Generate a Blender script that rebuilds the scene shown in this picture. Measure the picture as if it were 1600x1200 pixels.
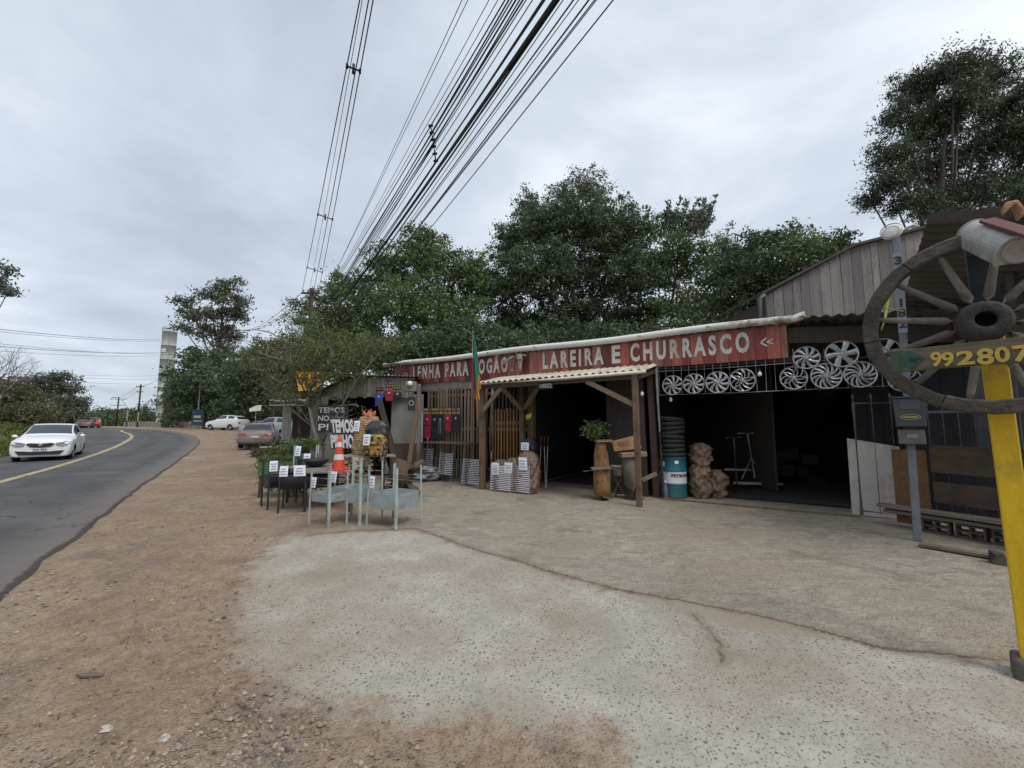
import bpy, bmesh, math, random
import numpy as np
from mathutils import Vector, Matrix
R = math.radians
random.seed(7)
S = bpy.context.scene
for o in list(bpy.data.objects): bpy.data.objects.remove(o)
COL = S.collection
# ---------------------------------------------------------------- camera
FPX = 640.0; HZ = 62.0                       # focal length in photo pixels (1600 wide); horizon below centre
PITCH = math.atan(HZ/FPX); EYE = 1.6
cd = bpy.data.cameras.new('camera'); cam = bpy.data.objects.new('camera', cd); COL.objects.link(cam)
cam.location = (0, 0, EYE); cam.rotation_euler = (R(90)+PITCH, 0, 0)
cd.sensor_width = 36; cd.lens = 36*FPX/1600; cd.clip_start = .05; cd.clip_end = 2000
S.camera = cam
# ---------------------------------------------------------------- sky and sun
SUN_EL, SUN_ROT = R(55), R(140)
w = bpy.data.worlds.new('World'); S.world = w; w.use_nodes = True
nt = w.node_tree; nt.nodes.clear()
def wn(t, **k):
    n = nt.nodes.new(t)
    for a, b in k.items(): setattr(n, a, b)
    return n
out = wn('ShaderNodeOutputWorld'); bg = wn('ShaderNodeBackground'); bg.inputs[1].default_value = .11
sky = wn('ShaderNodeTexSky', sky_type='NISHITA', sun_disc=False, sun_elevation=SUN_EL, sun_rotation=SUN_ROT)
tc = wn('ShaderNodeTexCoord'); sep = wn('ShaderNodeSeparateXYZ'); nt.links.new(tc.outputs['Generated'], sep.inputs[0])
def wmath(op, a, b=None, c=None):
    n = wn('ShaderNodeMath', operation=op)
    for i, v in enumerate((a, b, c)):
        if v is None: continue
        if isinstance(v, (int, float)): n.inputs[i].default_value = v
        else: nt.links.new(v, n.inputs[i])
    return n.outputs[0]
zz = wmath('ADD', wmath('MAXIMUM', sep.outputs[2], 0.0), .16)
cx = wmath('DIVIDE', sep.outputs[0], zz); cy = wmath('DIVIDE', sep.outputs[1], zz)
cmb = wn('ShaderNodeCombineXYZ'); nt.links.new(cx, cmb.inputs[0]); nt.links.new(cy, cmb.inputs[1])
n1 = wn('ShaderNodeTexNoise'); n1.inputs['Scale'].default_value = 1.0; n1.inputs['Detail'].default_value = 7
n1.inputs['Roughness'].default_value = .56; n1.inputs['Distortion'].default_value = .35
nt.links.new(cmb.outputs[0], n1.inputs['Vector'])
n2 = wn('ShaderNodeTexNoise'); n2.inputs['Scale'].default_value = .3; n2.inputs['Detail'].default_value = 3
nt.links.new(cmb.outputs[0], n2.inputs['Vector'])
mixn = wmath('ADD', wmath('MULTIPLY', n1.outputs[0], .78), wmath('MULTIPLY', n2.outputs[0], .34))
mixn = wmath('ADD', mixn, wmath('MULTIPLY', sep.outputs[0], .13))
ramp = wn('ShaderNodeValToRGB'); nt.links.new(mixn, ramp.inputs[0])
cr = ramp.color_ramp
cr.elements[0].position = .38; cr.elements[0].color = (3.0, 3.42, 3.95, 1)
cr.elements[1].position = .74; cr.elements[1].color = (6.35, 6.55, 6.8, 1)
e = cr.elements.new(.55); e.color = (4.15, 4.6, 5.15, 1)
mx = wn('ShaderNodeMix', data_type='RGBA'); mx.inputs[0].default_value = .93
nt.links.new(sky.outputs[0], mx.inputs[6]); nt.links.new(ramp.outputs[0], mx.inputs[7])
nt.links.new(mx.outputs[2], bg.inputs[0]); nt.links.new(bg.outputs[0], out.inputs[0])
sl = bpy.data.lights.new('sun', 'SUN'); sl.energy = 1.25; sl.angle = R(25); sl.color = (1, .97, .93)
so = bpy.data.objects.new('sun', sl); COL.objects.link(so)
sd = Vector((math.sin(SUN_ROT)*math.cos(SUN_EL), math.cos(SUN_ROT)*math.cos(SUN_EL), math.sin(SUN_EL)))
so.rotation_euler = sd.to_track_quat('Z', 'Y').to_euler(); so.location = (0, 0, 30)
S.view_settings.view_transform = 'Standard'; S.view_settings.look = 'None'
S.view_settings.gamma = 1; S.view_settings.use_curve_mapping = False; S.view_settings.exposure = 0.66
S.render.engine = 'CYCLES'
S.cycles.max_bounces = 6; S.cycles.diffuse_bounces = 3; S.cycles.transparent_max_bounces = 6
# ---------------------------------------------------------------- measuring helpers
_f = np.array([0, math.cos(PITCH), math.sin(PITCH)]); _u = np.array([0, -math.sin(PITCH), math.cos(PITCH)])
def ray(x, y): return _f + (x-800)/FPX*np.array([1., 0, 0]) + (600-y)/FPX*_u
def G(x, y, z=0.0):
    d = ray(x, y); p = np.array([0, 0, EYE]) + d*(z-EYE)/d[2]; return Vector(p)
def D(x, y, Y):
    d = ray(x, y); return Vector(np.array([0, 0, EYE]) + d*Y/d[1])
def HZT(y):   # the terrain rises gently away from the viewer
    q = np.clip((np.asarray(y, float)-14)/28, 0, 1); return .9*q*q*(3-2*q)
def GH(px_, py_):
    d = ray(px_, py_); lo, hi = 1.0, 400.0
    f = lambda Y: EYE+d[2]/d[1]*Y-float(HZT(Y))
    for _ in range(60):
        m = (lo+hi)/2
        if f(m) > 0: lo = m
        else: hi = m
    return Vector((d[0]/d[1]*lo, lo, float(HZT(lo))))
# the shop front runs along a line; local frame: x = along it to the right, y = into the building
FO = Vector((3.3, 9.06, 0)); FA = math.atan2(-.64, 1)
FU = Vector((math.cos(FA), math.sin(FA), 0)); FN = Vector((-math.sin(FA), math.cos(FA), 0))
def FP(u, d, z=0): return FO + FU*u + FN*d + Vector((0, 0, z))
def U(x, y, d=0.0):
    r_ = Vector(ray(x, y)); o_ = FO + FN*d
    t = (o_-Vector((0, 0, EYE))).dot(FN)/r_.dot(FN)
    p = Vector((0, 0, EYE)) + r_*t
    return (p-FO).dot(FU), p.z
# ---------------------------------------------------------------- materials
def nodes(m):
    m.use_nodes = True; t = m.node_tree; b = t.nodes['Principled BSDF']; return t, b
MATS = {}
def M(name, base, rough=.7, var=.25, scale=6, bump=.15, metal=0, stretch=(1, 1, 1), tint=0, fine=40, dirt=None, dirt_amt=.35, spec=None, bdist=.01, coat=0, emit=0):
    """procedural material: broad + fine colour noise, optional dirt patches, optional per face tint"""
    if name in MATS: return MATS[name]
    m = bpy.data.materials.new(name); t, b = nodes(m); N = t.nodes; L = t.links
    tcn = N.new('ShaderNodeTexCoord'); mp = N.new('ShaderNodeMapping'); mp.inputs['Scale'].default_value = stretch
    L.new(tcn.outputs['Object'], mp.inputs[0])
    a = N.new('ShaderNodeTexNoise'); a.inputs['Scale'].default_value = scale; a.inputs['Detail'].default_value = 5; a.inputs['Roughness'].default_value = .6
    f = N.new('ShaderNodeTexNoise'); f.inputs['Scale'].default_value = fine; f.inputs['Detail'].default_value = 3
    L.new(mp.outputs[0], a.inputs['Vector']); L.new(mp.outputs[0], f.inputs['Vector'])
    ad = N.new('ShaderNodeMath'); ad.operation = 'MULTIPLY_ADD'; L.new(f.outputs[0], ad.inputs[0]); ad.inputs[1].default_value = .5
    L.new(a.outputs[0], ad.inputs[2])
    mr = N.new('ShaderNodeMapRange'); L.new(ad.outputs[0], mr.inputs[0])
    mr.inputs[1].default_value = .45; mr.inputs[2].default_value = 1.05; mr.inputs[3].default_value = 1-var; mr.inputs[4].default_value = 1+var
    v = mr.outputs[0]
    if tint:
        at = N.new('ShaderNodeAttribute'); at.attribute_name = 'tint'
        mt = N.new('ShaderNodeMapRange'); L.new(at.outputs['Fac'], mt.inputs[0]); mt.inputs[3].default_value = 1-tint; mt.inputs[4].default_value = 1+tint
        mm = N.new('ShaderNodeMath'); mm.operation = 'MULTIPLY'; L.new(v, mm.inputs[0]); L.new(mt.outputs[0], mm.inputs[1]); v = mm.outputs[0]
    vm = N.new('ShaderNodeVectorMath'); vm.operation = 'SCALE'; vm.inputs[0].default_value = base[:3]; L.new(v, vm.inputs['Scale'])
    c = vm.outputs[0]
    if dirt:
        dn = N.new('ShaderNodeTexNoise'); dn.inputs['Scale'].default_value = scale*.6; dn.inputs['Detail'].default_value = 8; dn.inputs['Roughness'].default_value = .7
        L.new(tcn.outputs['Object'], dn.inputs['Vector'])
        dr = N.new('ShaderNodeMapRange'); L.new(dn.outputs[0], dr.inputs[0]); dr.inputs[1].default_value = .62-dirt_amt*.4; dr.inputs[2].default_value = .75-dirt_amt*.2
        mxd = N.new('ShaderNodeMix'); mxd.data_type = 'RGBA'; L.new(dr.outputs[0], mxd.inputs[0]); L.new(c, mxd.inputs[6]); mxd.inputs[7].default_value = (*dirt, 1)
        c = mxd.outputs[2]
    L.new(c, b.inputs['Base Color'])
    b.inputs['Roughness'].default_value = rough; b.inputs['Metallic'].default_value = metal
    if spec is not None: b.inputs['Specular IOR Level'].default_value = spec
    if coat: b.inputs['Coat Weight'].default_value = coat; b.inputs['Coat Roughness'].default_value = .05
    if emit: L.new(c, b.inputs['Emission Color']); b.inputs['Emission Strength'].default_value = emit
    if bump:
        bp = N.new('ShaderNodeBump'); bp.inputs['Strength'].default_value = min(1, bump*3); bp.inputs['Distance'].default_value = bdist
        L.new(ad.outputs[0], bp.inputs['Height']); L.new(bp.outputs[0], b.inputs['Normal'])
    MATS[name] = m; return m
def colmat(name, rough=.7, bump=0, var=.12, scale=20, spec=None):
    """material whose colour is the per face 'col' attribute"""
    if name in MATS: return MATS[name]
    m = M(name, (1, 1, 1), rough, var, scale, bump, spec=spec); t = m.node_tree; b = t.nodes['Principled BSDF']
    at = t.nodes.new('ShaderNodeAttribute'); at.attribute_name = 'col'
    src = b.inputs['Base Color'].links[0].from_socket
    mm = t.nodes.new('ShaderNodeVectorMath'); mm.operation = 'MULTIPLY'; t.links.new(src, mm.inputs[0]); t.links.new(at.outputs['Color'], mm.inputs[1])
    t.links.new(mm.outputs[0], b.inputs['Base Color']); return m
grey_wood = M('grey_weathered_wood', (.17, .155, .145), .85, .35, 3, .3, stretch=(6, 6, .5), tint=.35, dirt=(.05, .045, .04), dirt_amt=.3)
brown_wood = M('brown_wood', (.15, .095, .055), .8, .35, 3, .3, stretch=(6, 6, .5), tint=.3, dirt=(.05, .035, .025), dirt_amt=.3)
dark_wood = M('dark_wood', (.06, .045, .035), .85, .35, 3, .3, stretch=(5, 5, .6), tint=.3)
orange_wood = M('varnished_wood', (.25, .115, .04), .6, .3, 4, .15, stretch=(6, 6, .6), tint=.35)
plank_wood = M('plank_wood', (.2, .16, .12), .85, .35, 2, .3, stretch=(1, 6, 6), tint=.3, dirt=(.06, .05, .04), dirt_amt=.3)
black_metal = M('black_metal', (.02, .02, .022), .5, .3, 8, .05)
grey_paint = M('grey_blue_paint', (.29, .33, .34), .45, .2, 5, .05, dirt=(.17, .14, .11), dirt_amt=.28)
pale_paint = M('pale_green_paint', (.38, .46, .42), .5, .15, 5, .05, dirt=(.22, .15, .1), dirt_amt=.3)
steel = M('steel', (.5, .5, .5), .35, .15, 20, .02, metal=.9)
dull_steel = M('dull_galvanised_steel', (.36, .35, .33), .55, .3, 6, .06, metal=.35, dirt=(.18, .15, .12), dirt_amt=.3)
dark_in = M('dark_board', (.014, .013, .012), .95, .3, 4, .1)  # near black, so inner walls carry the bay shade in their colour
paper = M('paper', (.78, .79, .86), .9, .05, 30, .05)
ink = M('ink', (.12, .12, .2), .9, .1, 30, 0)
rubber = M('black_rubber', (.018, .018, .018), .75, .3, 10, .05)
white_plastic = M('white_plastic', (.7, .7, .68), .4, .06, 10, .02)
glass_dark = M('dark_glass', (.02, .025, .03), .06, .1, 3, 0, spec=.8)
def glassmat():
    m = bpy.data.materials.new('clear_plastic'); t, b = nodes(m); b.inputs['Base Color'].default_value = (.7, .8, .85, 1)
    b.inputs['Roughness'].default_value = .08; b.inputs['Transmission Weight'].default_value = .85; b.inputs['IOR'].default_value = 1.3; return m
clear = glassmat()
# ---------------------------------------------------------------- mesh builder
def frame_from(d, upv=Vector((0, 0, 1))):
    d = d.normalized()
    if abs(d.dot(upv)) > .98: upv = Vector((1, 0, 0))
    s = d.cross(upv).normalized(); t = s.cross(d).normalized(); return s, t
class MB:
    def __init__(s): s.v = []; s.f = []; s.t = []; s.c = []; s.smooth = False; s.tv = .5; s.cv = (1, 1, 1)
    def add(s, vs, fs, tint=None, col=None):
        k = len(s.v); s.v += [tuple(v) for v in vs]
        for f in fs: s.f.append(tuple(i+k for i in f)); s.t.append(s.tv if tint is None else tint); s.c.append(s.cv if col is None else col)
        return s
    def box(s, c, size, rot=None, **k):
        c = Vector(c); hx, hy, hz = size[0]/2, size[1]/2, size[2]/2
        vs = [Vector((x, y, z)) for x in (-hx, hx) for y in (-hy, hy) for z in (-hz, hz)]
        if rot is not None: vs = [rot @ v for v in vs]
        return s.add([v+c for v in vs], [(0, 1, 3, 2), (4, 6, 7, 5), (0, 4, 5, 1), (2, 3, 7, 6), (0, 2, 6, 4), (1, 5, 7, 3)], **k)
    def beam(s, a, b, w, h, up=Vector((0, 0, 1)), taper=1, **k):
        """bar from a to b, w sideways, h along up"""
        a = Vector(a); b = Vector(b); sd_, tt = frame_from(b-a, Vector(up))
        vs = []
        for p, q in ((a, 1), (b, taper)):
            vs += [p-sd_*w/2*q-tt*h/2*q, p+sd_*w/2*q-tt*h/2*q, p+sd_*w/2*q+tt*h/2*q, p-sd_*w/2*q+tt*h/2*q]
        return s.add(vs, [(3, 2, 1, 0), (4, 5, 6, 7), (0, 1, 5, 4), (1, 2, 6, 5), (2, 3, 7, 6), (3, 0, 4, 7)], **k)
    def tube(s, pts, r, n=8, cap=True, **k):
        pts = [Vector(p) for p in pts]; rs = r if isinstance(r, (list, tuple)) else [r]*len(pts)
        vs = []; fs = []
        prev = None
        for i, p in enumerate(pts):
            d = (pts[min(i+1, len(pts)-1)]-pts[max(i-1, 0)])
            if d.length < 1e-9: d = Vector((0, 0, 1))
            if prev is None: a, b = frame_from(d)
            else:
                dn = d.normalized(); a = (prev-dn*prev.dot(dn))
                a = a.normalized() if a.length > 1e-6 else frame_from(d)[0]
                b = dn.cross(a)
            prev = a
            for j in range(n):
                q = 2*math.pi*j/n; vs.append(p+(a*math.cos(q)+b*math.sin(q))*rs[i])
        for i in range(len(pts)-1):
            for j in range(n):
                fs.append((i*n+j, i*n+(j+1) % n, (i+1)*n+(j+1) % n, (i+1)*n+j))
        if cap: fs.append(tuple(range(n))[::-1]); fs.append(tuple((len(pts)-1)*n+j for j in range(n)))
        return s.add(vs, fs, **k)
    def lathe(s, prof, n=24, o=(0, 0, 0), ax=None, **k):
        """prof: (r, h) pairs about +z (or frame ax=(a,b,c) columns)"""
        o = Vector(o); vs = []; fs = []
        A, B, C_ = ax if ax else (Vector((1, 0, 0)), Vector((0, 1, 0)), Vector((0, 0, 1)))
        for r, h in prof:
            for j in range(n):
                q = 2*math.pi*j/n; vs.append(o+A*(r*math.cos(q))+B*(r*math.sin(q))+C_*h)
        for i in range(len(prof)-1):
            for j in range(n): fs.append((i*n+j, i*n+(j+1) % n, (i+1)*n+(j+1) % n, (i+1)*n+j))
        return s.add(vs, fs, **k)
    def disc(s, o, r, n=24, ax=None, **k):
        A, B = (ax[0], ax[1]) if ax else (Vector((1, 0, 0)), Vector((0, 1, 0)))
        o = Vector(o); return s.add([o+A*(r*math.cos(2*math.pi*j/n))+B*(r*math.sin(2*math.pi*j/n)) for j in range(n)], [tuple(range(n))], **k)
    def prism(s, poly, th, o=(0, 0, 0), A=Vector((1, 0, 0)), B=Vector((0, 0, 1)), **k):
        """polygon in the A,B plane given thickness th along A x B"""
        o = Vector(o); A = Vector(A); B = Vector(B); nn = A.cross(B).normalized()*th; n = len(poly)
        vs = [o+A*x+B*y for x, y in poly]; vs += [v+nn for v in vs[:n]]
        fs = [tuple(range(n))[::-1], tuple(range(n, 2*n))]+[(i, (i+1) % n, n+(i+1) % n, n+i) for i in range(n)]
        return s.add(vs, fs, **k)
    def corr(s, a, b, c, pitch=.1, amp=.02, th=.004, seg=6, **k):
        """corrugated sheet: a->b across the waves, a->c along them"""
        a, b, c = Vector(a), Vector(b), Vector(c); ab = b-a; ac = c-a; nn = ab.cross(ac).normalized(); L_ = ab.length
        n = max(4, int(L_/pitch*seg)); vs = []; fs = []
        for i in range(n+1):
            q = i/n; off = nn*amp*math.sin(q*L_/pitch*2*math.pi)
            for e_ in (0, .25, .5, .75, 1):
                vs.append(a+ab*q+ac*e_+off)
        for i in range(n):
            for j in range(4): fs.append((i*5+j, (i+1)*5+j, (i+1)*5+j+1, i*5+j+1))
        m_ = len(vs); vs += [v-nn*th for v in vs]
        fs2 = [tuple(x+m_ for x in f)[::-1] for f in fs]
        rim = [(i*5, i*5+m_, (i+1)*5+m_, (i+1)*5) for i in range(n)]+[(i*5+4, (i+1)*5+4, (i+1)*5+4+m_, i*5+4+m_) for i in range(n)]
        return s.add(vs, fs+fs2+rim, **k)
    def build(s, name, mat, parent=None, loc=None, world=False, smooth=None):
        vs = s.v
        if world and parent is not None:
            mi = parent.matrix_basis.inverted(); g = parent.parent
            while g is not None: mi = mi @ g.matrix_basis.inverted(); g = g.parent
            vs = [mi @ Vector(v) for v in vs]
        if loc is not None and world: vs = [Vector(v)-Vector(loc) for v in vs]
        me = bpy.data.meshes.new(name); me.from_pydata([tuple(v) for v in vs], [], s.f); me.update()
        if len(me.polygons) == len(s.t):
            at = me.attributes.new('tint', 'FLOAT', 'FACE'); at.data.foreach_set('value', s.t)
            at = me.attributes.new('col', 'FLOAT_COLOR', 'FACE'); at.data.foreach_set('color', [x for c in s.c for x in (*c, 1)])
        if s.smooth if smooth is None else smooth: me.polygons.foreach_set('use_smooth', [True]*len(me.polygons))
        me.materials.append(mat); o = bpy.data.objects.new(name, me); COL.objects.link(o)
        if parent is not None: o.parent = parent
        if loc is not None: o.location = loc
        return o
def fixn(o):
    bm = bmesh.new(); bm.from_mesh(o.data); bmesh.ops.recalc_face_normals(bm, faces=bm.faces); bm.to_mesh(o.data); bm.free(); return o
def bev(o, w=.004, seg=2):
    m = o.modifiers.new('bevel', 'BEVEL'); m.width = w; m.segments = seg; m.limit_method = 'ANGLE'; return o
def tag(o, label=None, cat=None, group=None, kind=None):
    if label: o['label'] = label
    if cat: o['category'] = cat
    if group: o['group'] = group
    if kind: o['kind'] = kind
    return o
def thing(name, label, cat, loc=(0, 0, 0), rz=0, group=None):
    o = bpy.data.objects.new(name, None); COL.objects.link(o); o.location = loc; o.rotation_euler = (0, 0, rz); o.empty_display_size = .1
    o.matrix_basis = Matrix.Translation(Vector(loc)) @ Matrix.Rotation(rz, 4, 'Z')
    return tag(o, label, cat, group)
def fthing(name, label, cat, u, d, z=0, group=None, rz=0): return thing(name, label, cat, FP(u, d, z), FA+rz, group)
def copy_tree(o, label=None, loc=None, rz=None, parent=None):
    c = o.copy(); COL.objects.link(c); c.parent = parent
    for ch in list(o.children): copy_tree(ch, parent=c)
    if loc is not None: c.location = loc
    if rz is not None: c.rotation_euler = (0, 0, rz)
    if label: c['label'] = label
    return c
def text_mesh(txt, w=None, h=None, off=.02, shear=0, sp=1):
    cu = bpy.data.curves.new('t', 'FONT'); cu.body = txt; cu.size = 1; cu.offset = off; cu.shear = shear; cu.resolution_u = 3; cu.space_character = sp
    o = bpy.data.objects.new('t', cu); COL.objects.link(o)
    dg = bpy.context.evaluated_depsgraph_get(); me = bpy.data.meshes.new_from_object(o.evaluated_get(dg))
    vs = np.array([v.co for v in me.vertices]); fs = [tuple(p.vertices) for p in me.polygons]
    bpy.data.objects.remove(o); bpy.data.curves.remove(cu); bpy.data.meshes.remove(me)
    lo = vs.min(0); sz = vs.max(0)-lo; vs = vs-lo
    if h: vs[:, 1] *= h/sz[1]
    if w: vs[:, 0] *= w/sz[0]
    elif h: vs[:, 0] *= h/sz[1]
    return vs, fs
def add_text(mb, txt, o, A, B, w=None, h=None, off=.02, shear=0, sp=1, **k):
    """lettering with lower left corner at o, A = reading direction, B = up"""
    vs, fs = text_mesh(txt, w, h, off, shear, sp); o = Vector(o); A = Vector(A); B = Vector(B)
    mb.add([o+A*float(v[0])+B*float(v[1]) for v in vs], fs, **k)
    return vs[:, 0].max()
X, Y_, Z = Vector((1, 0, 0)), Vector((0, 1, 0)), Vector((0, 0, 1))
rnd = random.uniform
# ================================================================ setting: ground, road
def poly_sd(px_, py_, poly):
    """signed distance (positive inside) of points to a polygon"""
    P = np.array(poly, float); n = len(P); d = np.full(px_.shape, 1e9); ins = np.zeros(px_.shape, bool)
    for i in range(n):
        a = P[i]; b = P[(i+1) % n]; e_ = b-a
        wx = px_-a[0]; wy = py_-a[1]; t = np.clip((wx*e_[0]+wy*e_[1])/(e_@e_+1e-12), 0, 1)
        d = np.minimum(d, np.hypot(wx-t*e_[0], wy-t*e_[1]))
        c = (a[1] > py_) != (b[1] > py_)
        with np.errstate(divide='ignore', invalid='ignore'):
            xi = a[0]+(py_-a[1])*(b[0]-a[0])/(b[1]-a[1]+1e-12)
        ins ^= c & (px_ < xi)
    return np.where(ins, d, -d)
def line_d(px_, py_, pts):
    d = np.full(px_.shape, 1e9)
    for a, b in zip(pts[:-1], pts[1:]):
        a = np.array(a, float); b = np.array(b, float); e_ = b-a
        wx = px_-a[0]; wy = py_-a[1]; t = np.clip((wx*e_[0]+wy*e_[1])/(e_@e_), 0, 1)
        d = np.minimum(d, np.hypot(wx-t*e_[0], wy-t*e_[1]))
    return d
def gp(*pts): return [tuple(G(x, y))[:2] for x, y in pts]
def spaced(lo, a, b, hi, st, gr=1.16):
    xs = list(np.arange(a, b, st)); s_ = st; x = b
    while x < hi: xs.append(x); s_ *= gr; x += s_
    s_ = st; x = a-st
    while x > lo: xs.insert(0, x); s_ *= gr; x -= s_
    return np.array(xs)
CR1 = gp((480, 836), (560, 828), (650, 825), (690, 838), (720, 850), (760, 862), (800, 871), (850, 889), (900, 903), (960, 919), (1050, 934), (1120, 948), (1180, 959), (1250, 975), (1300, 988), (1380, 1011), (1450, 1018), (1530, 1026), (1700, 1042))
CR2 = gp((1085, 958), (1098, 975), (1110, 985), (1122, 1003), (1128, 1018), (1125, 1036))
CR3 = gp((430, 1062), (450, 1078), (490, 1088), (510, 1100))
SLAB = gp((500, 834), (440, 843), (402, 878), (378, 930), (376, 985), (405, 1035), (428, 1060), (470, 1085), (540, 1105), (620, 1122), (700, 1128), (800, 1122), (880, 1135), (950, 1150), (980, 1200), (1000, 1300), (2600, 1300), (1700, 1042), (1380, 1011), (1300, 990), (1180, 961), (1050, 935), (900, 905), (800, 873), (720, 851), (650, 826))
APR = gp((500, 833), (560, 800), (590, 770), (615, 745), (640, 728)) + [tuple(FP(-8, 8))[:2], tuple(FP(14, 8))[:2]] + gp((1900, 900), (1750, 1046)) + CR1[::-1]
FILL = gp((1046, 931), (1120, 944), (1180, 955), (1260, 972), (1330, 985), (1345, 998), (1260, 990), (1200, 988), (1140, 978), (1090, 960), (1060, 952))
gx = spaced(-500, -4.2, 6.4, 500, .035); gy = spaced(-300, 1.5, 8.0, 900, .035)
XX, YY = np.meshgrid(gx, gy)
rs = np.random.RandomState(3)
def vnoise(x, y, s_, seed=0):
    r_ = np.random.RandomState(seed).rand(64, 64); u_ = x/s_; v_ = y/s_
    i = np.floor(u_).astype(int); j = np.floor(v_).astype(int); fu = u_-i; fv = v_-j; fu = fu*fu*(3-2*fu); fv = fv*fv*(3-2*fv)
    g = lambda a, b: r_[a % 64, b % 64]
    return (g(i, j)*(1-fu)+g(i+1, j)*fu)*(1-fv)+(g(i, j+1)*(1-fu)+g(i+1, j+1)*fu)*fv
sd_slab = np.clip(poly_sd(XX, YY, SLAB), -2, 2); sd_apr = np.clip(poly_sd(XX, YY, APR), -2, 2); sd_fill = np.clip(poly_sd(XX, YY, FILL), -1, 1)
wob = (vnoise(XX, YY, .11, 5)-.5)*.05+(vnoise(XX, YY, .05, 9)-.5)*.03
def wobd(pts): return line_d(XX+wob, YY+(vnoise(XX, YY, .09, 15)-.5)*.05, pts)
crk = np.minimum(np.minimum(wobd(CR1), wobd(CR2)*1.2), wobd(CR3)*1.6)
near = np.clip(1-np.hypot(XX, YY-4)/14, 0, 1)
dirtm = np.clip(-np.maximum(sd_slab, sd_apr)*4, 0, 1)
H = near*dirtm*((vnoise(XX, YY, .5, 1)-.5)*.035+(vnoise(XX, YY, .16, 2)-.5)*.016+(vnoise(XX, YY, .06, 4)-.5)*.008)-.004
H += near*(1-dirtm)*((vnoise(XX, YY, .9, 11)-.5)*.012) - near*.012*np.exp(-(crk/.018)**2) + near*.012*np.clip(sd_apr*30, -.5, .5)*(sd_slab > -.3)
H += HZT(YY)
nx, ny = len(gx), len(gy)
me = bpy.data.meshes.new('ground'); vs = np.stack([XX, YY, H], -1).reshape(-1, 3)
ii = np.arange(nx*ny).reshape(ny, nx); q = np.stack([ii[:-1, :-1], ii[:-1, 1:], ii[1:, 1:], ii[1:, :-1]], -1).reshape(-1, 4)
me.vertices.add(len(vs)); me.vertices.foreach_set('co', vs.ravel()); me.loops.add(q.size); me.loops.foreach_set('vertex_index', q.ravel())
me.polygons.add(len(q)); me.polygons.foreach_set('loop_start', np.arange(0, q.size, 4)); me.polygons.foreach_set('loop_total', np.full(len(q), 4)); me.polygons.foreach_set('use_smooth', np.ones(len(q), bool))
me.update(); me.validate()
for nme, arr in (('slab', sd_slab), ('apron', sd_apr), ('fill', sd_fill), ('crack', np.clip(crk, 0, 1))):
    a_ = me.attributes.new(nme, 'FLOAT', 'POINT'); a_.data.foreach_set('value', arr.ravel().astype(np.float32))
class NB:
    """tiny node language"""
    def __init__(s, name):
        s.m = bpy.data.materials.new(name); s.m.use_nodes = True; s.t = s.m.node_tree; s.b = s.t.nodes['Principled BSDF']; s.N = s.t.nodes; s.L = s.t.links
        s.pos = s.N.new('ShaderNodeNewGeometry').outputs['Position']
    def put(s, sock, v):
        if isinstance(v, (int, float)): sock.default_value = v
        elif isinstance(v, tuple): sock.default_value = v if len(v) == len(sock.default_value) else (*v, 1)
        else: s.L.new(v, sock)
    def noise(s, sc, det=4, ro=.6, st=None, w=0):
        n = s.N.new('ShaderNodeTexNoise'); n.inputs['Scale'].default_value = sc; n.inputs['Detail'].default_value = det; n.inputs['Roughness'].default_value = ro; n.inputs['Distortion'].default_value = w
        v = s.pos
        if st: mp = s.N.new('ShaderNodeMapping'); mp.inputs['Scale'].default_value = st; s.L.new(v, mp.inputs[0]); v = mp.outputs[0]
        s.L.new(v, n.inputs['Vector']); return n.outputs[0]
    def vor(s, sc, feat='F1', rand=1):
        n = s.N.new('ShaderNodeTexVoronoi'); n.inputs['Scale'].default_value = sc; n.feature = feat; n.inputs['Randomness'].default_value = rand; s.L.new(s.pos, n.inputs['Vector']); return n
    def att(s, n_): n = s.N.new('ShaderNodeAttribute'); n.attribute_name = n_; return n.outputs['Fac']
    def math(s, op, a, b=0.0, c=0.0):
        n = s.N.new('ShaderNodeMath'); n.operation = op; s.put(n.inputs[0], a); s.put(n.inputs[1], b); s.put(n.inputs[2], c); return n.outputs[0]
    def mr(s, v, a, b, c=0.0, d=1.0):
        n = s.N.new('ShaderNodeMapRange'); s.put(n.inputs[0], v); n.inputs[1].default_value = a; n.inputs[2].default_value = b; n.inputs[3].default_value = c; n.inputs[4].default_value = d; return n.outputs[0]
    def mix(s, f, a, b):
        n = s.N.new('ShaderNodeMix'); n.data_type = 'RGBA'; s.put(n.inputs[0], f); s.put(n.inputs[6], a); s.put(n.inputs[7], b); return n.outputs[2]
    def bump(s, h, strength=.5, dist=.01, prev=None):
        n = s.N.new('ShaderNodeBump'); n.inputs['Strength'].default_value = strength; n.inputs['Distance'].default_value = dist; s.L.new(h, n.inputs['Height'])
        if prev: s.L.new(prev, n.inputs['Normal'])
        s.L.new(n.outputs[0], s.b.inputs['Normal']); return n.outputs[0]
    def out(s, c, rough=.9): s.put(s.b.inputs['Base Color'], c); s.put(s.b.inputs['Roughness'], rough); s.b.inputs['Specular IOR Level'].default_value = .25; return s.m
g = NB('ground_dirt_and_concrete')
big = g.noise(.55, 5, .6, w=.3); mid = g.noise(2.2, 6, .65); fine = g.noise(14, 5, .7); grit = g.noise(70, 3, .7)
dirt = g.mix(g.mr(big, .38, .62), (.31, .222, .148), (.40, .31, .22))
dirt = g.mix(g.mr(mid, .5, .72), dirt, (.26, .165, .10))
dirt = g.mix(g.math('MULTIPLY', g.mr(g.noise(1.3, 4), .52, .66), .75), dirt, (.2, .165, .13))
dirt = g.mix(g.mr(fine, .38, .68, 0, .55), dirt, (.15, .10, .068))
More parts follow.
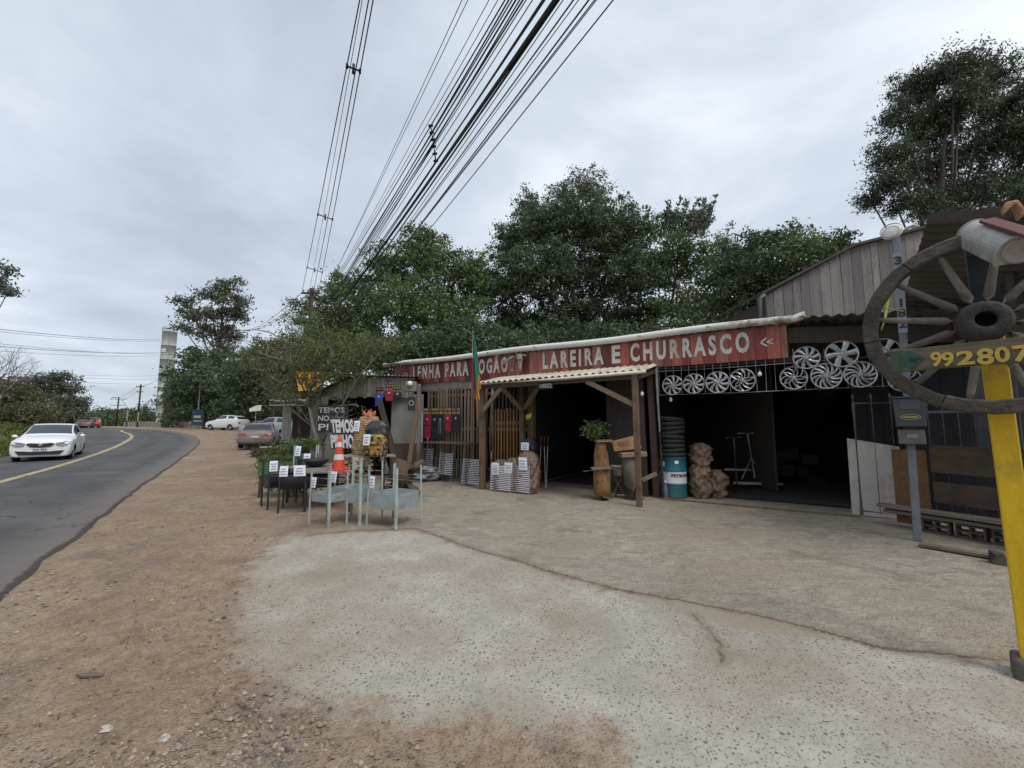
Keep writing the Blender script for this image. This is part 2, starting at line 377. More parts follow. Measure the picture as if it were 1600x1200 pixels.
dirt = g.mix(g.mr(g.noise(6, 6, .72, st=(1.6, .7, 1), w=.6), .5, .66, 0, .55), dirt, (.16, .105, .07))
dirt = g.mix(g.mr(g.noise(1.0, 6, .7, w=.8), .56, .68, 0, .6), dirt, (.34, .275, .205))
v1 = g.vor(55); st_ = g.math('MULTIPLY', g.math('LESS_THAN', v1.outputs['Distance'], .33), g.mr(g.noise(1.8, 3), .42, .6))
sc = g.N.new('ShaderNodeSeparateColor'); g.L.new(v1.outputs['Color'], sc.inputs[0])
stc = g.mix(sc.outputs[0], (.12, .10, .09), (.42, .37, .31))
dirt = g.mix(g.math('MULTIPLY', st_, g.math('GREATER_THAN', sc.outputs[1], .5)), dirt, stc)
# speckled exposed aggregate
vb = g.vor(33); vc = g.vor(60); s1 = g.N.new('ShaderNodeSeparateColor'); g.L.new(vb.outputs['Color'], s1.inputs[0]); s2 = g.N.new('ShaderNodeSeparateColor'); g.L.new(vc.outputs['Color'], s2.inputs[0])
sp1 = g.math('MULTIPLY', g.math('LESS_THAN', g.math('ADD', vb.outputs['Distance'], g.mr(grit, .3, .7, -.1, .1)), g.mr(s1.outputs[1], 0, 1, .12, .32)), g.math('GREATER_THAN', s1.outputs[0], .3))
sp2 = g.math('MULTIPLY', g.math('LESS_THAN', vc.outputs['Distance'], g.mr(s2.outputs[1], 0, 1, .15, .38)), g.math('GREATER_THAN', s2.outputs[0], .35))
spk = g.math('MULTIPLY', g.math('MAXIMUM', sp1, g.math('MULTIPLY', sp2, .75)), g.mr(g.noise(2.2, 5, .6), .3, .5, .25, 1))
slab = g.mix(g.mr(mid, .35, .7), (.365, .335, .28), (.49, .455, .38))
slab = g.mix(g.mr(g.noise(.8, 5, .6), .44, .66, 0, .9), slab, (.31, .25, .18))
slab = g.mix(g.mr(fine, .4, .8, 0, .35), slab, (.25, .225, .185))
spcol = g.mix(s1.outputs[2], (.05, .05, .05), (.19, .17, .15))
dust = g.mr(g.noise(1.1, 5, .65, w=.5), .55, .72)
slab = g.mix(g.math('MULTIPLY', spk, g.mr(dust, 0, 1, .95, .45)), slab, spcol)
# smooth apron towards the shop
sw = g.noise(3.0, 6, .65, st=(1, 1.7, 1), w=.8)
apr = g.mix(g.mr(sw, .38, .66), (.30, .265, .205), (.45, .405, .325))
apr = g.mix(g.mr(g.noise(.5, 4, .6), .42, .62, 0, .8), apr, (.33, .275, .2))
apr = g.mix(g.mr(g.noise(.9, 6, .7, w=.6), .54, .66, 0, .75), apr, (.19, .155, .12))
apr = g.mix(g.mr(g.noise(30, 4, .7), .45, .75, 0, .5), apr, (.15, .125, .10))
apr = g.mix(g.mr(g.noise(9, 6, .72, st=(.6, 1.8, 1), w=1.0), .52, .66, 0, .6), apr, (.16, .135, .105))
edge = g.math('MULTIPLY', g.math('SUBTRACT', g.noise(3.2, 8, .7), .5), 1.1)
edge2 = g.math('MULTIPLY', g.math('SUBTRACT', g.noise(16, 4, .6), .5), .06)
ms = g.mr(g.math('ADD', g.att('slab'), edge), -.12, .14)
ma = g.mr(g.math('ADD', g.att('apron'), edge2), -.02, .02)
# the left end of the apron fades into the dirt
xyz = g.N.new('ShaderNodeSeparateXYZ'); g.L.new(g.pos, xyz.inputs[0])
c = g.mix(ms, dirt, slab); c = g.mix(ma, c, apr)
fz = g.mr(g.math('ADD', xyz.outputs[0], g.math('MULTIPLY', edge, 1.2)), -3.2, -1.9, 1, 0)
c = g.mix(g.math('MULTIPLY', fz, g.math('MULTIPLY', ma, .8)), c, dirt)
c = g.mix(g.mr(g.math('ADD', g.att('fill'), g.math('MULTIPLY', edge2, .6)), -.015, .015), c, g.mix(fine, (.33, .275, .2), (.38, .325, .25)))
ck1 = g.math('MULTIPLY', g.mr(g.math('ABSOLUTE', g.math('ADD', g.att('apron'), edge2)), .003, .012, 1, 0), g.mr(g.att('slab'), -.2, -.05))
ckm = g.math('MAXIMUM', ck1, g.mr(g.math('ADD', g.att('crack'), g.math('MULTIPLY', g.math('SUBTRACT', g.noise(22, 3), .5), .02)), .008, .02, .7, 0))
ckm = g.math('MULTIPLY', ckm, g.mr(g.noise(2.5, 3), .32, .46, .25, 1))
c = g.mix(ckm, c, (.07, .05, .035))
c = g.mix(g.mr(g.math('ADD', g.att('crack'), g.math('MULTIPLY', edge, .12)), .0, .09, .5, 0), c, (.2, .15, .10))
# grass beyond the verge
gm = g.mr(g.math('ADD', xyz.outputs[1], g.math('MULTIPLY', g.noise(.6, 4), 6)), 90, 130)
c = g.mix(gm, c, (.09, .1, .045))
hgt = g.math('ADD', g.math('MULTIPLY', fine, .8), g.math('MULTIPLY', grit, .45)); hgt = g.math('ADD', hgt, g.math('MULTIPLY', g.math('SUBTRACT', 1.0, ms), g.mr(v1.outputs['Distance'], 0, .5, .5, 0)))
hgt = g.math('ADD', hgt, g.math('MULTIPLY', spk, -.25))
g.bump(hgt, 1.0, .02); gmat = g.out(c, .92)
me.materials.append(gmat); go = bpy.data.objects.new('ground', me); COL.objects.link(go); tag(go, kind='structure')
# ---------------------------------------------------------------- road
_rp = [(0, 930), (150, 815), (200, 775), (250, 740), (285, 715), (305, 700), (311, 690), (300, 680.5), (270, 674.5), (225, 671)]
RPR = [(4.5, -9.4), (.9, -4.2), (-2.1, .1)]+[tuple(GH(*p))[:2] for p in _rp]
_yp = [(0, 757), (50, 743), (100, 728), (160, 708), (190, 695), (205, 685), (202, 679), (185, 674), (160, 671)]
RPY = [(1.9, -11.2), (-1.7, -6.0), (-4.6, -1.6), (-7.3, 2.3), (-11.2, 7.75)]+[tuple(GH(*p))[:2] for p in _yp]
def crom(P, m_=10):
    P = [np.array(p, float) for p in P]; o_ = []
    for i in range(len(P)-1):
        a, b, c_, d = P[max(i-1, 0)], P[i], P[i+1], P[min(i+2, len(P)-1)]
        for k in range(m_):
            t = k/m_; o_.append(.5*((2*b)+(-a+c_)*t+(2*a-5*b+4*c_-d)*t*t+(-a+3*b-3*c_+d)*t**3))
    o_.append(P[-1]); return np.array(o_)
RR = crom(RPR+[tuple(np.array(RPR[-1])+np.array([-60, 50]))]); YL0 = crom(RPY+[tuple(np.array(RPY[-1])+np.array([-60, 40]))])
_t = np.gradient(RR, axis=0); _t /= np.linalg.norm(_t, axis=1)[:, None]; _n = np.stack([-_t[:, 1], _t[:, 0]], 1)
def _hit(p, n):   # where the normal of the right edge meets the centre line
    best = None
    for a, b in zip(YL0[:-1], YL0[1:]):
        e_ = b-a; M_ = np.array([n, -e_]).T
        if abs(np.linalg.det(M_)) < 1e-9: continue
        s_, q_ = np.linalg.solve(M_, a-p)
        if -.02 <= q_ <= 1.02 and 1.5 < s_ < 9 and (best is None or s_ < best): best = s_
    return best
_s = [_hit(p, n) for p, n in zip(RR, _n)]; _i = [i for i, v in enumerate(_s) if v]; _w = np.interp(range(len(RR)), _i, [_s[i] for i in _i]); _w = np.convolve(np.pad(_w, 4, 'edge'), np.ones(9)/9, 'valid')
YL = RR+_n*_w[:, None]; dv = YL-RR; dl = _n; print('lane widths', np.round(_w[::10], 1), np.round(RR[::10], 1).tolist())
LL = YL+dl*np.minimum(3.3, np.linalg.norm(dv, axis=1)*1.05)[:, None]
mb = MB(); k = len(RR); vs = []
rag = [(rnd(-.025, .025)+.015*math.sin(i*.9)) for i in range(k)]
for i in range(k):
    r_ = RR[i]-dl[i]*rag[i]
    for q_, z_ in ((-.02, -.03), (0.0, .022), (.12, .03), (.5, .045), (1, .06)):
        p = r_+(YL[i]-r_)*q_; vs.append((p[0], p[1], z_+float(HZT(p[1]))))
    for q_, z_ in ((.5, .05), (1, .03), (1.05, -.03)):
        p = YL[i]+(LL[i]-YL[i])*q_; vs.append((p[0], p[1], z_+float(HZT(p[1]))))
fs = [(i*8+j, (i+1)*8+j, (i+1)*8+j+1, i*8+j+1) for i in range(k-1) for j in range(7)]
mb.add(vs, [f[::-1] for f in fs])
a = NB('asphalt'); n_ = a.noise(60, 4, .7); v_ = a.vor(150); b_ = a.noise(.5, 5, .6, w=.4)
c = a.mix(a.mr(n_, .3, .7), (.052, .052, .055), (.095, .094, .095)); c = a.mix(a.mr(b_, .4, .66, 0, .8), c, (.125, .122, .118))
c = a.mix(a.mr(a.noise(7, 5, .7), .55, .75, 0, .5), c, (.15, .135, .12))
edm = a.mr(a.att('edge'), .0, .6, 1, 0)
c = a.mix(a.math('MULTIPLY', a.mr(a.math('ADD', a.att('edge'), a.math('MULTIPLY', a.math('SUBTRACT', a.noise(3, 5), .5), .7)), .05, .8, .85, 0), .8), c, (.19, .165, .145))
c = a.mix(a.mr(a.math('ADD', a.att('edge'), a.math('MULTIPLY', a.math('SUBTRACT', a.noise(12, 5), .5), .14)), .02, .045, .8, 0), c, (.045, .038, .033))
lane = a.math('MULTIPLY', a.mr(a.math('ABSOLUTE', a.math('SUBTRACT', a.att('edge'), .95)), .1, .4, .35, 0), a.mr(a.noise(.8, 4), .35, .6))
lane2 = a.mr(a.math('ABSOLUTE', a.math('SUBTRACT', a.att('edge'), 2.35)), .1, .4, .3, 0)
c = a.mix(a.math('MAXIMUM', lane, lane2), c, (.045, .044, .046))
ve = a.vor(.9, 'DISTANCE_TO_EDGE'); wn_ = a.N.new('ShaderNodeMixRGB'); nz_ = a.N.new('ShaderNodeTexNoise'); nz_.inputs['Scale'].default_value = 2.5; nz_.inputs['Detail'].default_value = 6; a.L.new(a.pos, nz_.inputs['Vector'])
wn_.blend_type = 'ADD'; wn_.inputs[0].default_value = .6; a.L.new(a.pos, wn_.inputs[1]); a.L.new(nz_.outputs['Color'], wn_.inputs[2]); a.L.new(wn_.outputs[0], ve.inputs['Vector'])
c = a.mix(a.math('MULTIPLY', a.mr(ve.outputs['Distance'], .004, .016, .8, 0), a.mr(a.noise(.25, 3), .48, .56)), c, (.022, .021, .02))
a.bump(a.math('ADD', n_, a.mr(v_.outputs['Distance'], 0, .6, 0, .6)), .6, .006); am = a.out(c, .82)
ro = mb.build('road', am); ro.data.attributes.new('edge', 'FLOAT', 'POINT')
ev = []
for i in range(k):
    W_ = np.linalg.norm(YL[i]-RR[i]); ev += [0, 0, .12*W_, .5*W_, W_, 2, 1, 0]
ro.data.attributes['edge'].data.foreach_set('value', ev); ro.data.polygons.foreach_set('use_smooth', [True]*len(ro.data.polygons)); tag(ro, kind='structure')
# centre line, worn double-coat yellow, with short gaps where raised markers sit
mb = MB(); acc = 0; mk = MB()
fine_i = crom([tuple(p) for p in YL], 6); acc = np.concatenate([[0], np.cumsum(np.linalg.norm(np.diff(fine_i, axis=0), axis=1))])
tot = min(acc[-1], 230); s_ = 0
def atl(s_):
    x = np.interp(s_, acc, fine_i[:, 0]); y = np.interp(s_, acc, fine_i[:, 1]); x2 = np.interp(s_+.3, acc, fine_i[:, 0]); y2 = np.interp(s_+.3, acc, fine_i[:, 1])
    t = Vector((x2-x, y2-y, 0)).normalized(); return Vector((x, y, .066+float(HZT(y)))), Vector((-t.y, t.x, 0)), t
while s_ < tot:
    L_ = 3.9
    n_ = 6; vs = []
    for j in range(n_+1):
        p, nn, t = atl(s_+L_*j/n_)
        for o_ in (-.105, .105): vs.append(p+nn*o_)
    mb.add(vs, [(2*j, 2*j+2, 2*j+3, 2*j+1) for j in range(n_)])
    p, nn, t = atl(s_+L_+.1)
    mk.prism([(-.05, 0), (.05, 0), (.03, .02), (-.03, .02)], .16, p+nn*.08, t, Z)
    s_ += L_+.2
y = NB('worn_yellow_line'); ym = y.out(y.mix(y.mr(y.noise(9, 6, .75), .42, .66), (.46, .38, .2), (.24, .215, .165)), .7)
tag(mb.build('road_markings', ym), kind='structure')
tag(mk.build('road_marker_studs', M('stud_yellow', (.4, .27, .06), .6)), kind='structure')
# ---------------------------------------------------------------- pebbles, clods, leaf litter
def rock(mb, p, r_, flat=.55, **k):
    n = 5; vs = [p+Vector((0, 0, -r_*.3))]; q0 = rnd(0, 6)
    for j in range(n): q = q0+j*6.283/n; s_ = r_*rnd(.75, 1.2); vs.append(p+Vector((math.cos(q)*s_, math.sin(q)*s_*.8, r_*rnd(-.1, .15))))
    for j in range(n): q = q0+.5+j*6.283/n; s_ = r_*rnd(.4, .65); vs.append(p+Vector((math.cos(q)*s_, math.sin(q)*s_*.8, r_*flat*rnd(.7, 1.1))))
    fs = [(0, 1+(j+1) % n, 1+j) for j in range(n)]+[(1+j, 1+(j+1) % n, 6+(j+1) % n, 6+j) for j in range(n)]+[tuple(6+j for j in range(n))]
    mb.add(vs, fs, **k)
mb = MB()
def in_slab(x, y): return float(max(poly_sd(np.array([x]), np.array([y]), SLAB)[0], poly_sd(np.array([x]), np.array([y]), APR)[0]))
pr = np.random.RandomState(8); N_ = 40000
def Gs(px_, py_):
    d = _f[None]+((px_-800)/FPX)[:, None]*np.array([[1., 0, 0]])+((600-py_)/FPX)[:, None]*_u[None]; t = -EYE/d[:, 2]; return d[:, 0]*t, d[:, 1]*t
def off_road(x, y):
    P = np.concatenate([RR[::-1], LL]); return poly_sd(x, y, P)
gx_, gy_ = Gs(pr.uniform(-50, 950, N_), 700+pr.rand(N_)**.7*520)
sdm = np.maximum(poly_sd(gx_, gy_, SLAB), poly_sd(gx_, gy_, APR)); cl = vnoise(gx_, gy_, .7, 33)
ok = (off_road(gx_, gy_) < -.04) & (sdm < pr.uniform(-.3, .05, N_)) & (pr.rand(N_) < cl*cl*cl*2.2+.02); ok &= np.array([line_d(gx_, gy_, [(RR[i][0], RR[i][1]) for i in range(0, 60, 6)])])[0] < 30
for x_, y_ in list(zip(gx_[ok], gy_[ok]))[:5500]:
    r_ = .003+.02*rnd(0, 1)**7
    if y_ < 3 and r_ > .016: r_ = .016
    sh = rnd(.35, 1.1); col = (.36*sh, .29*sh, .22*sh) if rnd(0, 1) < .8 else (.2*sh, .18*sh, .165*sh)
    rock(mb, Vector((x_, y_, r_*.1)), r_, col=col)
tag(mb.build('gravel', colmat('gravel_stone', .9, .1, .25, 60)), kind='stuff')
mb = MB()
gx_, gy_ = Gs(pr.uniform(-20, 700, 600), pr.uniform(720, 1190, 600)); ok = off_road(gx_, gy_) < -.05; sdm = poly_sd(gx_, gy_, SLAB)
for x_, y_, s2_ in zip(gx_[ok], gy_[ok], sdm[ok]):
    if s2_ > 0 and rnd(0, 1) < .8: continue
    q = rnd(0, 6.3); L_ = rnd(.008, .022); w_ = L_*rnd(.2, .45)
    A = Vector((math.cos(q), math.sin(q), rnd(-.1, .25))); B = Vector((-math.sin(q), math.cos(q), rnd(-.3, .3))); c_ = Vector((x_, y_, .008))
    sh = rnd(.4, 1.2); mb.add([c_-A*L_, c_-B*w_, c_+A*L_, c_+B*w_+Z*.004], [(0, 1, 2, 3)], col=(.2*sh, .13*sh, .07*sh))
tag(mb.build('leaf_litter', colmat('dry_leaf', .9, 0, .2, 60)), kind='stuff')
# larger loose stones and bark pieces
for (x, y, r_, lb) in ((165, 1143, .035, 'pale flat stone lying on the dirt near the photo bottom'), (257, 1157, .03, 'rounded pale stone on the dirt, right of the flat pale stone')):
    mb = MB(); rock(mb, Vector((0, 0, .008)), r_, .6, col=(.42, .38, .33)); p = G(x, y)
    tag(mb.build('stone', colmat('gravel_stone'), loc=(p.x, p.y, 0)), lb, 'stone')
mb = MB(); p = G(140, 1058); mb.prism([(-.09, 0), (-.03, -.018), (.08, -.01), (.09, .004), (.02, .02), (-.06, .014)], .012, (0, 0, .006), X, Vector((.1, 1, .12)), col=(.13, .1, .08))
tag(mb.build('bark_chip', colmat('dry_leaf'), loc=(p.x, p.y, 0)), 'dark flat piece of bark lying on the dirt between road and concrete', 'bark')
# ---------------------------------------------------------------- grassy bank left of the road
mb = MB(); vs = []; cols = [0, .8, 1.8, 3.2, 5.5, 9, 16]; zs = [0.0, .05, .45, 1.15, 1.75, 2.1, 2.4]
idx = range(10, len(LL)-14)
for i in idx:
    f = 1-.75*min(1, max(0, (LL[i][1]-26)/20))
    for j, (c_, z_) in enumerate(zip(cols, zs)):
        p = LL[i]+dl[i]*(c_-.1); vs.append((p[0], p[1], (z_+rnd(-.08, .08)*(j > 0))*f+(-.02 if j == 0 else 0)+float(HZT(p[1]))))
n_ = len(cols); fs = [(i*n_+j, i*n_+j+1, (i+1)*n_+j+1, (i+1)*n_+j) for i in range(len(list(idx))-1) for j in range(n_-1)]
mb.add(vs, fs)
b = NB('bank_soil'); bm_ = b.out(b.mix(b.mr(b.noise(2, 5), .4, .6), (.07, .085, .03), (.12, .115, .05)), .95)
tag(fixn(mb.build('grass_bank', bm_, smooth=True)), kind='structure')
bankv = np.array(vs).reshape(-1, n_, 3)
def blades(name, pts, h, mat, wd=.012, lean=.5):
    P = np.array(pts); n = len(P); r_ = np.random.RandomState(len(P)); q = r_.rand(n)*6.28; hh = h*(.5+r_.rand(n)); ln = r_.randn(n, 2)*lean*hh[:, None]
    a_ = np.stack([np.cos(q), np.sin(q), 0*q], 1)*wd*(1+r_.rand(n))[:, None]
    tip = P+np.stack([ln[:, 0], ln[:, 1], hh], 1); mid_ = P+np.stack([ln[:, 0]*.35, ln[:, 1]*.35, hh*.6], 1)
    v = np.stack([P-a_, P+a_, mid_+a_*.7, tip, mid_-a_*.7], 1).reshape(-1, 3); me = bpy.data.meshes.new(name)
    f = (np.arange(n)*5)[:, None]+np.arange(5)[None]
    me.vertices.add(len(v)); me.vertices.foreach_set('co', v.ravel()); me.loops.add(f.size); me.loops.foreach_set('vertex_index', f.ravel()); me.polygons.add(n); me.polygons.foreach_set('loop_start', np.arange(n)*5); me.polygons.foreach_set('loop_total', np.full(n, 5)); me.update()
    at = me.attributes.new('tint', 'FLOAT', 'FACE'); at.data.foreach_set('value', r_.rand(n).astype(np.float32))
    me.materials.append(mat); o = bpy.data.objects.new(name, me); COL.objects.link(o); return o
grass_m = M('grass_blade', (.115, .135, .04), .8, .3, 3, 0, tint=.5, spec=.2)
pts = []
while len(pts) < 26000:
    i = int(rnd(0, bankv.shape[0]-1)); j = int(rnd(0, n_-2)); a_, b_ = rnd(0, 1), rnd(0, 1)
    p = (bankv[i, j]*(1-a_)+bankv[i, j+1]*a_)*(1-b_)+(bankv[i+1, j]*(1-a_)+bankv[i+1, j+1]*a_)*b_
    if p[1] > 60: continue
    pts.append(p)
tag(blades('bank_grass', pts, .22, grass_m, .02), kind='stuff')
# grass strip by the parked cars and around the plants
pts = []
GS = gp((372, 690), (382, 684), (420, 680), (520, 672), (620, 700), (560, 760), (470, 760), (425, 748), (412, 720))
def in_poly(x, y, P): return poly_sd(np.array([x]), np.array([y]), P)[0]
gx_, gy_ = Gs(pr.uniform(370, 560, 30000), pr.uniform(676, 762, 30000)); sdm = poly_sd(gx_, gy_, GS); ok = (sdm > pr.uniform(-.2, .6, 30000)) & (vnoise(gx_, gy_, .8, 3) > .35)
pts = [(a_, b_, 0) for a_, b_ in zip(gx_[ok], gy_[ok])][:9000]
tag(blades('verge_grass', pts, .12, grass_m, .012), kind='stuff')
# ================================================================ the shop building
FX = FU; FY = FN          # along the front, into the building (world directions)
def lp(px_, py_, d=0.0):  # point of the shop frame seen at a pixel on the plane at depth d
    u, z = U(px_, py_, d); return Vector((u, d, z))
def boards_x(mb, x0, x1, z0, z1, y, wd, th=.02, gap=.006, jag=.02, up=None):
    """vertical boards side by side along x; z0/z1 may be functions of x"""
    x = x0
    while x < x1-.01:
        w_ = min(wd*rnd(.8, 1.2), x1-x); a = z0(x+w_/2) if callable(z0) else z0; b = z1(x+w_/2) if callable(z1) else z1
        b0 = z1(x) if callable(z1) else z1; b1 = z1(x+w_) if callable(z1) else z1
        a -= rnd(0, jag); dy = rnd(-.004, .004)
        vs = [(x+gap/2, y+dy, a), (x+w_-gap/2, y+dy, a+rnd(-.01, .01)), (x+w_-gap/2, y+dy, b1), (x+gap/2, y+dy, b0)]
        vs += [(p[0], p[1]+th, p[2]) for p in vs]
        mb.add(vs, [(0, 1, 2, 3), (7, 6, 5, 4), (0, 4, 5, 1), (1, 5, 6, 2), (2, 6, 7, 3), (3, 7, 4, 0)], tint=rnd(0, 1)); x += w_
shop = fthing('shop_building', 'long low wooden firewood shop with red board front and dark open bays', 'shop', 0, 0)
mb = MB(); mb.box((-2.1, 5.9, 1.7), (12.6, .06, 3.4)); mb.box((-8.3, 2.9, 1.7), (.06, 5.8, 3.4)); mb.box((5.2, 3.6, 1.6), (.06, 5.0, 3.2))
mb.box((-.28, 3.0, 1.65), (.05, 5.76, 3.2)); mb.box((-3.35, 3.1, 1.65), (.05, 5.5, 3.2)); mb.box((4.0, 3.4, 1.5), (.05, 5.2, 3.0))  # last partition added to keep side light out of the garage
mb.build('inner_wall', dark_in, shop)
mb = MB(); mb.corr((-8.9, -.1, 3.52), (2.6, -.1, 3.52), (-8.9, 6.2, 3.25), .18, .022); 
mb.build('roof', M('fibre_cement_roof', (.13, .125, .115), .9, .3, 3, .2, dirt=(.05, .055, .035)), shop)
mb = MB(); mb.corr((2.4, -.2, 3.6), (5.9, -1.0, 3.16), (2.4, 6.0, 3.6), .18, .022)
mb.build('roof', MATS['fibre_cement_roof'], shop)
mb = MB(); mb.box((-.2, .02, 3.05), (.0, 0, 0))
mb = MB(); mb.box((-3.15, .03, 3.15), (11.1, .03, .6)); mb.beam((-8.7, .06, 2.84), (3.4, .06, 2.84), .08, .1); mb.beam((2.4, .05, 3.3), (5.2, .05, 3.02), .06, .3)
mb.build('lintel', dark_wood, shop)
# white pipe gutter along the top, mossy at its open right end
gm_ = NB('gutter_pvc'); sepx = gm_.N.new('ShaderNodeTexCoord'); sx = gm_.N.new('ShaderNodeSeparateXYZ'); gm_.L.new(sepx.outputs['Object'], sx.inputs[0])
moss = gm_.math('MULTIPLY', gm_.mr(gm_.noise(7, 6, .7), .4, .6), gm_.math('MAXIMUM', gm_.mr(sx.outputs[0], .9, 1.6), gm_.math('MULTIPLY', gm_.mr(sx.outputs[0], -5.5, -8, 0, .5), 1.0)))
gm_.out(gm_.mix(moss, gm_.mix(gm_.noise(3, 5), (.74, .74, .71), (.58, .57, .53)), (.22, .2, .12)), .6)
mb = MB(); mb.smooth = True; gu = [(-8.95, 3.57)]+[(x, 3.57+.02*math.sin(x*1.3)) for x in np.arange(-8, 2.6, .7)]+[(2.68, 3.62)]
mb.tube([(x, -.16, z) for x, z in gu], .074, 16); 
for x in (-6.6, -4.6, -3.1, -.4, 1.0): mb.tube([(x, -.16, 3.57+.02*math.sin(x*1.3)), (x+.09, -.16, 3.57+.02*math.sin((x+.09)*1.3))], .079, 16)
go_ = mb.build('gutter', gm_.m, shop)
# posts of the front
mb = MB(); mb.beam((-3.28, -.04, 0), (-3.28, -.04, 2.84), .17, .14, up=Y_); mb.build('door_post', brown_wood, shop)
mb = MB(); mb.beam((-.42, .0, 0), (-.46, .0, 2.84), .16, .12, up=Y_); mb.build('door_post', dark_wood, shop)
mb = MB(); mb.beam((-.15, -.02, 0), (-.22, -.02, 2.84), .13, .09, up=Y_); mb.build('garage_post', M('reddish_post', (.07, .04, .03), .8, .3, 3, .2), shop)
mb = MB(); mb.smooth = True; mb.tube([(0.0, -.08, 0), (-.07, -.08, 2.86)], .042, 12); mb.build('steel_post', M('grey_pipe', (.2, .2, .2), .6, .3, 5, .05, dirt=(.1, .07, .05)), shop)
mb = MB(); mb.box((-.85, .0, 1.42), (.8, .04, 2.84)); mb.build('wall_panel', M('tarred_board', (.035, .03, .027), .9, .35, 3, .2, stretch=(6, 6, 1)), shop)
# front wall left of the door: pale fibre board under the banner, dark window, slats
fib = M('grey_fibre_board', (.22, .21, .19), .9, .2, 4, .15, dirt=(.1, .09, .07), dirt_amt=.2)
mb = MB(); boards_x(mb, -7.75, -4.75, 2.62, 2.9, -.03, .12); mb.build('wall_band', fib, shop)
mb = MB(); mb.box((-7.2, .0, .55), (1.2, .04, 1.1)); mb.box((-7.75, .0, 1.4), (.14, .1, 2.8)); mb.build('wall_panel', dark_wood, shop)
mb = MB(); x = -6.95
while x < -4.6:
    w_ = rnd(.05, .075); mb.beam((x, -.06+rnd(-.01, .01), .05), (x+rnd(-.02, .02), -.06, 2.62+rnd(-.05, .1)), w_, .025, up=Y_, tint=rnd(0, 1)); x += rnd(.10, .135)
for z_ in (.35, 1.45, 2.45): mb.beam((-7.0, -.03, z_), (-4.6, -.03, z_), .03, .07)
mb.build('slatted_wall', M('brown_slats', (.165, .12, .085), .85, .3, 3, .25, stretch=(5, 5, .5), tint=.4), shop)
mb = MB()
for x in (-5.0, -4.72, -4.5): mb.tube([(x, -.12, 0), (x+rnd(-.05, .05), -.14, 1.3), (x+rnd(-.04, .04), -.12, 2.65)], [.055, .05, .045], 8)
mb.build('round_post', brown_wood, shop, smooth=True)
# orange varnished slats of the cage under the porch
mb = MB(); x = -4.35
while x < -3.4:
    mb.beam((x, -.16, .05), (x, -.16, 2.0+rnd(-.02, .02)), .045, .022, up=Y_, tint=rnd(0, 1)); x += .098
for z_ in (1.45, 1.62): mb.beam((-4.4, -.13, z_), (-3.35, -.13, z_), .025, .09)
mb.build('slatted_wall', orange_wood, shop)
mb = MB(); x = -4.38
while x < -3.4:
    mb.beam((x, -.12, 1.9), (x, -.12, 2.8), .055, .022, up=Y_, tint=rnd(0, 1)); x += .12
mb.build('slatted_wall', dark_wood, shop)
mb = MB(); mb.tube([(-4.42, -.2, 0), (-4.42, -.2, 2.5)], .035, 8); mb.build('pole', M('pale_pole', (.36, .33, .29), .8, .3, 3, .2, stretch=(4, 4, 1)), shop, smooth=True)
# bay floor sheets with interior shade put into the oily colour, and worn step
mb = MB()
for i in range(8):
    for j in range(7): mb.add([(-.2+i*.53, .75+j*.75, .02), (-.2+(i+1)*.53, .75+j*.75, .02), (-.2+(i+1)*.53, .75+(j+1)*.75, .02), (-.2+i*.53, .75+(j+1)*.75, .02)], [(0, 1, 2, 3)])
mb.add([(-3.3, .9, .02), (-.3, .9, .02), (-.3, 5.8, .02), (-3.3, 5.8, .02)], [(0, 1, 2, 3)]); mb.build('floor', M('oily_shaded_floor', (.05, .043, .036), .9, .5, 1.5, .1), shop)
mb = MB(); mb.box((1.6, -.12, .012), (3.3, .06, .02)); mb.build('threshold', M('rusty_sill', (.19, .11, .07), .9, .3, 4, .2), shop)
# ---------------------------------------------------------------- banner
ban = fthing('shop_banner', 'long red banner printed with boards and white words LENHA PARA FOGAO LAREIRA E CHURRASCO', 'banner', -3.1, -.07, 2.86)
bx0, bx1 = -8.55-(-3.1), 2.38+3.1
mb = MB(); x = bx0
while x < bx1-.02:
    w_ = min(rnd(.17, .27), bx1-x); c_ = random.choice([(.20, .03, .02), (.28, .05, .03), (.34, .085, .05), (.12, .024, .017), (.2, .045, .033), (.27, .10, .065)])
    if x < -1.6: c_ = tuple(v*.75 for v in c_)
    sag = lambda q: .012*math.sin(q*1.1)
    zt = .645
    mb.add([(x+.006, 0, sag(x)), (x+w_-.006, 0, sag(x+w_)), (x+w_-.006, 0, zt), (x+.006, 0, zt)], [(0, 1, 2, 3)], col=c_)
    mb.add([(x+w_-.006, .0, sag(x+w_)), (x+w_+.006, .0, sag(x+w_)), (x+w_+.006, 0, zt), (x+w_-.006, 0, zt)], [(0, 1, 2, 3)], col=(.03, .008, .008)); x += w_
mb.add([(bx0, .012, 0), (bx1, .012, 0), (bx1, .012, .645), (bx0, .012, .645)], [(3, 2, 1, 0)], col=(.2, .2, .2))
mb.add([(bx1+.006, 0, 0), (bx1+.006, .012, 0), (bx1+.006, .012, .645), (bx1+.006, 0, .645)], [(0, 1, 2, 3)], col=(.2, .03, .02))
bm1 = colmat('banner_print', .5, .12, .6, 3.2); 
for n_ in bm1.node_tree.nodes:
    if n_.type == 'MAPPING': n_.inputs['Scale'].default_value = (5, 5, .7)
mb.build('banner_sheet', bm1, ban)
def u_at(px_, py_=560): return U(px_, py_, -.08)[0]+3.1
letter = M('banner_white', (.60, .56, .50), .6, .22, 4, 0, dirt=(.38, .25, .2), dirt_amt=.3)
def word(txt, x0, x1, pt, pb, off=.04):
    a = U(x0, pb, -.08)[0]+3.1; b = U(x1, pt, -.08)[0]+3.1
    mb = MB(); add_text(mb, txt, (a, -.006, .15), X, Z, b-a, (.43 if 'Ã' not in txt else .53), off, sp=1.45); o = mb.build('lettering', letter, ban); return o
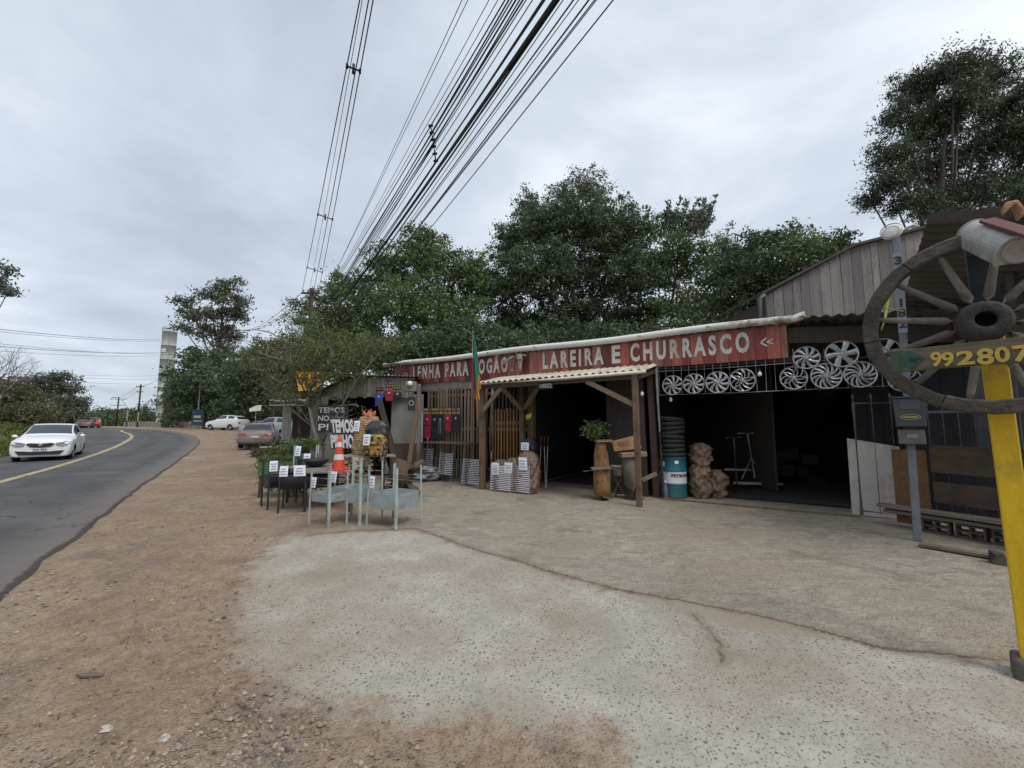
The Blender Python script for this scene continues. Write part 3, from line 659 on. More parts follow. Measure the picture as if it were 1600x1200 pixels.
word('LENHA', 645, 688, 572, 597); word('PARA', 695, 732, 569, 594); word('FOGÃO', 740, 793, 563, 590); word('LAREIRA', 848, 943, 548, 576); word('E', 956, 969, 543, 567); word('CHURRASCO', 985, 1171, 532, 563)
mb = MB(); a = u_at(800, 585); mb.box((a, -.006, .2), (.045, .003, .045)); mb.build('dot', letter, ban); mb = MB(); a = u_at(1200, 540)
for z_, s_ in ((.33, 1), (.33, -1)): mb.beam((a-.12, -.006, z_), (a-.02, -.006, z_+s_*.08), .003, .03, up=Z); mb.beam((a-.02, -.0065, z_+s_*.0), (a+.09, -.0065, z_+s_*.045), .003, .022, up=Z)
mb.build('arrow', letter, ban); mb = MB(); a = u_at(633, 584)
for s_ in (1, -1): mb.beam((a+.1, -.006, .34), (a, -.006, .34+s_*.07), .003, .028, up=Z); mb.beam((a, -.0065, .34), (a-.09, -.0065, .34+s_*.04), .003, .02, up=Z)
mb.build('arrow', letter, ban)
# ---------------------------------------------------------------- porch
po = fthing('porch', 'small porch with corrugated lean-to roof and braced timber post before the door', 'porch', -2.1, -1.25)
def ploc(u, d, z=0): return (u+2.1, d+1.25, z)
mb = MB(); mb.corr(ploc(-4.15, -1.28, 2.62), ploc(-.02, -1.28, 2.66), ploc(-4.15, -.09, 2.88), .16, .024, .006)
mb.build('roof', M('cream_fibre_roof', (.46, .42, .34), .85, .25, 3, .2, dirt=(.2, .17, .12), dirt_amt=.35), po)
mb = MB(); mb.smooth = True; mb.tube([ploc(-4.2, -1.33, 2.57), ploc(-2, -1.33, 2.575), ploc(.03, -1.33, 2.61)], .035, 12); mb.build('gutter', M('cream_pipe', (.56, .51, .40), .5, .12, 4, .03), po)
for u, d, zt, m_, w_ in ((-.2, -1.22, 2.58, brown_wood, .11), (-4.05, -1.15, 2.52, brown_wood, .13), (-3.36, -.35, 2.6, brown_wood, .13)):
    mb = MB(); mb.beam(ploc(u, d, 0), ploc(u-.02, d, zt), w_, w_*.9, up=Y_); bev(mb.build('post', m_, po), .008)
mb = MB(); mb.beam(ploc(-4.1, -1.2, 2.52), ploc(-.1, -1.2, 2.55), .06, .12); mb.beam(ploc(-.12, -1.2, 2.55), ploc(-.12, -.05, 2.78), .06, .1); mb.beam(ploc(-4.1, -1.2, 2.5), ploc(-4.1, -.05, 2.75), .06, .1); mb.build('beam', dark_wood, po)
lb_ = M('light_brace', (.21, .15, .10), .8, .3, 3, .25, stretch=(4, 4, 4))
for a, b in (((-.2, -1.2, 1.95), (-1.25, -1.2, 2.5)), ((-4.05, -1.17, 1.9), (-3.45, -1.19, 2.48)), ((-3.45, -1.19, 2.48), (-3.36, -.42, 1.95)), ((-3.3, -.36, 2.0), (-2.7, -.7, 2.5))):
    mb = MB(); mb.beam(ploc(*a), ploc(*b), .06, .1, up=Z); mb.build('brace', lb_, po)
np_ = fthing('house_number_sign', 'dark board with house number 10022 hanging under the porch roof', 'number sign', U(854, 603, -1.28)[0], -1.31, 2.37)
mb = MB(); mb.box((0, 0, .07), (.36, .015, .15)); mb.build('sign_board', dark_in, np_)
mb = MB(); add_text(mb, '10022', (-.15, -.0105, .03), X, Z, .3, .09, .01); mb.build('lettering', M('number_white', (.55, .55, .5), .6), np_)
# skull with horns on the banner
sk = fthing('cattle_skull', 'weathered horned cattle skull fixed on the red banner after the word FOGAO', 'skull', U(812, 572, -.2)[0], -.14, 2.95)
bone = M('old_bone', (.27, .245, .2), .8, .35, 12, .3, dirt=(.1, .08, .05))
mb = MB(); mb.smooth = True
mb.tube([(0, 0, .5), (0, -.03, .47), (0, -.04, .38), (.005, -.05, .28), (.01, -.06, .16), (.012, -.05, .06), (.012, -.03, .02)], [.05, .095, .10, .07, .055, .045, .02], 12)
mb.tube([(-.08, -.05, .33), (-.1, -.03, .3)], .03, 8); mb.build('skull', bone, sk)
mb = MB(); mb.smooth = True
mb.tube([(-.06, -.03, .44), (-.2, -.1, .42), (-.36, -.16, .32), (-.5, -.18, .22), (-.6, -.16, .19)], [.045, .04, .032, .02, .006], 10); mb.build('horn', bone, sk)
mb = MB(); mb.smooth = True; mb.tube([(.06, -.03, .44), (.13, -.06, .46), (.19, -.1, .44), (.21, -.12, .40)], [.035, .03, .02, .005], 10); mb.build('horn', bone, sk)
for s_ in (-1, 1):
    mb = MB(); mb.lathe([(.026, 0), (.026, .01), (.001, .01)], 10, (s_*.045+.003, -.115, .33), (X, Z, -Y_)); mb.build('eye_socket', dark_in, sk)
# flag on a thin pole
fz0 = U(739, 517, -1.4); fl = fthing('flag', 'green, red and yellow flag drooping from a thin pole at the porch corner', 'flag', fz0[0], -1.4, 2.1)
mb = MB(); mb.smooth = True; mb.tube([(.02, 0, .2), (0, 0, fz0[1]-2.1)], .009, 8); mb.build('flagpole', M('pole_white', (.5, .5, .48), .5), fl)
def cloth(name, w0, w1, z0, z1, x0, colf, seed, n=22, m=24):
    mb = MB(); mb.smooth = True; vs = []; r_ = random.Random(seed); ph = r_.uniform(0, 6)
    for j in range(m+1):
        t = j/m; wd = w0+(w1-w0)*t**.8
        for i in range(n+1):
            s_ = i/n; x = x0*t+wd*(s_-.3); y = .035*(.3+t)*math.sin(s_*13+ph+t*1.5)+.02*math.sin(s_*25+t*3)
            vs.append((x, y, z0+(z1-z0)*t - .10*math.sin(s_*3.1)*t*.5))
    for j in range(m):
        for i in range(n): mb.add([vs[j*(n+1)+i], vs[j*(n+1)+i+1], vs[(j+1)*(n+1)+i+1], vs[(j+1)*(n+1)+i]], [(0, 1, 2, 3)], col=colf(i/n, j/m))
    return mb
fh = fz0[1]-2.1
def fcol(s_, t):
    if s_ < .2: return (.5, .5, .5) if t < .45 else (.25, .03, .03)
    if s_ > .75 and t > .72: return (.45, .23, .02)
    if s_ > .66 and t > .8: return (.33, .05, .02)
    return (.015, .115, .08)
o = cloth('cloth', .02, .25, fh-.02, .36, .08, fcol, 3).build('cloth', colmat('flag_cloth', .85, .02, .2, 15), fl, smooth=True)
o = cloth('cloth', .08, .14, .46, .12, .03, lambda s_, t: (.42, .22, .03) if s_ > .35 else (.25, .06, .02), 5).build('hanging_corner', MATS['flag_cloth'], fl, smooth=True); o.location = (.12, -.02, 0)
# yellow note on the cage post
yt = fthing('yellow_tag', 'crumpled yellow tag hanging on the cage post by the door', 'tag', U(825, 650, -.5)[0], -.46, U(825, 650, -.5)[1]-.1)
mb = MB(); mb.add([(-.08, 0, 0), (.07, -.02, .05), (.08, 0, .17), (-.07, -.03, .13), (0, -.04, .09)], [(0, 1, 4), (1, 2, 4), (2, 3, 4), (3, 0, 4)]); mb.build('card', M('yellow_card', (.5, .45, .06), .7), yt)
mb = MB(); mb.tube([(0, -.02, .15), (.02, .03, .3)], .002, 4); mb.build('string', black_metal, yt)
# ---------------------------------------------------------------- wheel covers on a wire rack
wr = fthing('wire_rack', 'dark wire rack of thin vertical rods above the garage opening', 'rack', 1.6, -.04, 2.2)
mb = MB(); x = -1.62
while x < 2.4: mb.tube([(x, 0, .03), (x+rnd(-.01, .01), 0, .82-max(0, x-.8)*.1)], .0045, 5); x += .155
for z_ in (.03, .55): mb.tube([(-1.64, -.004, z_), (0, -.004, z_-.01), (2.4, -.004, z_+.02)], .006, 5)
mb.build('rods', steel, wr)
silver = M('wheel_cover_silver', (.42, .425, .44), .32, .3, 7, .03, metal=.75, dirt=(.12, .115, .11), dirt_amt=.3)
def wheel_cover(kind, r_):
    mb = MB(); ax = (X, Z, -Y_)
    prof = [(r_*.90, .0), (r_, .004), (r_, .018), (r_*.965, .026), (r_*.90, .022), (r_*.885, .008), (r_*.9, 0)]
    mb.lathe(prof, 40, (0, 0, 0), ax)
    mb.lathe([(0.001, .034), (r_*.13, .034), (r_*.17, .028), (r_*.18, .01)], 20, (0, 0, 0), ax)
    def pt(a, rr, h): return Vector((math.cos(a)*rr*r_, -h, math.sin(a)*rr*r_))
    def spoke(a0, a1, w0, w1, th=.02, r0=.15, r1=.92):
        n = 6; vs = []
        for i in range(n+1):
            t = i/n; a = a0+(a1-a0)*t**1.2; rr = r0+(r1-r0)*t; w_ = (w0+(w1-w0)*t)/rr/2
            h = .028-.008*t
            vs += [pt(a-w_, rr, 0.004), pt(a-w_, rr, h-.004), pt(a, rr, h+.004), pt(a+w_, rr, h-.006), pt(a+w_, rr, .004)]
        fs = [(i*5+j, (i+1)*5+j, (i+1)*5+j+1, i*5+j+1) for i in range(n) for j in range(4)]
        mb.add(vs, fs)
    if kind == 0:
        for k in range(9): a = k*2*math.pi/9; spoke(a, a+.35, .12, .3)
    elif kind == 1:
        for k in range(10): a = k*2*math.pi/10; spoke(a, a+.75, .08, .15)
        for k in range(5): a = k*2*math.pi/5; spoke(a+.3, a-.1, .05, .12)
    elif kind == 2:
        for k in range(6): a = k*2*math.pi/6+.2; spoke(a, a+.12, .26, .40)
    else:
        for k in range(7): a = k*2*math.pi/7; spoke(a, a+.45, .13, .16); spoke(a+.25, a+.95, .07, .22)
    for k in range(5): a = k*2*math.pi/5+.4; mb.lathe([(.001, .04), (.014, .04), (.014, .0)], 8, pt(a, .27, 0), ax)
    return fixn(mb.build('wheel_cover', silver))
HC = [(1051, 602, .215, 0, 'nine-spoke silver wheel cover, leftmost in the row of four over the oil drum'),
      (1084, 599.5, .215, 0, 'nine-spoke silver wheel cover, second from left in the row of four'),
      (1121, 597.5, .225, 0, 'nine-spoke silver wheel cover, third from left in the row of four'),
      (1160, 594, .235, 1, 'silver wheel cover with swirling thin spokes at the right end of the row of four'),
      (1260, 559, .215, 0, 'nine-spoke silver wheel cover at the top left of the overlapping cluster'),
      (1315, 553, .245, 2, 'silver wheel cover with wide paired spokes at the top of the cluster'),
      (1240, 590.5, .225, 1, 'swirl-spoked silver wheel cover at the lower left of the cluster'),
      (1291, 587.5, .24, 3, 'wheel cover with many broken slanted bars, second in the lower row of the cluster'),
      (1344, 585, .235, 3, 'wheel cover with slanted bars, third in the lower row beside the cart wheel rim'),
      (1381, 549, .23, 2, 'wide-spoked wheel cover seen behind the rim of the wooden cart wheel'),
      (1412, 592, .22, 1, 'silver wheel cover half hidden behind the cart wheel and the number beam')]
for i, (x, y, r_, kd, lb) in enumerate(HC):
    d = -.09-.03*(i % 3); u, z = U(x, y, d); o = wheel_cover(kd, r_); o.matrix_basis = Matrix.Translation(FP(u, d, z)) @ Matrix.Rotation(FA, 4, 'Z') @ Matrix.Rotation(rnd(0, 6), 4, 'Y')
    tag(o, lb, 'wheel cover', 'wheel covers hung above the garage')
def bulb_lamp(px_, py_, d, lb, sz=.04):
    u, z = U(px_, py_, d); t = fthing('bulb_lamp', lb, 'lamp', u, d, z)
    mb = MB(); mb.smooth = True; mb.lathe([(.001, -.055), (sz*.7, -.045), (sz, -.02), (sz*.9, .01), (sz*.4, .04), (sz*.35, .05)], 14); mb.build('bulb', M('bulb_glass', (.75, .75, .72), .3, .03), t)
    mb = MB(); mb.smooth = True; mb.lathe([(sz*.45, .045), (sz*.45, .09), (.001, .09)], 12); mb.tube([(0, 0, .08), (0, .05, .16)], .004, 5); mb.build('socket', black_metal, t)
bulb_lamp(1003, 607+8, -.5, 'unlit white bulb hanging near the porch post')
bulb_lamp(1187, 584, -.1, 'small white bulb hanging beside the swirl-spoked wheel cover')
bulb_lamp(1048, 624, .05, 'white bulb under the wheel covers above the black hose stack', .035)
# ================================================================ right side: fence, posts, cart wheel sign
# grey gable shed rising behind the garage roof
SY = 9.6
sh_ = thing('plank_shed', 'grey weathered plank gable shed rising behind the garage roof', 'shed', (7.6, SY, 0))
def sx_(px_): return (px_-800)/FPX*SY/1.0
def P9(px_, py_, Y=SY): p = D(px_, py_, Y); return Vector((p.x-7.6, p.y-SY, p.z))
tl = P9(1195, 463); tm = P9(1330, 388); tr = P9(1500, 345)
def topz(x):
    if x < tm.x: return tl.z+(tm.z-tl.z)*(x-tl.x)/(tm.x-tl.x)
    return tm.z+(tr.z-tm.z)*(x-tm.x)/(tr.x-tm.x)
mb = MB(); boards_x(mb, tl.x, tr.x, 3.0, topz, 0, .23, .02, .012, 0)
mb.build('front_wall', M('silver_grey_boards', (.165, .15, .145), .9, .35, 2.5, .35, stretch=(5, 5, .5), tint=.35, dirt=(.1, .09, .09), dirt_amt=.25), sh_)
mb = MB(); mb.box(((tl.x+tr.x)/2, 2.6, 3.6), (.05, 5, .1)); mb.box((tl.x+.02, 2.5, 2.3), (.04, 5, 4.5)); mb.build('side_wall', dark_wood, sh_)
mb = MB()
for a, b in ((tl, tm), (tm, tr)):
    a2 = a+Vector((-.12, 0, .0)) if a is tl else a
    mb.add([a2+Vector((0, -.12, .02)), b+Vector((0, -.12, .02)), b+Vector((0, 4.5, .02)), a2+Vector((0, 4.5, .02)), a2+Vector((0, -.12, .08)), b+Vector((0, -.12, .08)), b+Vector((0, 4.5, .08)), a2+Vector((0, 4.5, .08))], [(0, 3, 2, 1), (4, 5, 6, 7), (0, 1, 5, 4), (1, 2, 6, 5), (2, 3, 7, 6), (3, 0, 4, 7)])
mb.build('roof', M('dark_tile', (.05, .045, .04), .9, .4, 6, .4), sh_)
mb = MB(); mb.smooth = True; a = P9(1187, 466, SY-.1); mb.tube([a+Vector((0, 0, -1.6)), a, a+Vector((.12, 0, .08))], .05, 8); mb.build('gutter', M('dark_gutter', (.08, .085, .09), .6), sh_)
# open roof sheet on the right (its brown underside shows)
A_ = D(1402, 497, 7.4); B_ = D(1449, 345, 5.0); C_ = D(1760, 318, 3.7); D_ = A_+(C_-B_)*1.3
rf = thing('side_roof', 'brown corrugated roof sheet slanting over the yard behind the cart wheel', 'roof', (A_.x, A_.y, 0))
mb = MB(); c_ = lambda v: Vector((v.x-A_.x, v.y-A_.y, v.z))
mb.corr(c_(A_), c_(B_), c_(D_), .17, .022, .012); mb.build('sheet', M('brown_sheet', (.085, .07, .058), .9, .25, 2, .2, dirt=(.04, .035, .03)), rf)
mb = MB(); mb.beam(c_(B_)+Vector((.02, 0, .04)), c_(C_)+Vector((0, 0, .04)), .03, .09); mb.beam(c_(A_)+Vector((.5, -.3, -.1)), c_(D_)+Vector((0, 0, -.1)), .06, .12)
mb.build('rafter', dark_wood, rf)
for q in (.35, .9):
    mb = MB(); p = c_(B_)*(1-q)+c_(C_)*q+Vector((1.0, .6, 0)); mb.beam((p.x, p.y, 0), (p.x, p.y, p.z-.3), .1, .1, up=Y_); mb.build('post', dark_wood, rf)
# dark back of the yard
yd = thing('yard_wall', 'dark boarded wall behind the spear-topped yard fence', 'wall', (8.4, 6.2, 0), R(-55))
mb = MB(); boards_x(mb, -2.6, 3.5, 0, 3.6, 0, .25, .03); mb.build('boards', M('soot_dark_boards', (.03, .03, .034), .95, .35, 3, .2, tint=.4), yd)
# fence line
FS = Vector((5.93, 7.05, 0)); FD = Vector((.60, -1.33, 0)).normalized(); fa = math.atan2(FD.y, FD.x)
def QF(px_, py_, off=0.0):
    nrm = Vector((-FD.y, FD.x, 0)); r_ = Vector(ray(px_, py_)); o_ = FS+nrm*off; t = (o_-Vector((0, 0, EYE))).dot(nrm)/r_.dot(nrm); p = Vector((0, 0, EYE))+r_*t
    return (p-FS).dot(FD), p.z
def fth(name, lb, cat, s_, off, z=0, group=None): nrm = Vector((-FD.y, FD.x, 0)); return thing(name, lb, cat, FS+FD*s_+nrm*off+Z*z, fa, group)
wb = thing('white_board', 'stained white board leaning behind the iron gate at the garage side', 'board', tuple(D(1362, 808, 7.25))[:2]+(0,), FA-.12)
mb = MB(); mb.prism([(-.26, .0), (.42, .0), (.43, 1.20), (-.25, 1.33)], .02, (0, .02, .01), X, Z); bev(mb.build('panel', M('stained_white_board', (.50, .46, .42), .85, .15, 3, .1, dirt=(.22, .16, .11), dirt_amt=.25), wb), .003)
gt = thing('iron_gate', 'narrow grey iron gate with three spear points before the white board', 'gate', tuple(D(1398, 795, 6.9))[:2]+(0,), fa+.42)
iron = M('worn_iron', (.10, .10, .105), .6, .35, 10, .1, metal=.2, dirt=(.09, .055, .035), dirt_amt=.25)
mb = MB(); mb.tube([(-.42, 0, .05), (-.42, 0, 1.95)], .024, 8); mb.tube([(-.42, 0, 1.95), (.3, 0, 1.95)], .018, 8); mb.tube([(-.42, 0, .12), (.3, 0, .12)], .014, 8); mb.tube([(.28, 0, .1), (.28, 0, 1.95)], .018, 8); mb.build('frame', iron, gt)
for x in (-.42, -.18, .06):
    mb = MB(); mb.tube([(x, 0, .1), (x, 0, 2.02)], .009, 6); mb.lathe([(.004, 0), (.02, .03), (.024, .045), (.008, .075), (.001, .11)], 8, (x, 0, 2.02)); mb.build('spear_bar', iron, gt)
# low yard fence with spear points, boards and blocks
yf = fth('yard_fence', 'dark spear-topped iron fence behind brown boards, right of the meter post', 'fence', 1.0, .28)
for i in range(22):
    x = -.2+i*.17; mb = MB(); mb.tube([(x, 0, .2), (x, 0, 1.85)], .009, 6); mb.lathe([(.004, 0), (.018, .03), (.022, .045), (.008, .07), (.001, .1)], 8, (x, 0, 1.85)); mb.build('spear_bar', iron, yf)
for z_ in (.45, 1.78): mb = MB(); mb.beam((-.3, 0, z_), (3.5, 0, z_), .02, .04); mb.build('rail', iron, yf)
for x, w_ in ((.35, .12), (.62, .17), (1.3, .07)): mb = MB(); mb.beam((x, .12, 0), (x+.02, .12, 3.2), w_, .1, up=Y_); mb.build('post', M('grey_stanchion', (.075, .08, .085), .8, .4, 5, .2), yf)
osb = M('rusty_particle_board', (.16, .08, .035), .85, .35, 14, .25, dirt=(.12, .06, .03))
bb = fth('rust_brown_board', 'rust-brown board standing upright behind the grey meter post', 'board', .62, .03)
mb = MB(); mb.box((0, 0, .62), (.42, .02, 1.15)); mb.build('panel', osb, bb)
pl_m = M('muddy_brown_boards', (.085, .055, .035), .9, .4, 3, .3, stretch=(1, 5, 5), dirt=(.04, .035, .03), dirt_amt=.45)
for i, (s0, s1, z0, z1, off, lb) in enumerate(((.9, 4.4, .86, 1.28, -.02, 'upper wide brown board of the yard barrier, right of the meter post'), (.9, 4.4, .42, .74, -.01, 'middle brown board of the yard barrier behind the yellow post'),)):
    b_ = fth('barrier_board', lb, 'board', (s0+s1)/2, off, 0, 'boards of the yard barrier')
    mb = MB(); h_ = (s1-s0)/2; mb.prism([(-h_, z0+.02), (0, z0-.01), (h_, z0+.02), (h_, z1-.02), (.3, z1), (-.4, z1-.015), (-h_, z1)], .03, (0, 0, 0), X, Z); bev(mb.build('plank', pl_m, b_), .004)
for i, (s0, s1, z, off, lb) in enumerate(((.25, 4.2, .30, -.10, 'long grey plank on top of the hollow blocks under the barrier'), (.3, 4.2, .22, -.03, 'second grey plank below the top one under the barrier'))):
    b_ = fth('ledge_plank', lb, 'plank', (s0+s1)/2, off, z, 'planks laid under the barrier'); mb = MB(); h_ = (s1-s0)/2
    mb.beam((-h_, 0, 0), (h_, .02, .01), .2, .05); bev(mb.build('plank', plank_wood, b_), .006)
blockm = M('hollow_block', (.09, .07, .06), .95, .3, 12, .3)
for i in range(9):
    b_ = fth('hollow_block', 'dark hollow block in the row under the barrier planks', 'block', .9+i*.36, -.02, 0, 'hollow blocks under the barrier')
    mb = MB()
    for z_ in (.01, .09, .17): mb.box((0, 0, z_+.005), (.3, .14, .022))
    for x in (-.14, 0, .14): mb.box((x, 0, .095), (.022, .139, .15))
    mb.build('body', blockm, b_)
p = G(1480, 862); b_ = thing('fallen_plank', 'mossy plank lying on the ground at the foot of the barrier', 'plank', (p.x, p.y, 0), fa+.25)
mb = MB(); mb.beam((-.25, .03, .03), (.75, 0, .035), .13, .04); bev(mb.build('plank', M('mossy_plank', (.14, .12, .075), .95, .4, 6, .4), b_), .008)
for x, y, r_, lb in ((1560, 880, .12, 'dark lump of root leaning at the foot of the barrier'), (1535, 845, .09, 'small dark stone block before the barrier')):
    p = G(x, y); mb = MB(); rock(mb, Vector((0, 0, 0)), r_, 1.1, col=(.05, .045, .04)); tag(mb.build('root_lump', colmat('gravel_stone'), loc=(p.x, p.y, 0)), lb, 'lump')
# ---------------------------------------------------------------- meter post
MP = G(1434, 845); mp_ = thing('meter_post', 'square grey galvanised post with meter box, painted numerals and a round lamp on top', 'post', (MP.x, MP.y, 0), -.7)
tx = D(1400, 372, MP.y+.05); lean = Matrix.Rotation(.7, 3, 'Z') @ Vector((tx.x-MP.x, tx.y-MP.y, 0)); ht = tx.z
mb = MB(); mb.beam((0, 0, 0), (lean.x, lean.y, ht), .085, .085, up=Y_); bev(mb.build('post', M('blue_grey_post', (.15, .165, .19), .6, .25, 5, .1, dirt=(.12, .11, .1)), mp_), .006)
LV = Vector((lean.x, lean.y, ht))/ht
def on(z_): return LV*z_
mb = MB(); mb.beam(on(2.9)+Vector((0, -.056, 0)), on(4.1)+Vector((0, -.056, 0)), .095, .006, up=Y_); mb.build('number_plate', M('plate_grey', (.22, .24, .28), .5, .2, 8, .03), mp_)
for ch, z_ in (('3', 3.98), ('4', 3.83), ('7', 3.68), ('1', 3.34), ('8', 3.19), ('2', 3.03)):
    mb = MB(); q = on(z_); add_text(mb, ch, (q.x-(.042 if ch != '1' else .015), q.y-.064, z_-.06), X, Z, .084 if ch != '1' else .03, .125, .04); mb.build('numeral', black_metal, mp_)
q = on(1.72); mb = MB(); mb.prism([(-.15, -.19), (.15, -.19), (.17, .2), (-.17, .2)], .2, (q.x, q.y-.05, 1.75), X, Z); mb.prism([(-.185, .2), (.185, .2), (.185, .225), (-.185, .225)], .25, (q.x, q.y-.02, 1.75), X, Z)
o = mb.build('meter_box', M('meter_dark', (.05, .055, .06), .45, .25, 6, .05), mp_); bev(o, .01)
mb = MB(); mb.box((q.x, q.y-.256, 1.86), (.2, .006, .13)); mb.build('meter_window', M('meter_glass', (.07, .08, .09), .2, .2, 6), mp_)
mb = MB(); n = 24; vs = []
for rr in (1, .86):
    for j in range(n): a = 2*math.pi*j/n; vs.append((q.x+.105*rr*math.cos(a), q.y-.2575, 1.69+.038*(rr if rr == 1 else .8)*math.sin(a)))
mb.add(vs, [(j, (j+1) % n, n+(j+1) % n, n+j) for j in range(n)]); mb.beam((q.x-.07, q.y-.2575, 1.69), (q.x+.07, q.y-.2575, 1.69), .012, .022)
mb.build('emblem', M('emblem_gold', (.35, .28, .08), .5), mp_)
mb = MB(); mb.box((q.x, q.y-.12, 1.42), (.27, .14, .2)); o = mb.build('junction_box', M('box_grey_brown', (.13, .12, .11), .7, .25, 8, .1), mp_); bev(o, .01)
mb = MB(); mb.box((q.x, q.y-.194, 1.43), (.1, .006, .05)); mb.build('latch', dull_steel, mp_)
q = on(ht); mb = MB(); mb.smooth = True; nv = Vector((-.25, -1, .35)).normalized(); sa, sb = frame_from(nv)
oc = q+Vector((-.05, -.02, .13))
mb.lathe([(.001, .0), (.085, .002), (.115, .01), (.125, .03), (.12, .05), (.08, .07), (.001, .08)], 24, oc-nv*.09, (sa, sb, nv)); mb.build('round_lamp', M('lamp_white', (.62, .6, .54), .5, .1, 12, .02), mp_)
mb = MB(); mb.smooth = True; mb.lathe([(.119, .0), (.128, .01), (.128, .018), (.118, .02)], 24, oc-nv*.02, (sa, sb, nv)); mb.build('lamp_rim', M('rim_grey', (.4, .4, .38), .5), mp_)
mb = MB(); mb.smooth = True; mb.tube([q+Vector((.02, .02, .02)), q+Vector((.12, .02, .12)), q+Vector((.2, .02, .14)), q+Vector((.24, 0, .1))], .025, 8); mb.build('photocell', M('cell_grey', (.42, .44, .47), .4), mp_)
rp = thing('yellow_rope', 'frayed yellow rope dangling beside the meter post', 'rope', tuple(D(1386, 478, 5.4)))
mb = MB(); o0 = D(1386, 478, 5.4); mb.smooth = True
mb.tube([D(x, y, 5.4)-o0 for x, y in ((1392, 440), (1389, 458), (1386, 480), (1383, 498), (1377, 516))], [.016, .02, .018, .014, .004], 7); mb.tube([D(x, y, 5.4)-o0 for x, y in ((1372, 480), (1392, 483), (1412, 486))], .01, 6)
mb.build('strands', M('yellow_nylon', (.5, .47, .12), .8, .3, 60, .3), rp)
# ---------------------------------------------------------------- yellow post, cart wheel, number beam, mailbox
YP = G(1620, 1060); yp = thing('yellow_post', 'bright yellow square timber post carrying the cart wheel', 'post', (YP.x, YP.y, 0), R(-46))
mb = MB(); rot = R(46); tp = D(1556, 585, 2.72); lx = Matrix.Rotation(rot, 3, 'Z') @ Vector((tp.x-YP.x, tp.y-YP.y, 0)); k_ = 2.2/tp.z
mb.beam((0, 0, 0), (lx.x*k_, lx.y*k_, 2.2), .115, .1, up=Y_); o = bev(mb.build('painted_post', M('yellow_paint', (.70, .44, .008), .5, .2, 3, .25, stretch=(4, 4, .6), dirt=(.20, .13, .04), dirt_amt=.2), yp), .008)
mb = MB(); mb.beam((lx.x*k_, lx.y*k_, 2.2), (lx.x*k_*1.3, lx.y*k_*1.2, 2.86), .13, .12, up=Y_); mb.build('upper_post', M('tarred_post', (.035, .04, .05), .8, .3, 4, .2), yp)
mb = MB(); mb.box((0, 0, .04), (.2, .2, .16)); bev(mb.build('base', M('concrete_lump', (.1, .09, .08), .95, .3, 10, .4), yp), .03, 3)
WC = D(1537, 503, 2.62); wa = math.atan2(-.755, .656)+.1
wh = thing('cart_wheel', 'large weathered wooden cart wheel with twelve spokes mounted on the yellow post', 'wheel', tuple(WC), wa)
old = M('old_wheel_wood', (.08, .068, .056), .9, .5, 8, .6, stretch=(1, 1, 1), tint=.25, dirt=(.035, .03, .027), dirt_amt=.35, bdist=.02)
spm = M('spoke_wood', (.15, .13, .108), .9, .45, 7, .5, tint=.2, dirt=(.09, .075, .06), dirt_amt=.3)
WR = .60
def wp(a, r_, y): return Vector((math.cos(a)*r_, y, math.sin(a)*r_))
for k in range(6):   # felloes
    a0 = k*math.pi/3+.12; a1 = a0+math.pi/3-.012; n = 10; vs = []; mb = MB()
    for i in range(n+1):
        a = a0+(a1-a0)*i/n; ro_ = WR+rnd(-.003, .003); ri = WR-.088+rnd(-.005, .005)
        vs += [wp(a, ri, -.03), wp(a, ri+.012, -.042), wp(a, ro_-.01, -.042), wp(a, ro_, -.03), wp(a, ro_, .035), wp(a, ri, .035)]
    fs = [(i*6+j, (i+1)*6+j, (i+1)*6+(j+1) % 6, i*6+(j+1) % 6) for i in range(n) for j in range(6)]+[tuple(range(6))[::-1], tuple(n*6+j for j in range(6))]
    mb.add(vs, fs, tint=rnd(0, 1)); fixn(mb.build('felloe', old, wh))
for k in range(12):
    a = k*math.pi/6+.33; mb = MB(); mb.smooth = True
    mb.tube([wp(a, .12, -.005), wp(a, .17, -.004), wp(a, .3, 0), wp(a, .45, 0), wp(a, .53, 0)], [.026, .027, .022, .02, .016], 8, tint=rnd(0, 1)); mb.build('spoke', spm, wh)
mb = MB(); mb.smooth = True; mb.lathe([(.05, -.02), (.05, -.115), (.056, -.12), (.104, -.118), (.113, -.105), (.12, -.06), (.132, -.03), (.13, .05), (.1, .1), (.001, .1)], 32, (0, 0, 0), (X, Z, Y_)); mb.build('hub', M('hub_black_wood', (.045, .04, .037), .85, .35, 9, .4, bdist=.02), wh)
mb = MB(); mb.disc((0, -.03, 0), .06, 24, (X, Z)); mb.build('axle_hole', M('void_black', (.006, .006, .007), 1, 0, 1, 0), wh)
# number beam
b0 = D(1391, 565, 2.50); b1 = D(1600, 552, 2.08); bd = (b1-b0); bd.z = 0; bL = bd.length; bn = bd.normalized()
nb = thing('number_beam', 'mossy timber beam with yellow numerals 992 807 nailed across the cart wheel', 'sign', (b0.x, b0.y, 2.0), math.atan2(bn.y, bn.x))
HB = .138; z0_ = b0.z-2.0
bm_ = NB('beam_paint'); tco = bm_.N.new('ShaderNodeTexCoord'); sx = bm_.N.new('ShaderNodeSeparateXYZ'); bm_.L.new(tco.outputs['Object'], sx.inputs[0])
edg = bm_.mr(bm_.math('ABSOLUTE', bm_.math('SUBTRACT', sx.outputs[2], z0_)), .035, .062)
wd = bm_.mix(bm_.noise(9, 5, st=(1, 1, 6)), (.12, .085, .055), (.20, .16, .11))
grn = bm_.mix(bm_.noise(14, 4), (.04, .065, .035), (.075, .10, .055))
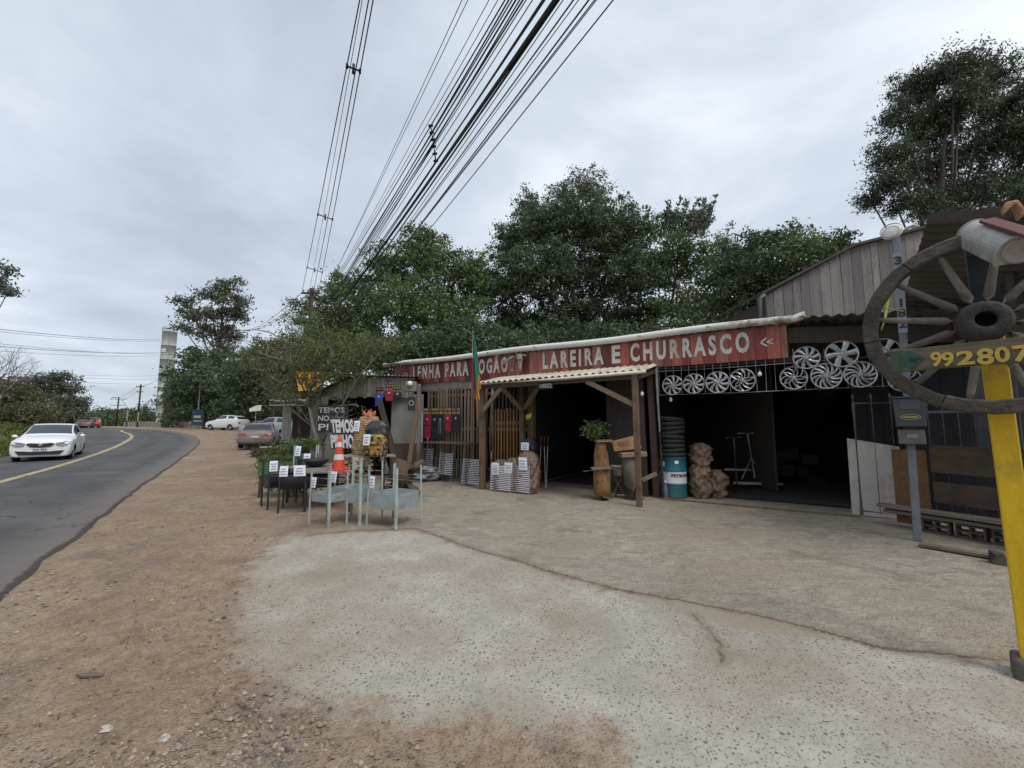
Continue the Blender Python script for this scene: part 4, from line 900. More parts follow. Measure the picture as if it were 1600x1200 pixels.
bm_.L.new(bm_.mix(bm_.math('MAXIMUM', bm_.math('MULTIPLY', edg, bm_.mr(bm_.noise(11, 4), .35, .55)), bm_.mr(sx.outputs[0], .07, .05)), wd, grn), bm_.b.inputs['Base Color'])
bm_.bump(bm_.noise(30, 4, st=(1, 1, 5)), .6, .006); bm_.b.inputs['Roughness'].default_value = .8
mb = MB(); mb.prism([(0, -HB/2), (bL*.5, -HB/2+.006), (bL*1.6, -HB/2), (bL*1.6, HB/2), (bL*.6, HB/2-.004), (.0, HB/2-.004)], .05, (0, .05, z0_), X, Z); o = bev(mb.build('beam', bm_.m, nb), .005)
def bxp(px_, py_):
    r_ = Vector(ray(px_, py_)); nrm = Vector((-bn.y, bn.x, 0)); t = (Vector((b0.x, b0.y, EYE))-Vector((0, 0, EYE))).dot(nrm)/r_.dot(nrm); p = Vector((0, 0, EYE))+r_*t; return (p-Vector((b0.x, b0.y, 0))).dot(bn), p.z-2.0
gold = M('mustard_numeral', (.52, .37, .07), .6, .15, 20, .1)
for ch, xa, xb, ya, yb in (('9', 1456, 1471, 549, 573.5), ('9', 1473, 1490, 549, 573.5), ('2', 1496, 1522, 547, 571), ('8', 1528, 1552, 543, 571), ('0', 1556, 1577, 541, 567), ('7', 1584, 1612, 538, 566)):
    x0, zb = bxp(xa, yb); x1, zt = bxp(xb, ya); cu = bpy.data.curves.new('n', 'FONT'); cu.body = ch; cu.offset = .03; cu.extrude = .06; cu.resolution_u = 5
    t_ = bpy.data.objects.new('n', cu); COL.objects.link(t_); dg = bpy.context.evaluated_depsgraph_get(); me = bpy.data.meshes.new_from_object(t_.evaluated_get(dg)); bpy.data.objects.remove(t_)
    V = np.array([v.co for v in me.vertices]); lo, hi = V.min(0), V.max(0)
    mb = MB(); mb.add([(x0+(v[0]-lo[0])/(hi[0]-lo[0])*(x1-x0), -.001-(v[2]-lo[2])/(hi[2]-lo[2])*.012, zb+(v[1]-lo[1])/(hi[1]-lo[1])*(zt-zb)) for v in V], [tuple(p.vertices) for p in me.polygons])
    bpy.data.meshes.remove(me); mb.build('numeral', gold, nb)
lf = []
for t in np.linspace(0, math.pi, 12): lf.append((-math.cos(t), math.sin(t)*.75))
x0, zb = bxp(1409, 572); x1, zt = bxp(1447, 550)
poly = [((x0+x1)/2+.02-.0+((x1-x0)/2)*(c if c < .6 else c*1.0), 0) for c, _ in lf]
pc = []; n = 24
for j in range(n):
    a = 2*math.pi*j/n; rx = (x1-x0)/2; x = math.cos(a); y = math.sin(a)*(1 if x < 0 else (1-x)**.6)
    pc.append(((x0+x1)/2+x*rx*(.85 if x < 0 else 1.1)-.01, y*.052))
mb = MB(); mb.prism(pc, .005, (0, 0, z0_), X, Z); mb.build('painted_leaf', M('leaf_green', (.02, .075, .05), .6, .25, 12, .05), nb)
mb = MB(); cxm = (x0+x1)/2; mb.beam((cxm-.02, -.007, z0_-.005), (cxm+.03, -.007, z0_+.005), .004, .008); mb.beam((cxm-.01, -.007, z0_+.01), (cxm+.012, -.007, z0_-.02), .004, .006); mb.build('leaf_vein', black_metal, nb)
# half-round galvanised mailbox on top
m0 = D(1536, 372, 2.55); m1 = D(1592, 395, 2.22)
mbx = thing('mailbox', 'dented grey galvanised half-round box mounted above the cart wheel', 'mailbox', tuple(m0))
axd = (m1-m0); Lm = axd.length*1.0; axd.normalize(); sdv, upv = frame_from(axd); upv = (upv*.96+sdv*.0).normalized()
rA = .086; prof = [(-rA, -.055)]+[(-rA*math.cos(t), rA*math.sin(t)*1.12) for t in np.linspace(0, math.pi, 16)]+[(rA, -.055)]
def shell(th, l0, l1, mbx_, grow=1.0):
    vs = []; n = len(prof)
    for l_ in (l0, l1):
        for x, y in prof: vs.append(axd*l_+sdv*x*grow+upv*y*grow)
    mbx_.add(vs, [(j, (j+1) % n, n+(j+1) % n, n+j) for j in range(n)]+[tuple(range(n))[::-1], tuple(n+j for j in range(n))])
mb = MB(); shell(0, -.12, Lm+.0, mb); o = fixn(mb.build('shell', dull_steel, mbx)); bev(o, .004)
mb = MB(); shell(0, -.128, -.118, mb, 1.05); fixn(mb.build('rim', dull_steel, mbx))
mb = MB(); shell(0, Lm-.012, Lm+.002, mb, 1.05); fixn(mb.build('rim', dull_steel, mbx))
mb = MB(); mb.smooth = True; mb.lathe([(.066, 0), (.07, .006), (.06, .008), (.055, .002), (.001, .001)], 24, axd*(Lm+.002)+upv*.01, (sdv, upv, axd)); mb.build('door_ring', dull_steel, mbx)
mb = MB(); mb.beam(axd*.02+upv*.115+sdv*.0, axd*(Lm+.35)+upv*.12, .07, .018, up=upv); mb.build('cap_board', M('dark_red_board', (.10, .03, .022), .7, .3, 5, .2), mbx)
hd = thing('roof_ornament', 'curled tan and brown figure on the board above the mailbox', 'ornament', tuple(D(1580, 346, 2.45)))
mb = MB(); mb.smooth = True; o0 = D(1580, 346, 2.45)
mb.tube([D(x, y, 2.45)-o0 for x, y in ((1567, 338), (1569, 328), (1576, 320), (1584, 318), (1590, 326), (1593, 336), (1589, 345))], [.008, .016, .022, .024, .024, .02, .006], 10)
mb.build('body', M('tan_clay', (.28, .14, .06), .8, .4, 25, .3), hd)
# ================================================================ trees
def leaf_mat(name, a, b, tv=.45):
    m = NB(name); t = m.att('tint'); c = m.mix(t, a, b); c = m.mix(m.mr(m.noise(.35, 3), .4, .62, 0, .6), c, tuple((p*.6+q*.4)*.8 for p, q in zip(a, b)))
    m.L.new(c, m.b.inputs['Base Color']); m.b.inputs['Roughness'].default_value = .55; m.b.inputs['Specular IOR Level'].default_value = .35
    tr = m.N.new('ShaderNodeBsdfTranslucent'); m.L.new(c, tr.inputs[0]); ms_ = m.N.new('ShaderNodeMixShader'); ms_.inputs[0].default_value = .25
    o = [n for n in m.N if n.type == 'OUTPUT_MATERIAL'][0]; m.L.new(m.b.outputs[0], ms_.inputs[1]); m.L.new(tr.outputs[0], ms_.inputs[2]); m.L.new(ms_.outputs[0], o.inputs[0]); return m.m
L_dark = leaf_mat('foliage_dark', (0.031, 0.051, 0.024), (0.126, 0.182, 0.086))
L_mid = leaf_mat('foliage_mid', (0.044, 0.076, 0.029), (0.184, 0.263, 0.093))
L_bright = leaf_mat('foliage_bright', (0.048, 0.081, 0.022), (0.167, 0.232, 0.073))
L_grey = leaf_mat('foliage_grey', (0.056, 0.066, 0.048), (0.194, 0.216, 0.147))
L_olive = leaf_mat('foliage_olive', (0.054, 0.062, 0.029), (0.201, 0.201, 0.094))
L_green2 = leaf_mat('foliage_airy_green', (0.033, 0.047, 0.024), (0.100, 0.136, 0.071))
L_yel = leaf_mat('foliage_yellow_green', (0.066, 0.083, 0.022), (0.165, 0.182, 0.061))
bark = M('tree_bark', (.075, .062, .05), .95, .35, 5, .4, stretch=(1, 1, .4))
bark_p = M('tree_bark_pale', (.17, .155, .135), .95, .35, 5, .3, stretch=(1, 1, .4))
def leaves_mesh(name, C_, size, mat, parent, rs_, aspect=.45, droop=.3, tint=None):
    """C_: (n,3) leaf centres; size: scalar or (n,)"""
    n = len(C_); d = rs_.randn(n, 3); d[:, 2] -= droop; d /= np.linalg.norm(d, axis=1)[:, None]+1e-9
    e_ = rs_.randn(n, 3); e_[:, 2] *= .6; s_ = np.cross(d, e_); s_ /= np.linalg.norm(s_, axis=1)[:, None]+1e-9
    sz = (np.ones(n)*size*(.6+.8*rs_.rand(n)))[:, None]
    v = np.stack([C_-d*sz*.5, C_+s_*sz*aspect*.5-d*sz*.05, C_+d*sz*.5, C_-s_*sz*aspect*.5-d*sz*.05], 1).reshape(-1, 3)
    me = bpy.data.meshes.new(name); f = np.arange(n*4)
    me.vertices.add(len(v)); me.vertices.foreach_set('co', v.ravel().astype(np.float32)); me.loops.add(n*4); me.loops.foreach_set('vertex_index', f); me.polygons.add(n); me.polygons.foreach_set('loop_start', np.arange(n)*4); me.polygons.foreach_set('loop_total', np.full(n, 4)); me.update()
    at = me.attributes.new('tint', 'FLOAT', 'FACE'); at.data.foreach_set('value', (rs_.rand(n) if tint is None else np.clip(tint, 0, 1)).astype(np.float32))
    me.materials.append(mat); o = bpy.data.objects.new(name, me); COL.objects.link(o); o.parent = parent; return o
def tree(label, base, Y, lobes, mat, leaf=.2, dens=1.0, clump=.45, trunk_r=.2, group=None, seed=1, name='tree', bk=None, cat='tree', aspect=.45, twig=True, yj=.6, basez=0, droop=.3):
    """base: pixel x of the trunk at depth Y; lobes: (px, py, rx, ry[, dY]) crown masses measured on the photograph"""
    rs_ = np.random.RandomState(seed); rr = random.Random(seed); bk = bk or bark
    bx_ = (base-800)/FPX*Y*math.cos(PITCH)
    bx_ = D(base, 660, Y).x; t = thing(name, label, cat, (bx_, Y, basez), 0, group); O = Vector((bx_, Y, basez))
    P = []; T = []; cents = []; tips = []
    for lb_ in lobes:
        px_, py_, rx, ry = lb_[:4]; dY = lb_[4] if len(lb_) > 4 else rs_.uniform(-yj, yj)*rx*Y/FPX
        c_ = D(px_, py_, Y+dY)-O; c_ = np.array(c_); k_ = (Y+dY)/FPX; rad = np.array([rx*k_, (rx+ry)/2*k_, ry*k_]); cents.append((c_, rad))
        area = (rad[0]*rad[2])*4*math.pi; nc = max(8, int(area*dens*1.0/clump**2*.9))
        dirs = rs_.randn(nc, 3); dirs /= np.linalg.norm(dirs, axis=1)[:, None]; rr_ = rs_.rand(nc, 1)**.42*(1+.16*rs_.randn(nc, 1))
        cc = c_+dirs*rr_*rad; nl = max(12, int(clump*clump*8.0/(leaf*leaf)))
        tips += [cc[i] for i in range(0, nc, 3)]
        ct = rs_.rand(nc)
        fl_ = np.array([1, 1, .6])
        LP_ = cc[:, None, :]+rs_.randn(nc, nl, 3)*clump*.5*fl_*(.6+.8*rs_.rand(nc, 1, 1))
        P.append(LP_.reshape(-1, 3)); T.append((ct[:, None]*.65+.35*rs_.rand(nc, nl)).ravel())
    P = np.concatenate(P); T = np.concatenate(T); ok = P[:, 2] > .1; 
    leaves_mesh('crown', P[ok], leaf, mat, t, rs_, aspect, tint=T[ok], droop=droop)
    mb = MB(); mb.smooth = True
    top = max(c_[2]+.3*r_[2] for c_, r_ in cents); cxm = np.mean([c_[0] for c_, _ in cents]); n = 8
    pts = [Vector((cxm*(i/n)**1.6*.6+math.sin(i*1.3+seed)*.04*top*.3, math.cos(i*.9+seed)*.05, top*.85*i/n)) for i in range(n+1)]
    mb.tube(pts, [trunk_r*(1-.8*i/n) for i in range(n+1)], 8)
    mb.build('trunk', bk, t)
    mb = MB(); mb.smooth = True
    for c_, r_ in cents:
        c_ = Vector(c_); i = min(n, max(1, int(n*min(.9, max(.15, (c_.z*.62)/(top*.85)))))); s_ = pts[i]; m_ = (s_+c_)*.5+Vector((0, 0, -.06*(c_-s_).length+rr.uniform(-.2, .2)))
        mb.tube([s_, m_, c_], [trunk_r*.32, trunk_r*.2, trunk_r*.08], 6)
    if twig:
        CA = np.array([c_ for c_, _ in cents])
        for k, tp_ in enumerate(tips[:260]):
            j = np.argmin(np.linalg.norm(CA-tp_, axis=1)); a = Vector(CA[j]); b = Vector(tp_); m_ = (a+b)/2+Vector((rr.uniform(-.2, .2), rr.uniform(-.2, .2), rr.uniform(-.1, .2)))
            mb.tube([a, m_, b], [trunk_r*.11, trunk_r*.07, trunk_r*.025], 4, cap=False)
    mb.build('branches', bk, t); return t
GB = 'trees behind the shop'
tree('leafy mid-green tree behind the left half of the shop where the cables vanish', 620, 22, [(655, 385, 42, 34), (612, 425, 52, 38), (690, 420, 52, 36), (735, 430, 38, 40), (560, 480, 55, 45), (640, 480, 70, 50), (715, 490, 55, 50), (590, 540, 80, 35), (690, 545, 70, 40), (540, 450, 30, 26), (512, 520, 36, 45)], L_mid, .17, .75, .4, .22, GB, 1)
tree('big dark evergreen crown, tallest dense mass behind the middle of the shop', 905, 24, [(850, 355, 55, 42), (910, 350, 62, 45), (975, 365, 48, 45), (800, 385, 36, 36), (840, 425, 75, 50), (930, 430, 80, 55), (1000, 430, 50, 50), (780, 450, 42, 40), (880, 500, 110, 34), (990, 500, 60, 34), (800, 520, 60, 36), (940, 540, 110, 26)], L_dark, .17, .85, .42, .34, GB, 2)
tree('pale grey-green eucalyptus head rising above the big dark crown', 890, 33, [(905, 292, 40, 26), (880, 315, 30, 24), (930, 310, 34, 24), (828, 318, 26, 22), (820, 345, 32, 24), (900, 345, 55, 30)], L_grey, .2, .42, .45, .28, GB, 3)
tree('brighter green tree with upright candle-like shoots at the right of the dark crown', 1050, 23, [(1040, 355, 38, 30), (1075, 350, 34, 26), (1060, 390, 48, 32), (1035, 420, 40, 36), (1085, 410, 30, 40), (1060, 480, 50, 38), (1120, 500, 40, 30)], L_mid, .19, .42, .38, .18, GB, 4)
# candle shoots
t_ = [o for o in COL.objects if o.get('label', '').startswith('brighter green tree')][0]; rs_ = np.random.RandomState(5); P = []; mb = MB()
for k in range(34):
    x0 = rs_.uniform(1035, 1105); a = D(x0, 365, 23+rs_.uniform(-1, 1)); e_ = D(x0+rs_.uniform(0, 28), rs_.uniform(305, 345), a.y); o0 = Vector((t_.location.x, 23, 0)); mb.tube([a-o0, (a+e_)/2-o0+Vector((.1, 0, -.1)), e_-o0], [.03, .02, .01], 4)
    for q in np.linspace(.35, 1, 5): p = np.array(a-o0)*(1-q)+np.array(e_-o0)*q; P.append(p+rs_.randn(16, 3)*.07)
mb.build('shoots', bark_p, t_); leaves_mesh('crown', np.concatenate(P), .17, L_grey, t_, rs_, .5)
tree('dark rounded tree left of the grey plank shed', 1180, 20, [(1170, 395, 48, 34), (1215, 378, 40, 24), (1185, 430, 55, 36), (1130, 440, 40, 42), (1160, 480, 60, 34), (1110, 500, 50, 40), (1215, 440, 40, 40)], L_dark, .18, .62, .4, .2, GB, 6)
tree('dark tree with ragged top just above the sloping roof of the plank shed', 1270, 18, [(1250, 385, 40, 24), (1300, 382, 34, 26), (1270, 420, 60, 36), (1320, 410, 24, 34), (1235, 450, 50, 34), (1290, 460, 60, 30)], L_mid, .16, .6, .36, .18, GB, 7)
tree('thin-leaved brownish tree between the dark crowns behind the shop', 1100, 27, [(1130, 400, 36, 40), (1160, 420, 40, 36), (1090, 470, 60, 40), (1180, 470, 50, 34)], L_olive, .18, .4, .4, .16, GB, 8)
tree('tall airy tree with drooping leaves towering over the right roof', 1500, 17, [(1490, 108, 46, 30), (1545, 120, 40, 32), (1430, 140, 44, 30), (1500, 160, 55, 36), (1585, 165, 50, 40), (1405, 185, 34, 24), (1455, 205, 48, 32), (1540, 220, 60, 40), (1395, 240, 40, 22), (1450, 262, 55, 28), (1610, 240, 45, 60), (1385, 285, 34, 22), (1430, 315, 50, 24), (1510, 300, 62, 38), (1590, 310, 50, 36), (1360, 312, 24, 14), (1470, 345, 50, 20), (1660, 180, 60, 60), (1560, 350, 60, 22)], L_green2, .15, 1.15, .34, .26, None, 9, droop=.9, aspect=.3)
tree('low shrubby tree filling the gap behind the left shack roof', 560, 17, [(540, 545, 50, 26), (590, 560, 50, 24), (640, 545, 50, 26), (500, 560, 40, 26), (560, 590, 60, 24), (700, 560, 50, 22)], L_mid, .15, .6, .3, .1, GB, 10)
for i, (x, w_) in enumerate(((760, 50), (840, 55), (930, 55), (1030, 55), (1120, 55), (1200, 50), (680, 50))):
    tree('dark undergrowth bush behind the shop roof', x, 17+(i % 3), [(x-25, 540, w_, 30), (x+30, 530, w_, 30), (x, 570, w_+10, 28), (x, 610, w_+20, 30), (x, 645, w_+20, 24)], L_dark, .17, .42, .42, .1, 'undergrowth bushes behind the shop', 30+i, name='bush', cat='bush', twig=False)
GL = 'trees along the road beyond the shop'
tree('tall slender tree with open tufted crown right of the silver water tower', 340, 62, [(352, 446, 26, 14), (330, 462, 26, 14), (362, 470, 20, 16), (291, 472, 22, 10), (303, 492, 24, 12), (340, 492, 30, 16), (372, 492, 16, 12), (286, 512, 16, 8), (330, 520, 28, 14), (358, 525, 24, 16), (345, 548, 28, 14), (380, 470, 9, 6)], L_grey, .42, .6, .95, .5, GL, 11)
tree('broad dark tree below the tall slender one beside the water tower', 320, 56, [(300, 560, 30, 16), (335, 565, 36, 20), (290, 590, 30, 20), (340, 595, 50, 26), (295, 620, 40, 24), (345, 628, 56, 24), (300, 645, 40, 14)], L_dark, .4, .7, .9, .35, GL, 12)
tree('dense dark round tree standing over the parked cars', 415, 48, [(400, 560, 34, 22), (440, 572, 36, 22), (380, 590, 40, 26), (425, 600, 50, 28), (470, 590, 36, 30), (395, 630, 50, 22), (450, 632, 50, 20), (375, 645, 40, 16)], L_dark, .34, .8, .8, .35, GL, 13)
tree('feathery olive tree behind the utility pole with the transformer', 490, 38, [(492, 462, 18, 12), (470, 480, 22, 14), (462, 500, 18, 12), (500, 485, 24, 16), (480, 520, 34, 20), (450, 545, 40, 22), (510, 530, 36, 26), (480, 570, 50, 24), (470, 610, 50, 26)], L_olive, .24, .5, .6, .2, GL, 14)
tree('yellow-green bushy tree between the parked cars and the pole', 430, 40, [(415, 545, 30, 14), (440, 535, 26, 14), (395, 560, 26, 14)], L_bright, .25, .4, .6, .15, GL, 15)
GR = 'trees on the far left side of the road'
tree('spreading flat-topped dark tree at the left beyond the road', 90, 62, [(85, 590, 26, 10), (62, 600, 30, 12), (105, 606, 22, 9), (60, 625, 40, 18), (105, 630, 30, 14), (120, 640, 14, 8), (90, 648, 50, 14), (125, 628, 10, 5)], L_grey, .34, .75, .8, .3, GR, 16)
tree('dark leafy tree at the left edge beyond the grass bank', 10, 45, [(0, 610, 40, 20), (30, 630, 40, 24), (-20, 630, 40, 30), (10, 652, 60, 18), (50, 645, 40, 16)], L_olive, .3, .75, .7, .25, GR, 17)
tree('nearer tree reaching in from the left edge with one leafy bough', -70, 26, [(8, 424, 14, 9), (0, 442, 20, 10), (12, 458, 12, 5), (-40, 430, 34, 30), (-70, 450, 40, 36), (-26, 412, 22, 12)], L_grey, .22, .5, .4, .25, GR, 18)
for i, (x, y, r_, Y, m_) in enumerate(((150, 652, 16, 110, L_dark), (170, 648, 16, 120, L_dark), (192, 645, 15, 125, L_olive), (208, 650, 14, 118, L_bright), (225, 644, 16, 120, L_olive), (236, 652, 12, 112, L_dark), (136, 650, 12, 100, L_olive), (178, 655, 16, 135, L_mid))):
    tree(['small dark tree on the far road horizon', 'small olive tree on the far road horizon'][m_ is L_olive], x, Y, [(x, y, r_, r_*.6), (x-r_*.6, y+6, r_*.7, r_*.5), (x+r_*.6, y+6, r_*.7, r_*.45)], m_, .7, .6, 1.6, .3, 'distant roadside trees', 50+i, twig=False)
# leafless tree at the far left
bt = thing('bare_tree', 'leafless grey tree with fine spreading twigs at the left edge', 'tree', tuple(D(-12, 655, 40))[:2]+(0,)); rr = random.Random(4); mb = MB(); mb.smooth = True; tw = MB()
def grow(p, d, L_, r_, dep):
    q = p+d*L_; m_ = (p+q)/2+Vector((rr.uniform(-.08, .08), rr.uniform(-.08, .08), rr.uniform(-.04, .08)))*L_
    (mb if dep < 3 else tw).tube([p, m_, q], [r_, r_*.85, r_*.65], 6 if dep < 3 else 3, cap=False)
    if dep >= 6: return
    for k in range(3 if dep < 5 else 2):
        nd = (d+Vector((rr.uniform(-.75, .75), rr.uniform(-.75, .75), rr.uniform(-.3, .5)))).normalized(); grow(q, nd, L_*rr.uniform(.6, .85), r_*.6, dep+1)
grow(Vector((0, 0, 0)), Vector((.1, 0, 1)), 2.7, .2, 0); mb.build('trunk', bark_p, bt); tw.build('twigs', bark_p, bt)
# backdrop of continuous woodland: one mass nobody could count
rs_ = np.random.RandomState(77); n = 26000; px_ = rs_.uniform(255, 1500, n); Yw = rs_.uniform(70, 85, n); zt = 6+3*vnoise(px_, px_*0, 60, 4)+2*vnoise(px_, px_*0, 17, 6)
P = np.stack([(px_-800)/FPX*Yw, Yw, rs_.rand(n)**.8*zt], 1); tag(leaves_mesh('distant_woods', P, .9, L_dark, None, rs_, .6), kind='stuff')
n = 16000; px_ = rs_.uniform(-300, 262, n); Yw = rs_.uniform(200, 240, n); zt = 4+5*vnoise(px_, px_*0, 40, 14)
P = np.stack([(px_-800)/FPX*Yw, Yw, rs_.rand(n)**.8*zt], 1); tag(leaves_mesh('distant_woods', P, 1.8, L_olive, None, rs_, .6), kind='stuff')
n = 14000; px_ = rs_.uniform(-300, 130, n); Yw = rs_.uniform(62, 75, n); zt = np.clip(4.5*np.clip((140-px_)/60, .2, 1)+1.5*vnoise(px_, px_*0, 25, 24), .3, 9)
P = np.stack([(px_-800)/FPX*Yw, Yw, rs_.rand(n)**.8*zt], 1); tag(leaves_mesh('distant_woods', P, .7, L_dark, None, rs_, .6), kind='stuff')
# ================================================================ left shack
SHY = 12.5; SX0 = D(486, 600, SHY).x; SX1 = D(648, 600, SHY).x
sk_ = thing('wooden_shack', 'small grey plank shack with open dark front left of the shop', 'shack', (-4.6, SHY, 0))
def q_(px_, py_, Y=SHY): p = D(px_, py_, Y); return Vector((p.x+4.6, p.y-SHY, p.z))
z_t = q_(600, 590).z; z_b = q_(600, 620).z; xg = q_(550, 590).x; xl = q_(484, 620).x; zl = q_(484, 620).z; xr = q_(648, 590).x
gw = M('pale_grey_boards', (.235, .215, .195), .9, .35, 2.5, .35, stretch=(5, 5, .5), tint=.3, dirt=(.1, .085, .075), dirt_amt=.35)
mb = MB(); boards_x(mb, xl, xr, z_b, lambda x: z_t if x > xg else zl+(z_t-zl)*(x-xl)/(xg-xl), 0, .15, .02, .014, .04); mb.build('gable_boards', gw, sk_)
mb = MB(); boards_x(mb, xl, xl+.55, 0, z_b, .01, .16, .02, .012, 0); mb.build('side_boards', gw, sk_)
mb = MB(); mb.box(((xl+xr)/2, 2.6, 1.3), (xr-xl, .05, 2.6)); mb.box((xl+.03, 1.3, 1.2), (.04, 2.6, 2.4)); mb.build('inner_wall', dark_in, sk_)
a = q_(546, 585, SHY-.15); b = q_(650, 588, SHY-.15)
mb = MB(); mb.corr(a, b, a+Vector((0, 3, .25)), .11, .018, .006); mb.build('roof', M('rusty_grey_sheet', (.16, .145, .13), .8, .3, 4, .2, dirt=(.08, .05, .035)), sk_)
mb = MB(); c_ = q_(480, 622, SHY-.15); mb.beam(c_, a, .02, .05); mb.add([c_, a, a+Vector((0, 3, .25)), c_+Vector((0, 3, .25))], [(0, 1, 2, 3)]); mb.build('roof', dark_wood, sk_)
# pale sheet wall, brown base, leaning beams
fx0 = q_(610, 640).x; fx1 = q_(655, 640).x
mb = MB(); mb.box(((fx0+fx1)/2+.05, .12, 1.75), (fx1-fx0+.1, .02, 1.5)); mb.build('sheet_wall', M('pale_fibre_sheet', (.27, .26, .235), .9, .2, 2, .1, dirt=(.14, .13, .11), dirt_amt=.35), sk_)
mb = MB(); mb.box(((fx0+fx1)/2+.05, .12, .5), (fx1-fx0+.1, .03, 1.0)); mb.build('base_wall', M('brown_base', (.10, .065, .05), .9, .3, 4, .2), sk_)
for a, b, w_, m_ in (((592, 622, 12.4), (622, 735, 12.0), .16, dark_wood), ((578, 640, 12.5), (606, 740, 12.1), .12, grey_wood), ((655, 612, 12.3), (637, 742, 11.9), .12, brown_wood), ((655, 600, 12.25), (654, 745, 12.2), .1, grey_wood)):
    mb = MB(); mb.beam(q_(*a), q_(*b), w_, .07, up=Y_); mb.build('beam', m_, sk_)
mb = MB(); mb.beam(q_(505, 648, 12.2), q_(549, 612, 12.2), .03, .07); mb.build('beam', dark_wood, sk_); mb = MB(); mb.tube([q_(505, 650, 12.1), q_(530, 634, 12.1), q_(556, 632, 12.1), q_(560, 636, 12.1)], .03, 6); mb.build('bent_pole', grey_wood, sk_)
mb = MB(); mb.prism([(-.1, -.1), (.1, -.12), (.11, .1), (-.1, .1)], .02, q_(508, 625, 12.3), X, Z); mb.build('patch_board', M('patch_grey', (.3, .28, .25), .9, .2, 5), sk_)
# lamp on meter box at the corner
lb_ = thing('bulkhead_lamp', 'white bulb on a dusty square box at the top corner between shack and banner', 'lamp', tuple(D(642, 601, 12.0)))
mb = MB(); mb.box((0, 0, -.06), (.34, .16, .3)); bev(mb.build('box', M('dusty_box', (.2, .18, .14), .8, .25, 8, .1), lb_), .02)
mb = MB(); mb.smooth = True; mb.lathe([(.001, -.08), (.05, -.07), (.075, -.03), (.075, .02), (.05, .06), (.001, .075)], 16, (0, -.13, .02)); mb.build('bulb', MATS['bulb_glass'], lb_)
sp = thing('speaker_board', 'small black board with a pale ring hanging on the shack corner', 'board', tuple(D(643, 631, 12.0)))
mb = MB(); mb.box((0, 0, 0), (.22, .02, .4)); mb.build('board', black_metal, sp)
mb = MB(); mb.lathe([(.055, 0), (.08, 0), (.08, -.01), (.055, -.01)], 20, (0, -.014, .02), (X, Z, Y_)); mb.build('ring', M('ring_grey', (.3, .3, .26), .6), sp)
# outhouse further left
oh = thing('lean_to_shed', 'small dark lean-to with pale loose roof planks behind the small tree', 'shed', tuple(D(462, 690, 16))[:2]+(0,)); O_ = Vector(oh.location)
def w16(x, y, Y=16): return D(x, y, Y)-O_
mb = MB(); p = w16(448, 628); boards_x(mb, w16(441, 650).x, w16(455, 650).x, .9, p.z-.1, 0, .12, .03, .01, .1); mb.build('pale_board', M('pale_board', (.36, .34, .31), .9, .3, 3, .2, stretch=(4, 4, 1)), oh)
mb = MB(); boards_x(mb, w16(455, 650).x, w16(505, 650).x, 0, p.z-.1, .1, .14); mb.build('wall', dark_wood, oh)
for i, (xa, xb, y1, y2) in enumerate(((437, 458, 626, 627), (446, 480, 629, 625), (470, 500, 626, 628), (440, 470, 634, 633))):
    mb = MB(); mb.beam(w16(xa, y1, 15.7), w16(xb, y2, 15.5-.2*i), .9, .03); mb.build('roof_plank', M('bleached_plank', (.42, .4, .37), .9, .2, 4, .2), oh)
mb = MB(); mb.box((w16(448, 690).x, .1, .45), (.5, .4, .9)); mb.build('stump_base', dark_wood, oh)
# yellow sign behind the little tree
ys = thing('yellow_sign', 'big yellow board with dark marks half hidden behind the small tree', 'sign', tuple(D(488, 600, 15.5)))
mb = MB(); O_ = Vector(ys.location); P_ = [D(x, y, 15.5)-O_ for x, y in ((462, 580), (516, 582), (513, 592), (497, 605), (490, 609), (466, 611))]
mb.add(P_+[v+Vector((0, .04, 0)) for v in P_], [tuple(range(6))[::-1], tuple(range(6, 12))]+[(i, (i+1) % 6, 6+(i+1) % 6, 6+i) for i in range(6)]); fixn(mb.build('board', M('sign_yellow', (.62, .33, .012), .5, .12, 3, .02), ys))
mb = MB()
for x, y, w_, h_ in ((482, 603, .12, .1), (491, 600, .1, .14), (500, 588, .2, .06), (479, 596, .05, .2), (507, 586, .08, .08)): v = D(x, y, 15.47)-O_; mb.prism([(-w_, -h_*.5), (w_*.6, -h_), (w_, h_*.4), (0, h_), (-w_*.7, h_*.7)], .004, v, X, Z)
mb.build('dark_marks', M('sign_black', (.06, .05, .03), .6), ys)
mb = MB(); mb.tube([D(468, 611, 15.6)-O_, D(468, 668, 15.6)-O_-Vector((0, 0, .2))], .05, 8); mb.build('post', brown_wood, ys)
# hand painted signs
def painted(name, lb, px0, px1, py0, py1, Y, lines, yaw=0, tilt=0, bm=None, off=.03, shear=0):
    a = D(px0, py1, Y); b = D(px1, py0, Y); t = thing(name, lb, 'sign', (a.x, Y, a.z), yaw); W_ = (b.x-a.x)/math.cos(yaw); H_ = b.z-a.z
    mb = MB(); mb.prism([(0, 0), (W_, .01), (W_-.01, H_), (.01, H_-.01)], .025, (0, .025, 0), X, Z); mb.build('board', bm or M('black_board', (.03, .03, .032), .7, .3, 5, .1), t)
    for txt, x0, y0, w_, h_ in lines:
        mb = MB(); add_text(mb, txt, (x0*W_, -.003, y0*H_), X, Vector((shear, 0, 1)), w_*W_, h_*H_, off); mb.build('lettering', M('chalk_white', (.6, .6, .6), .8, .15, 20, 0), t)
    return t
painted('hand_painted_sign', 'dark board hand painted TEMOS NO DE PI, behind the white-lettered one', 495, 545, 633, 676, 11.9, [('TEMOS', .02, .72, .86, .2), ('NO', .02, .42, .36, .2), ('DE', .58, .44, .26, .14), ('PI', .04, .08, .34, .24)], off=.02)
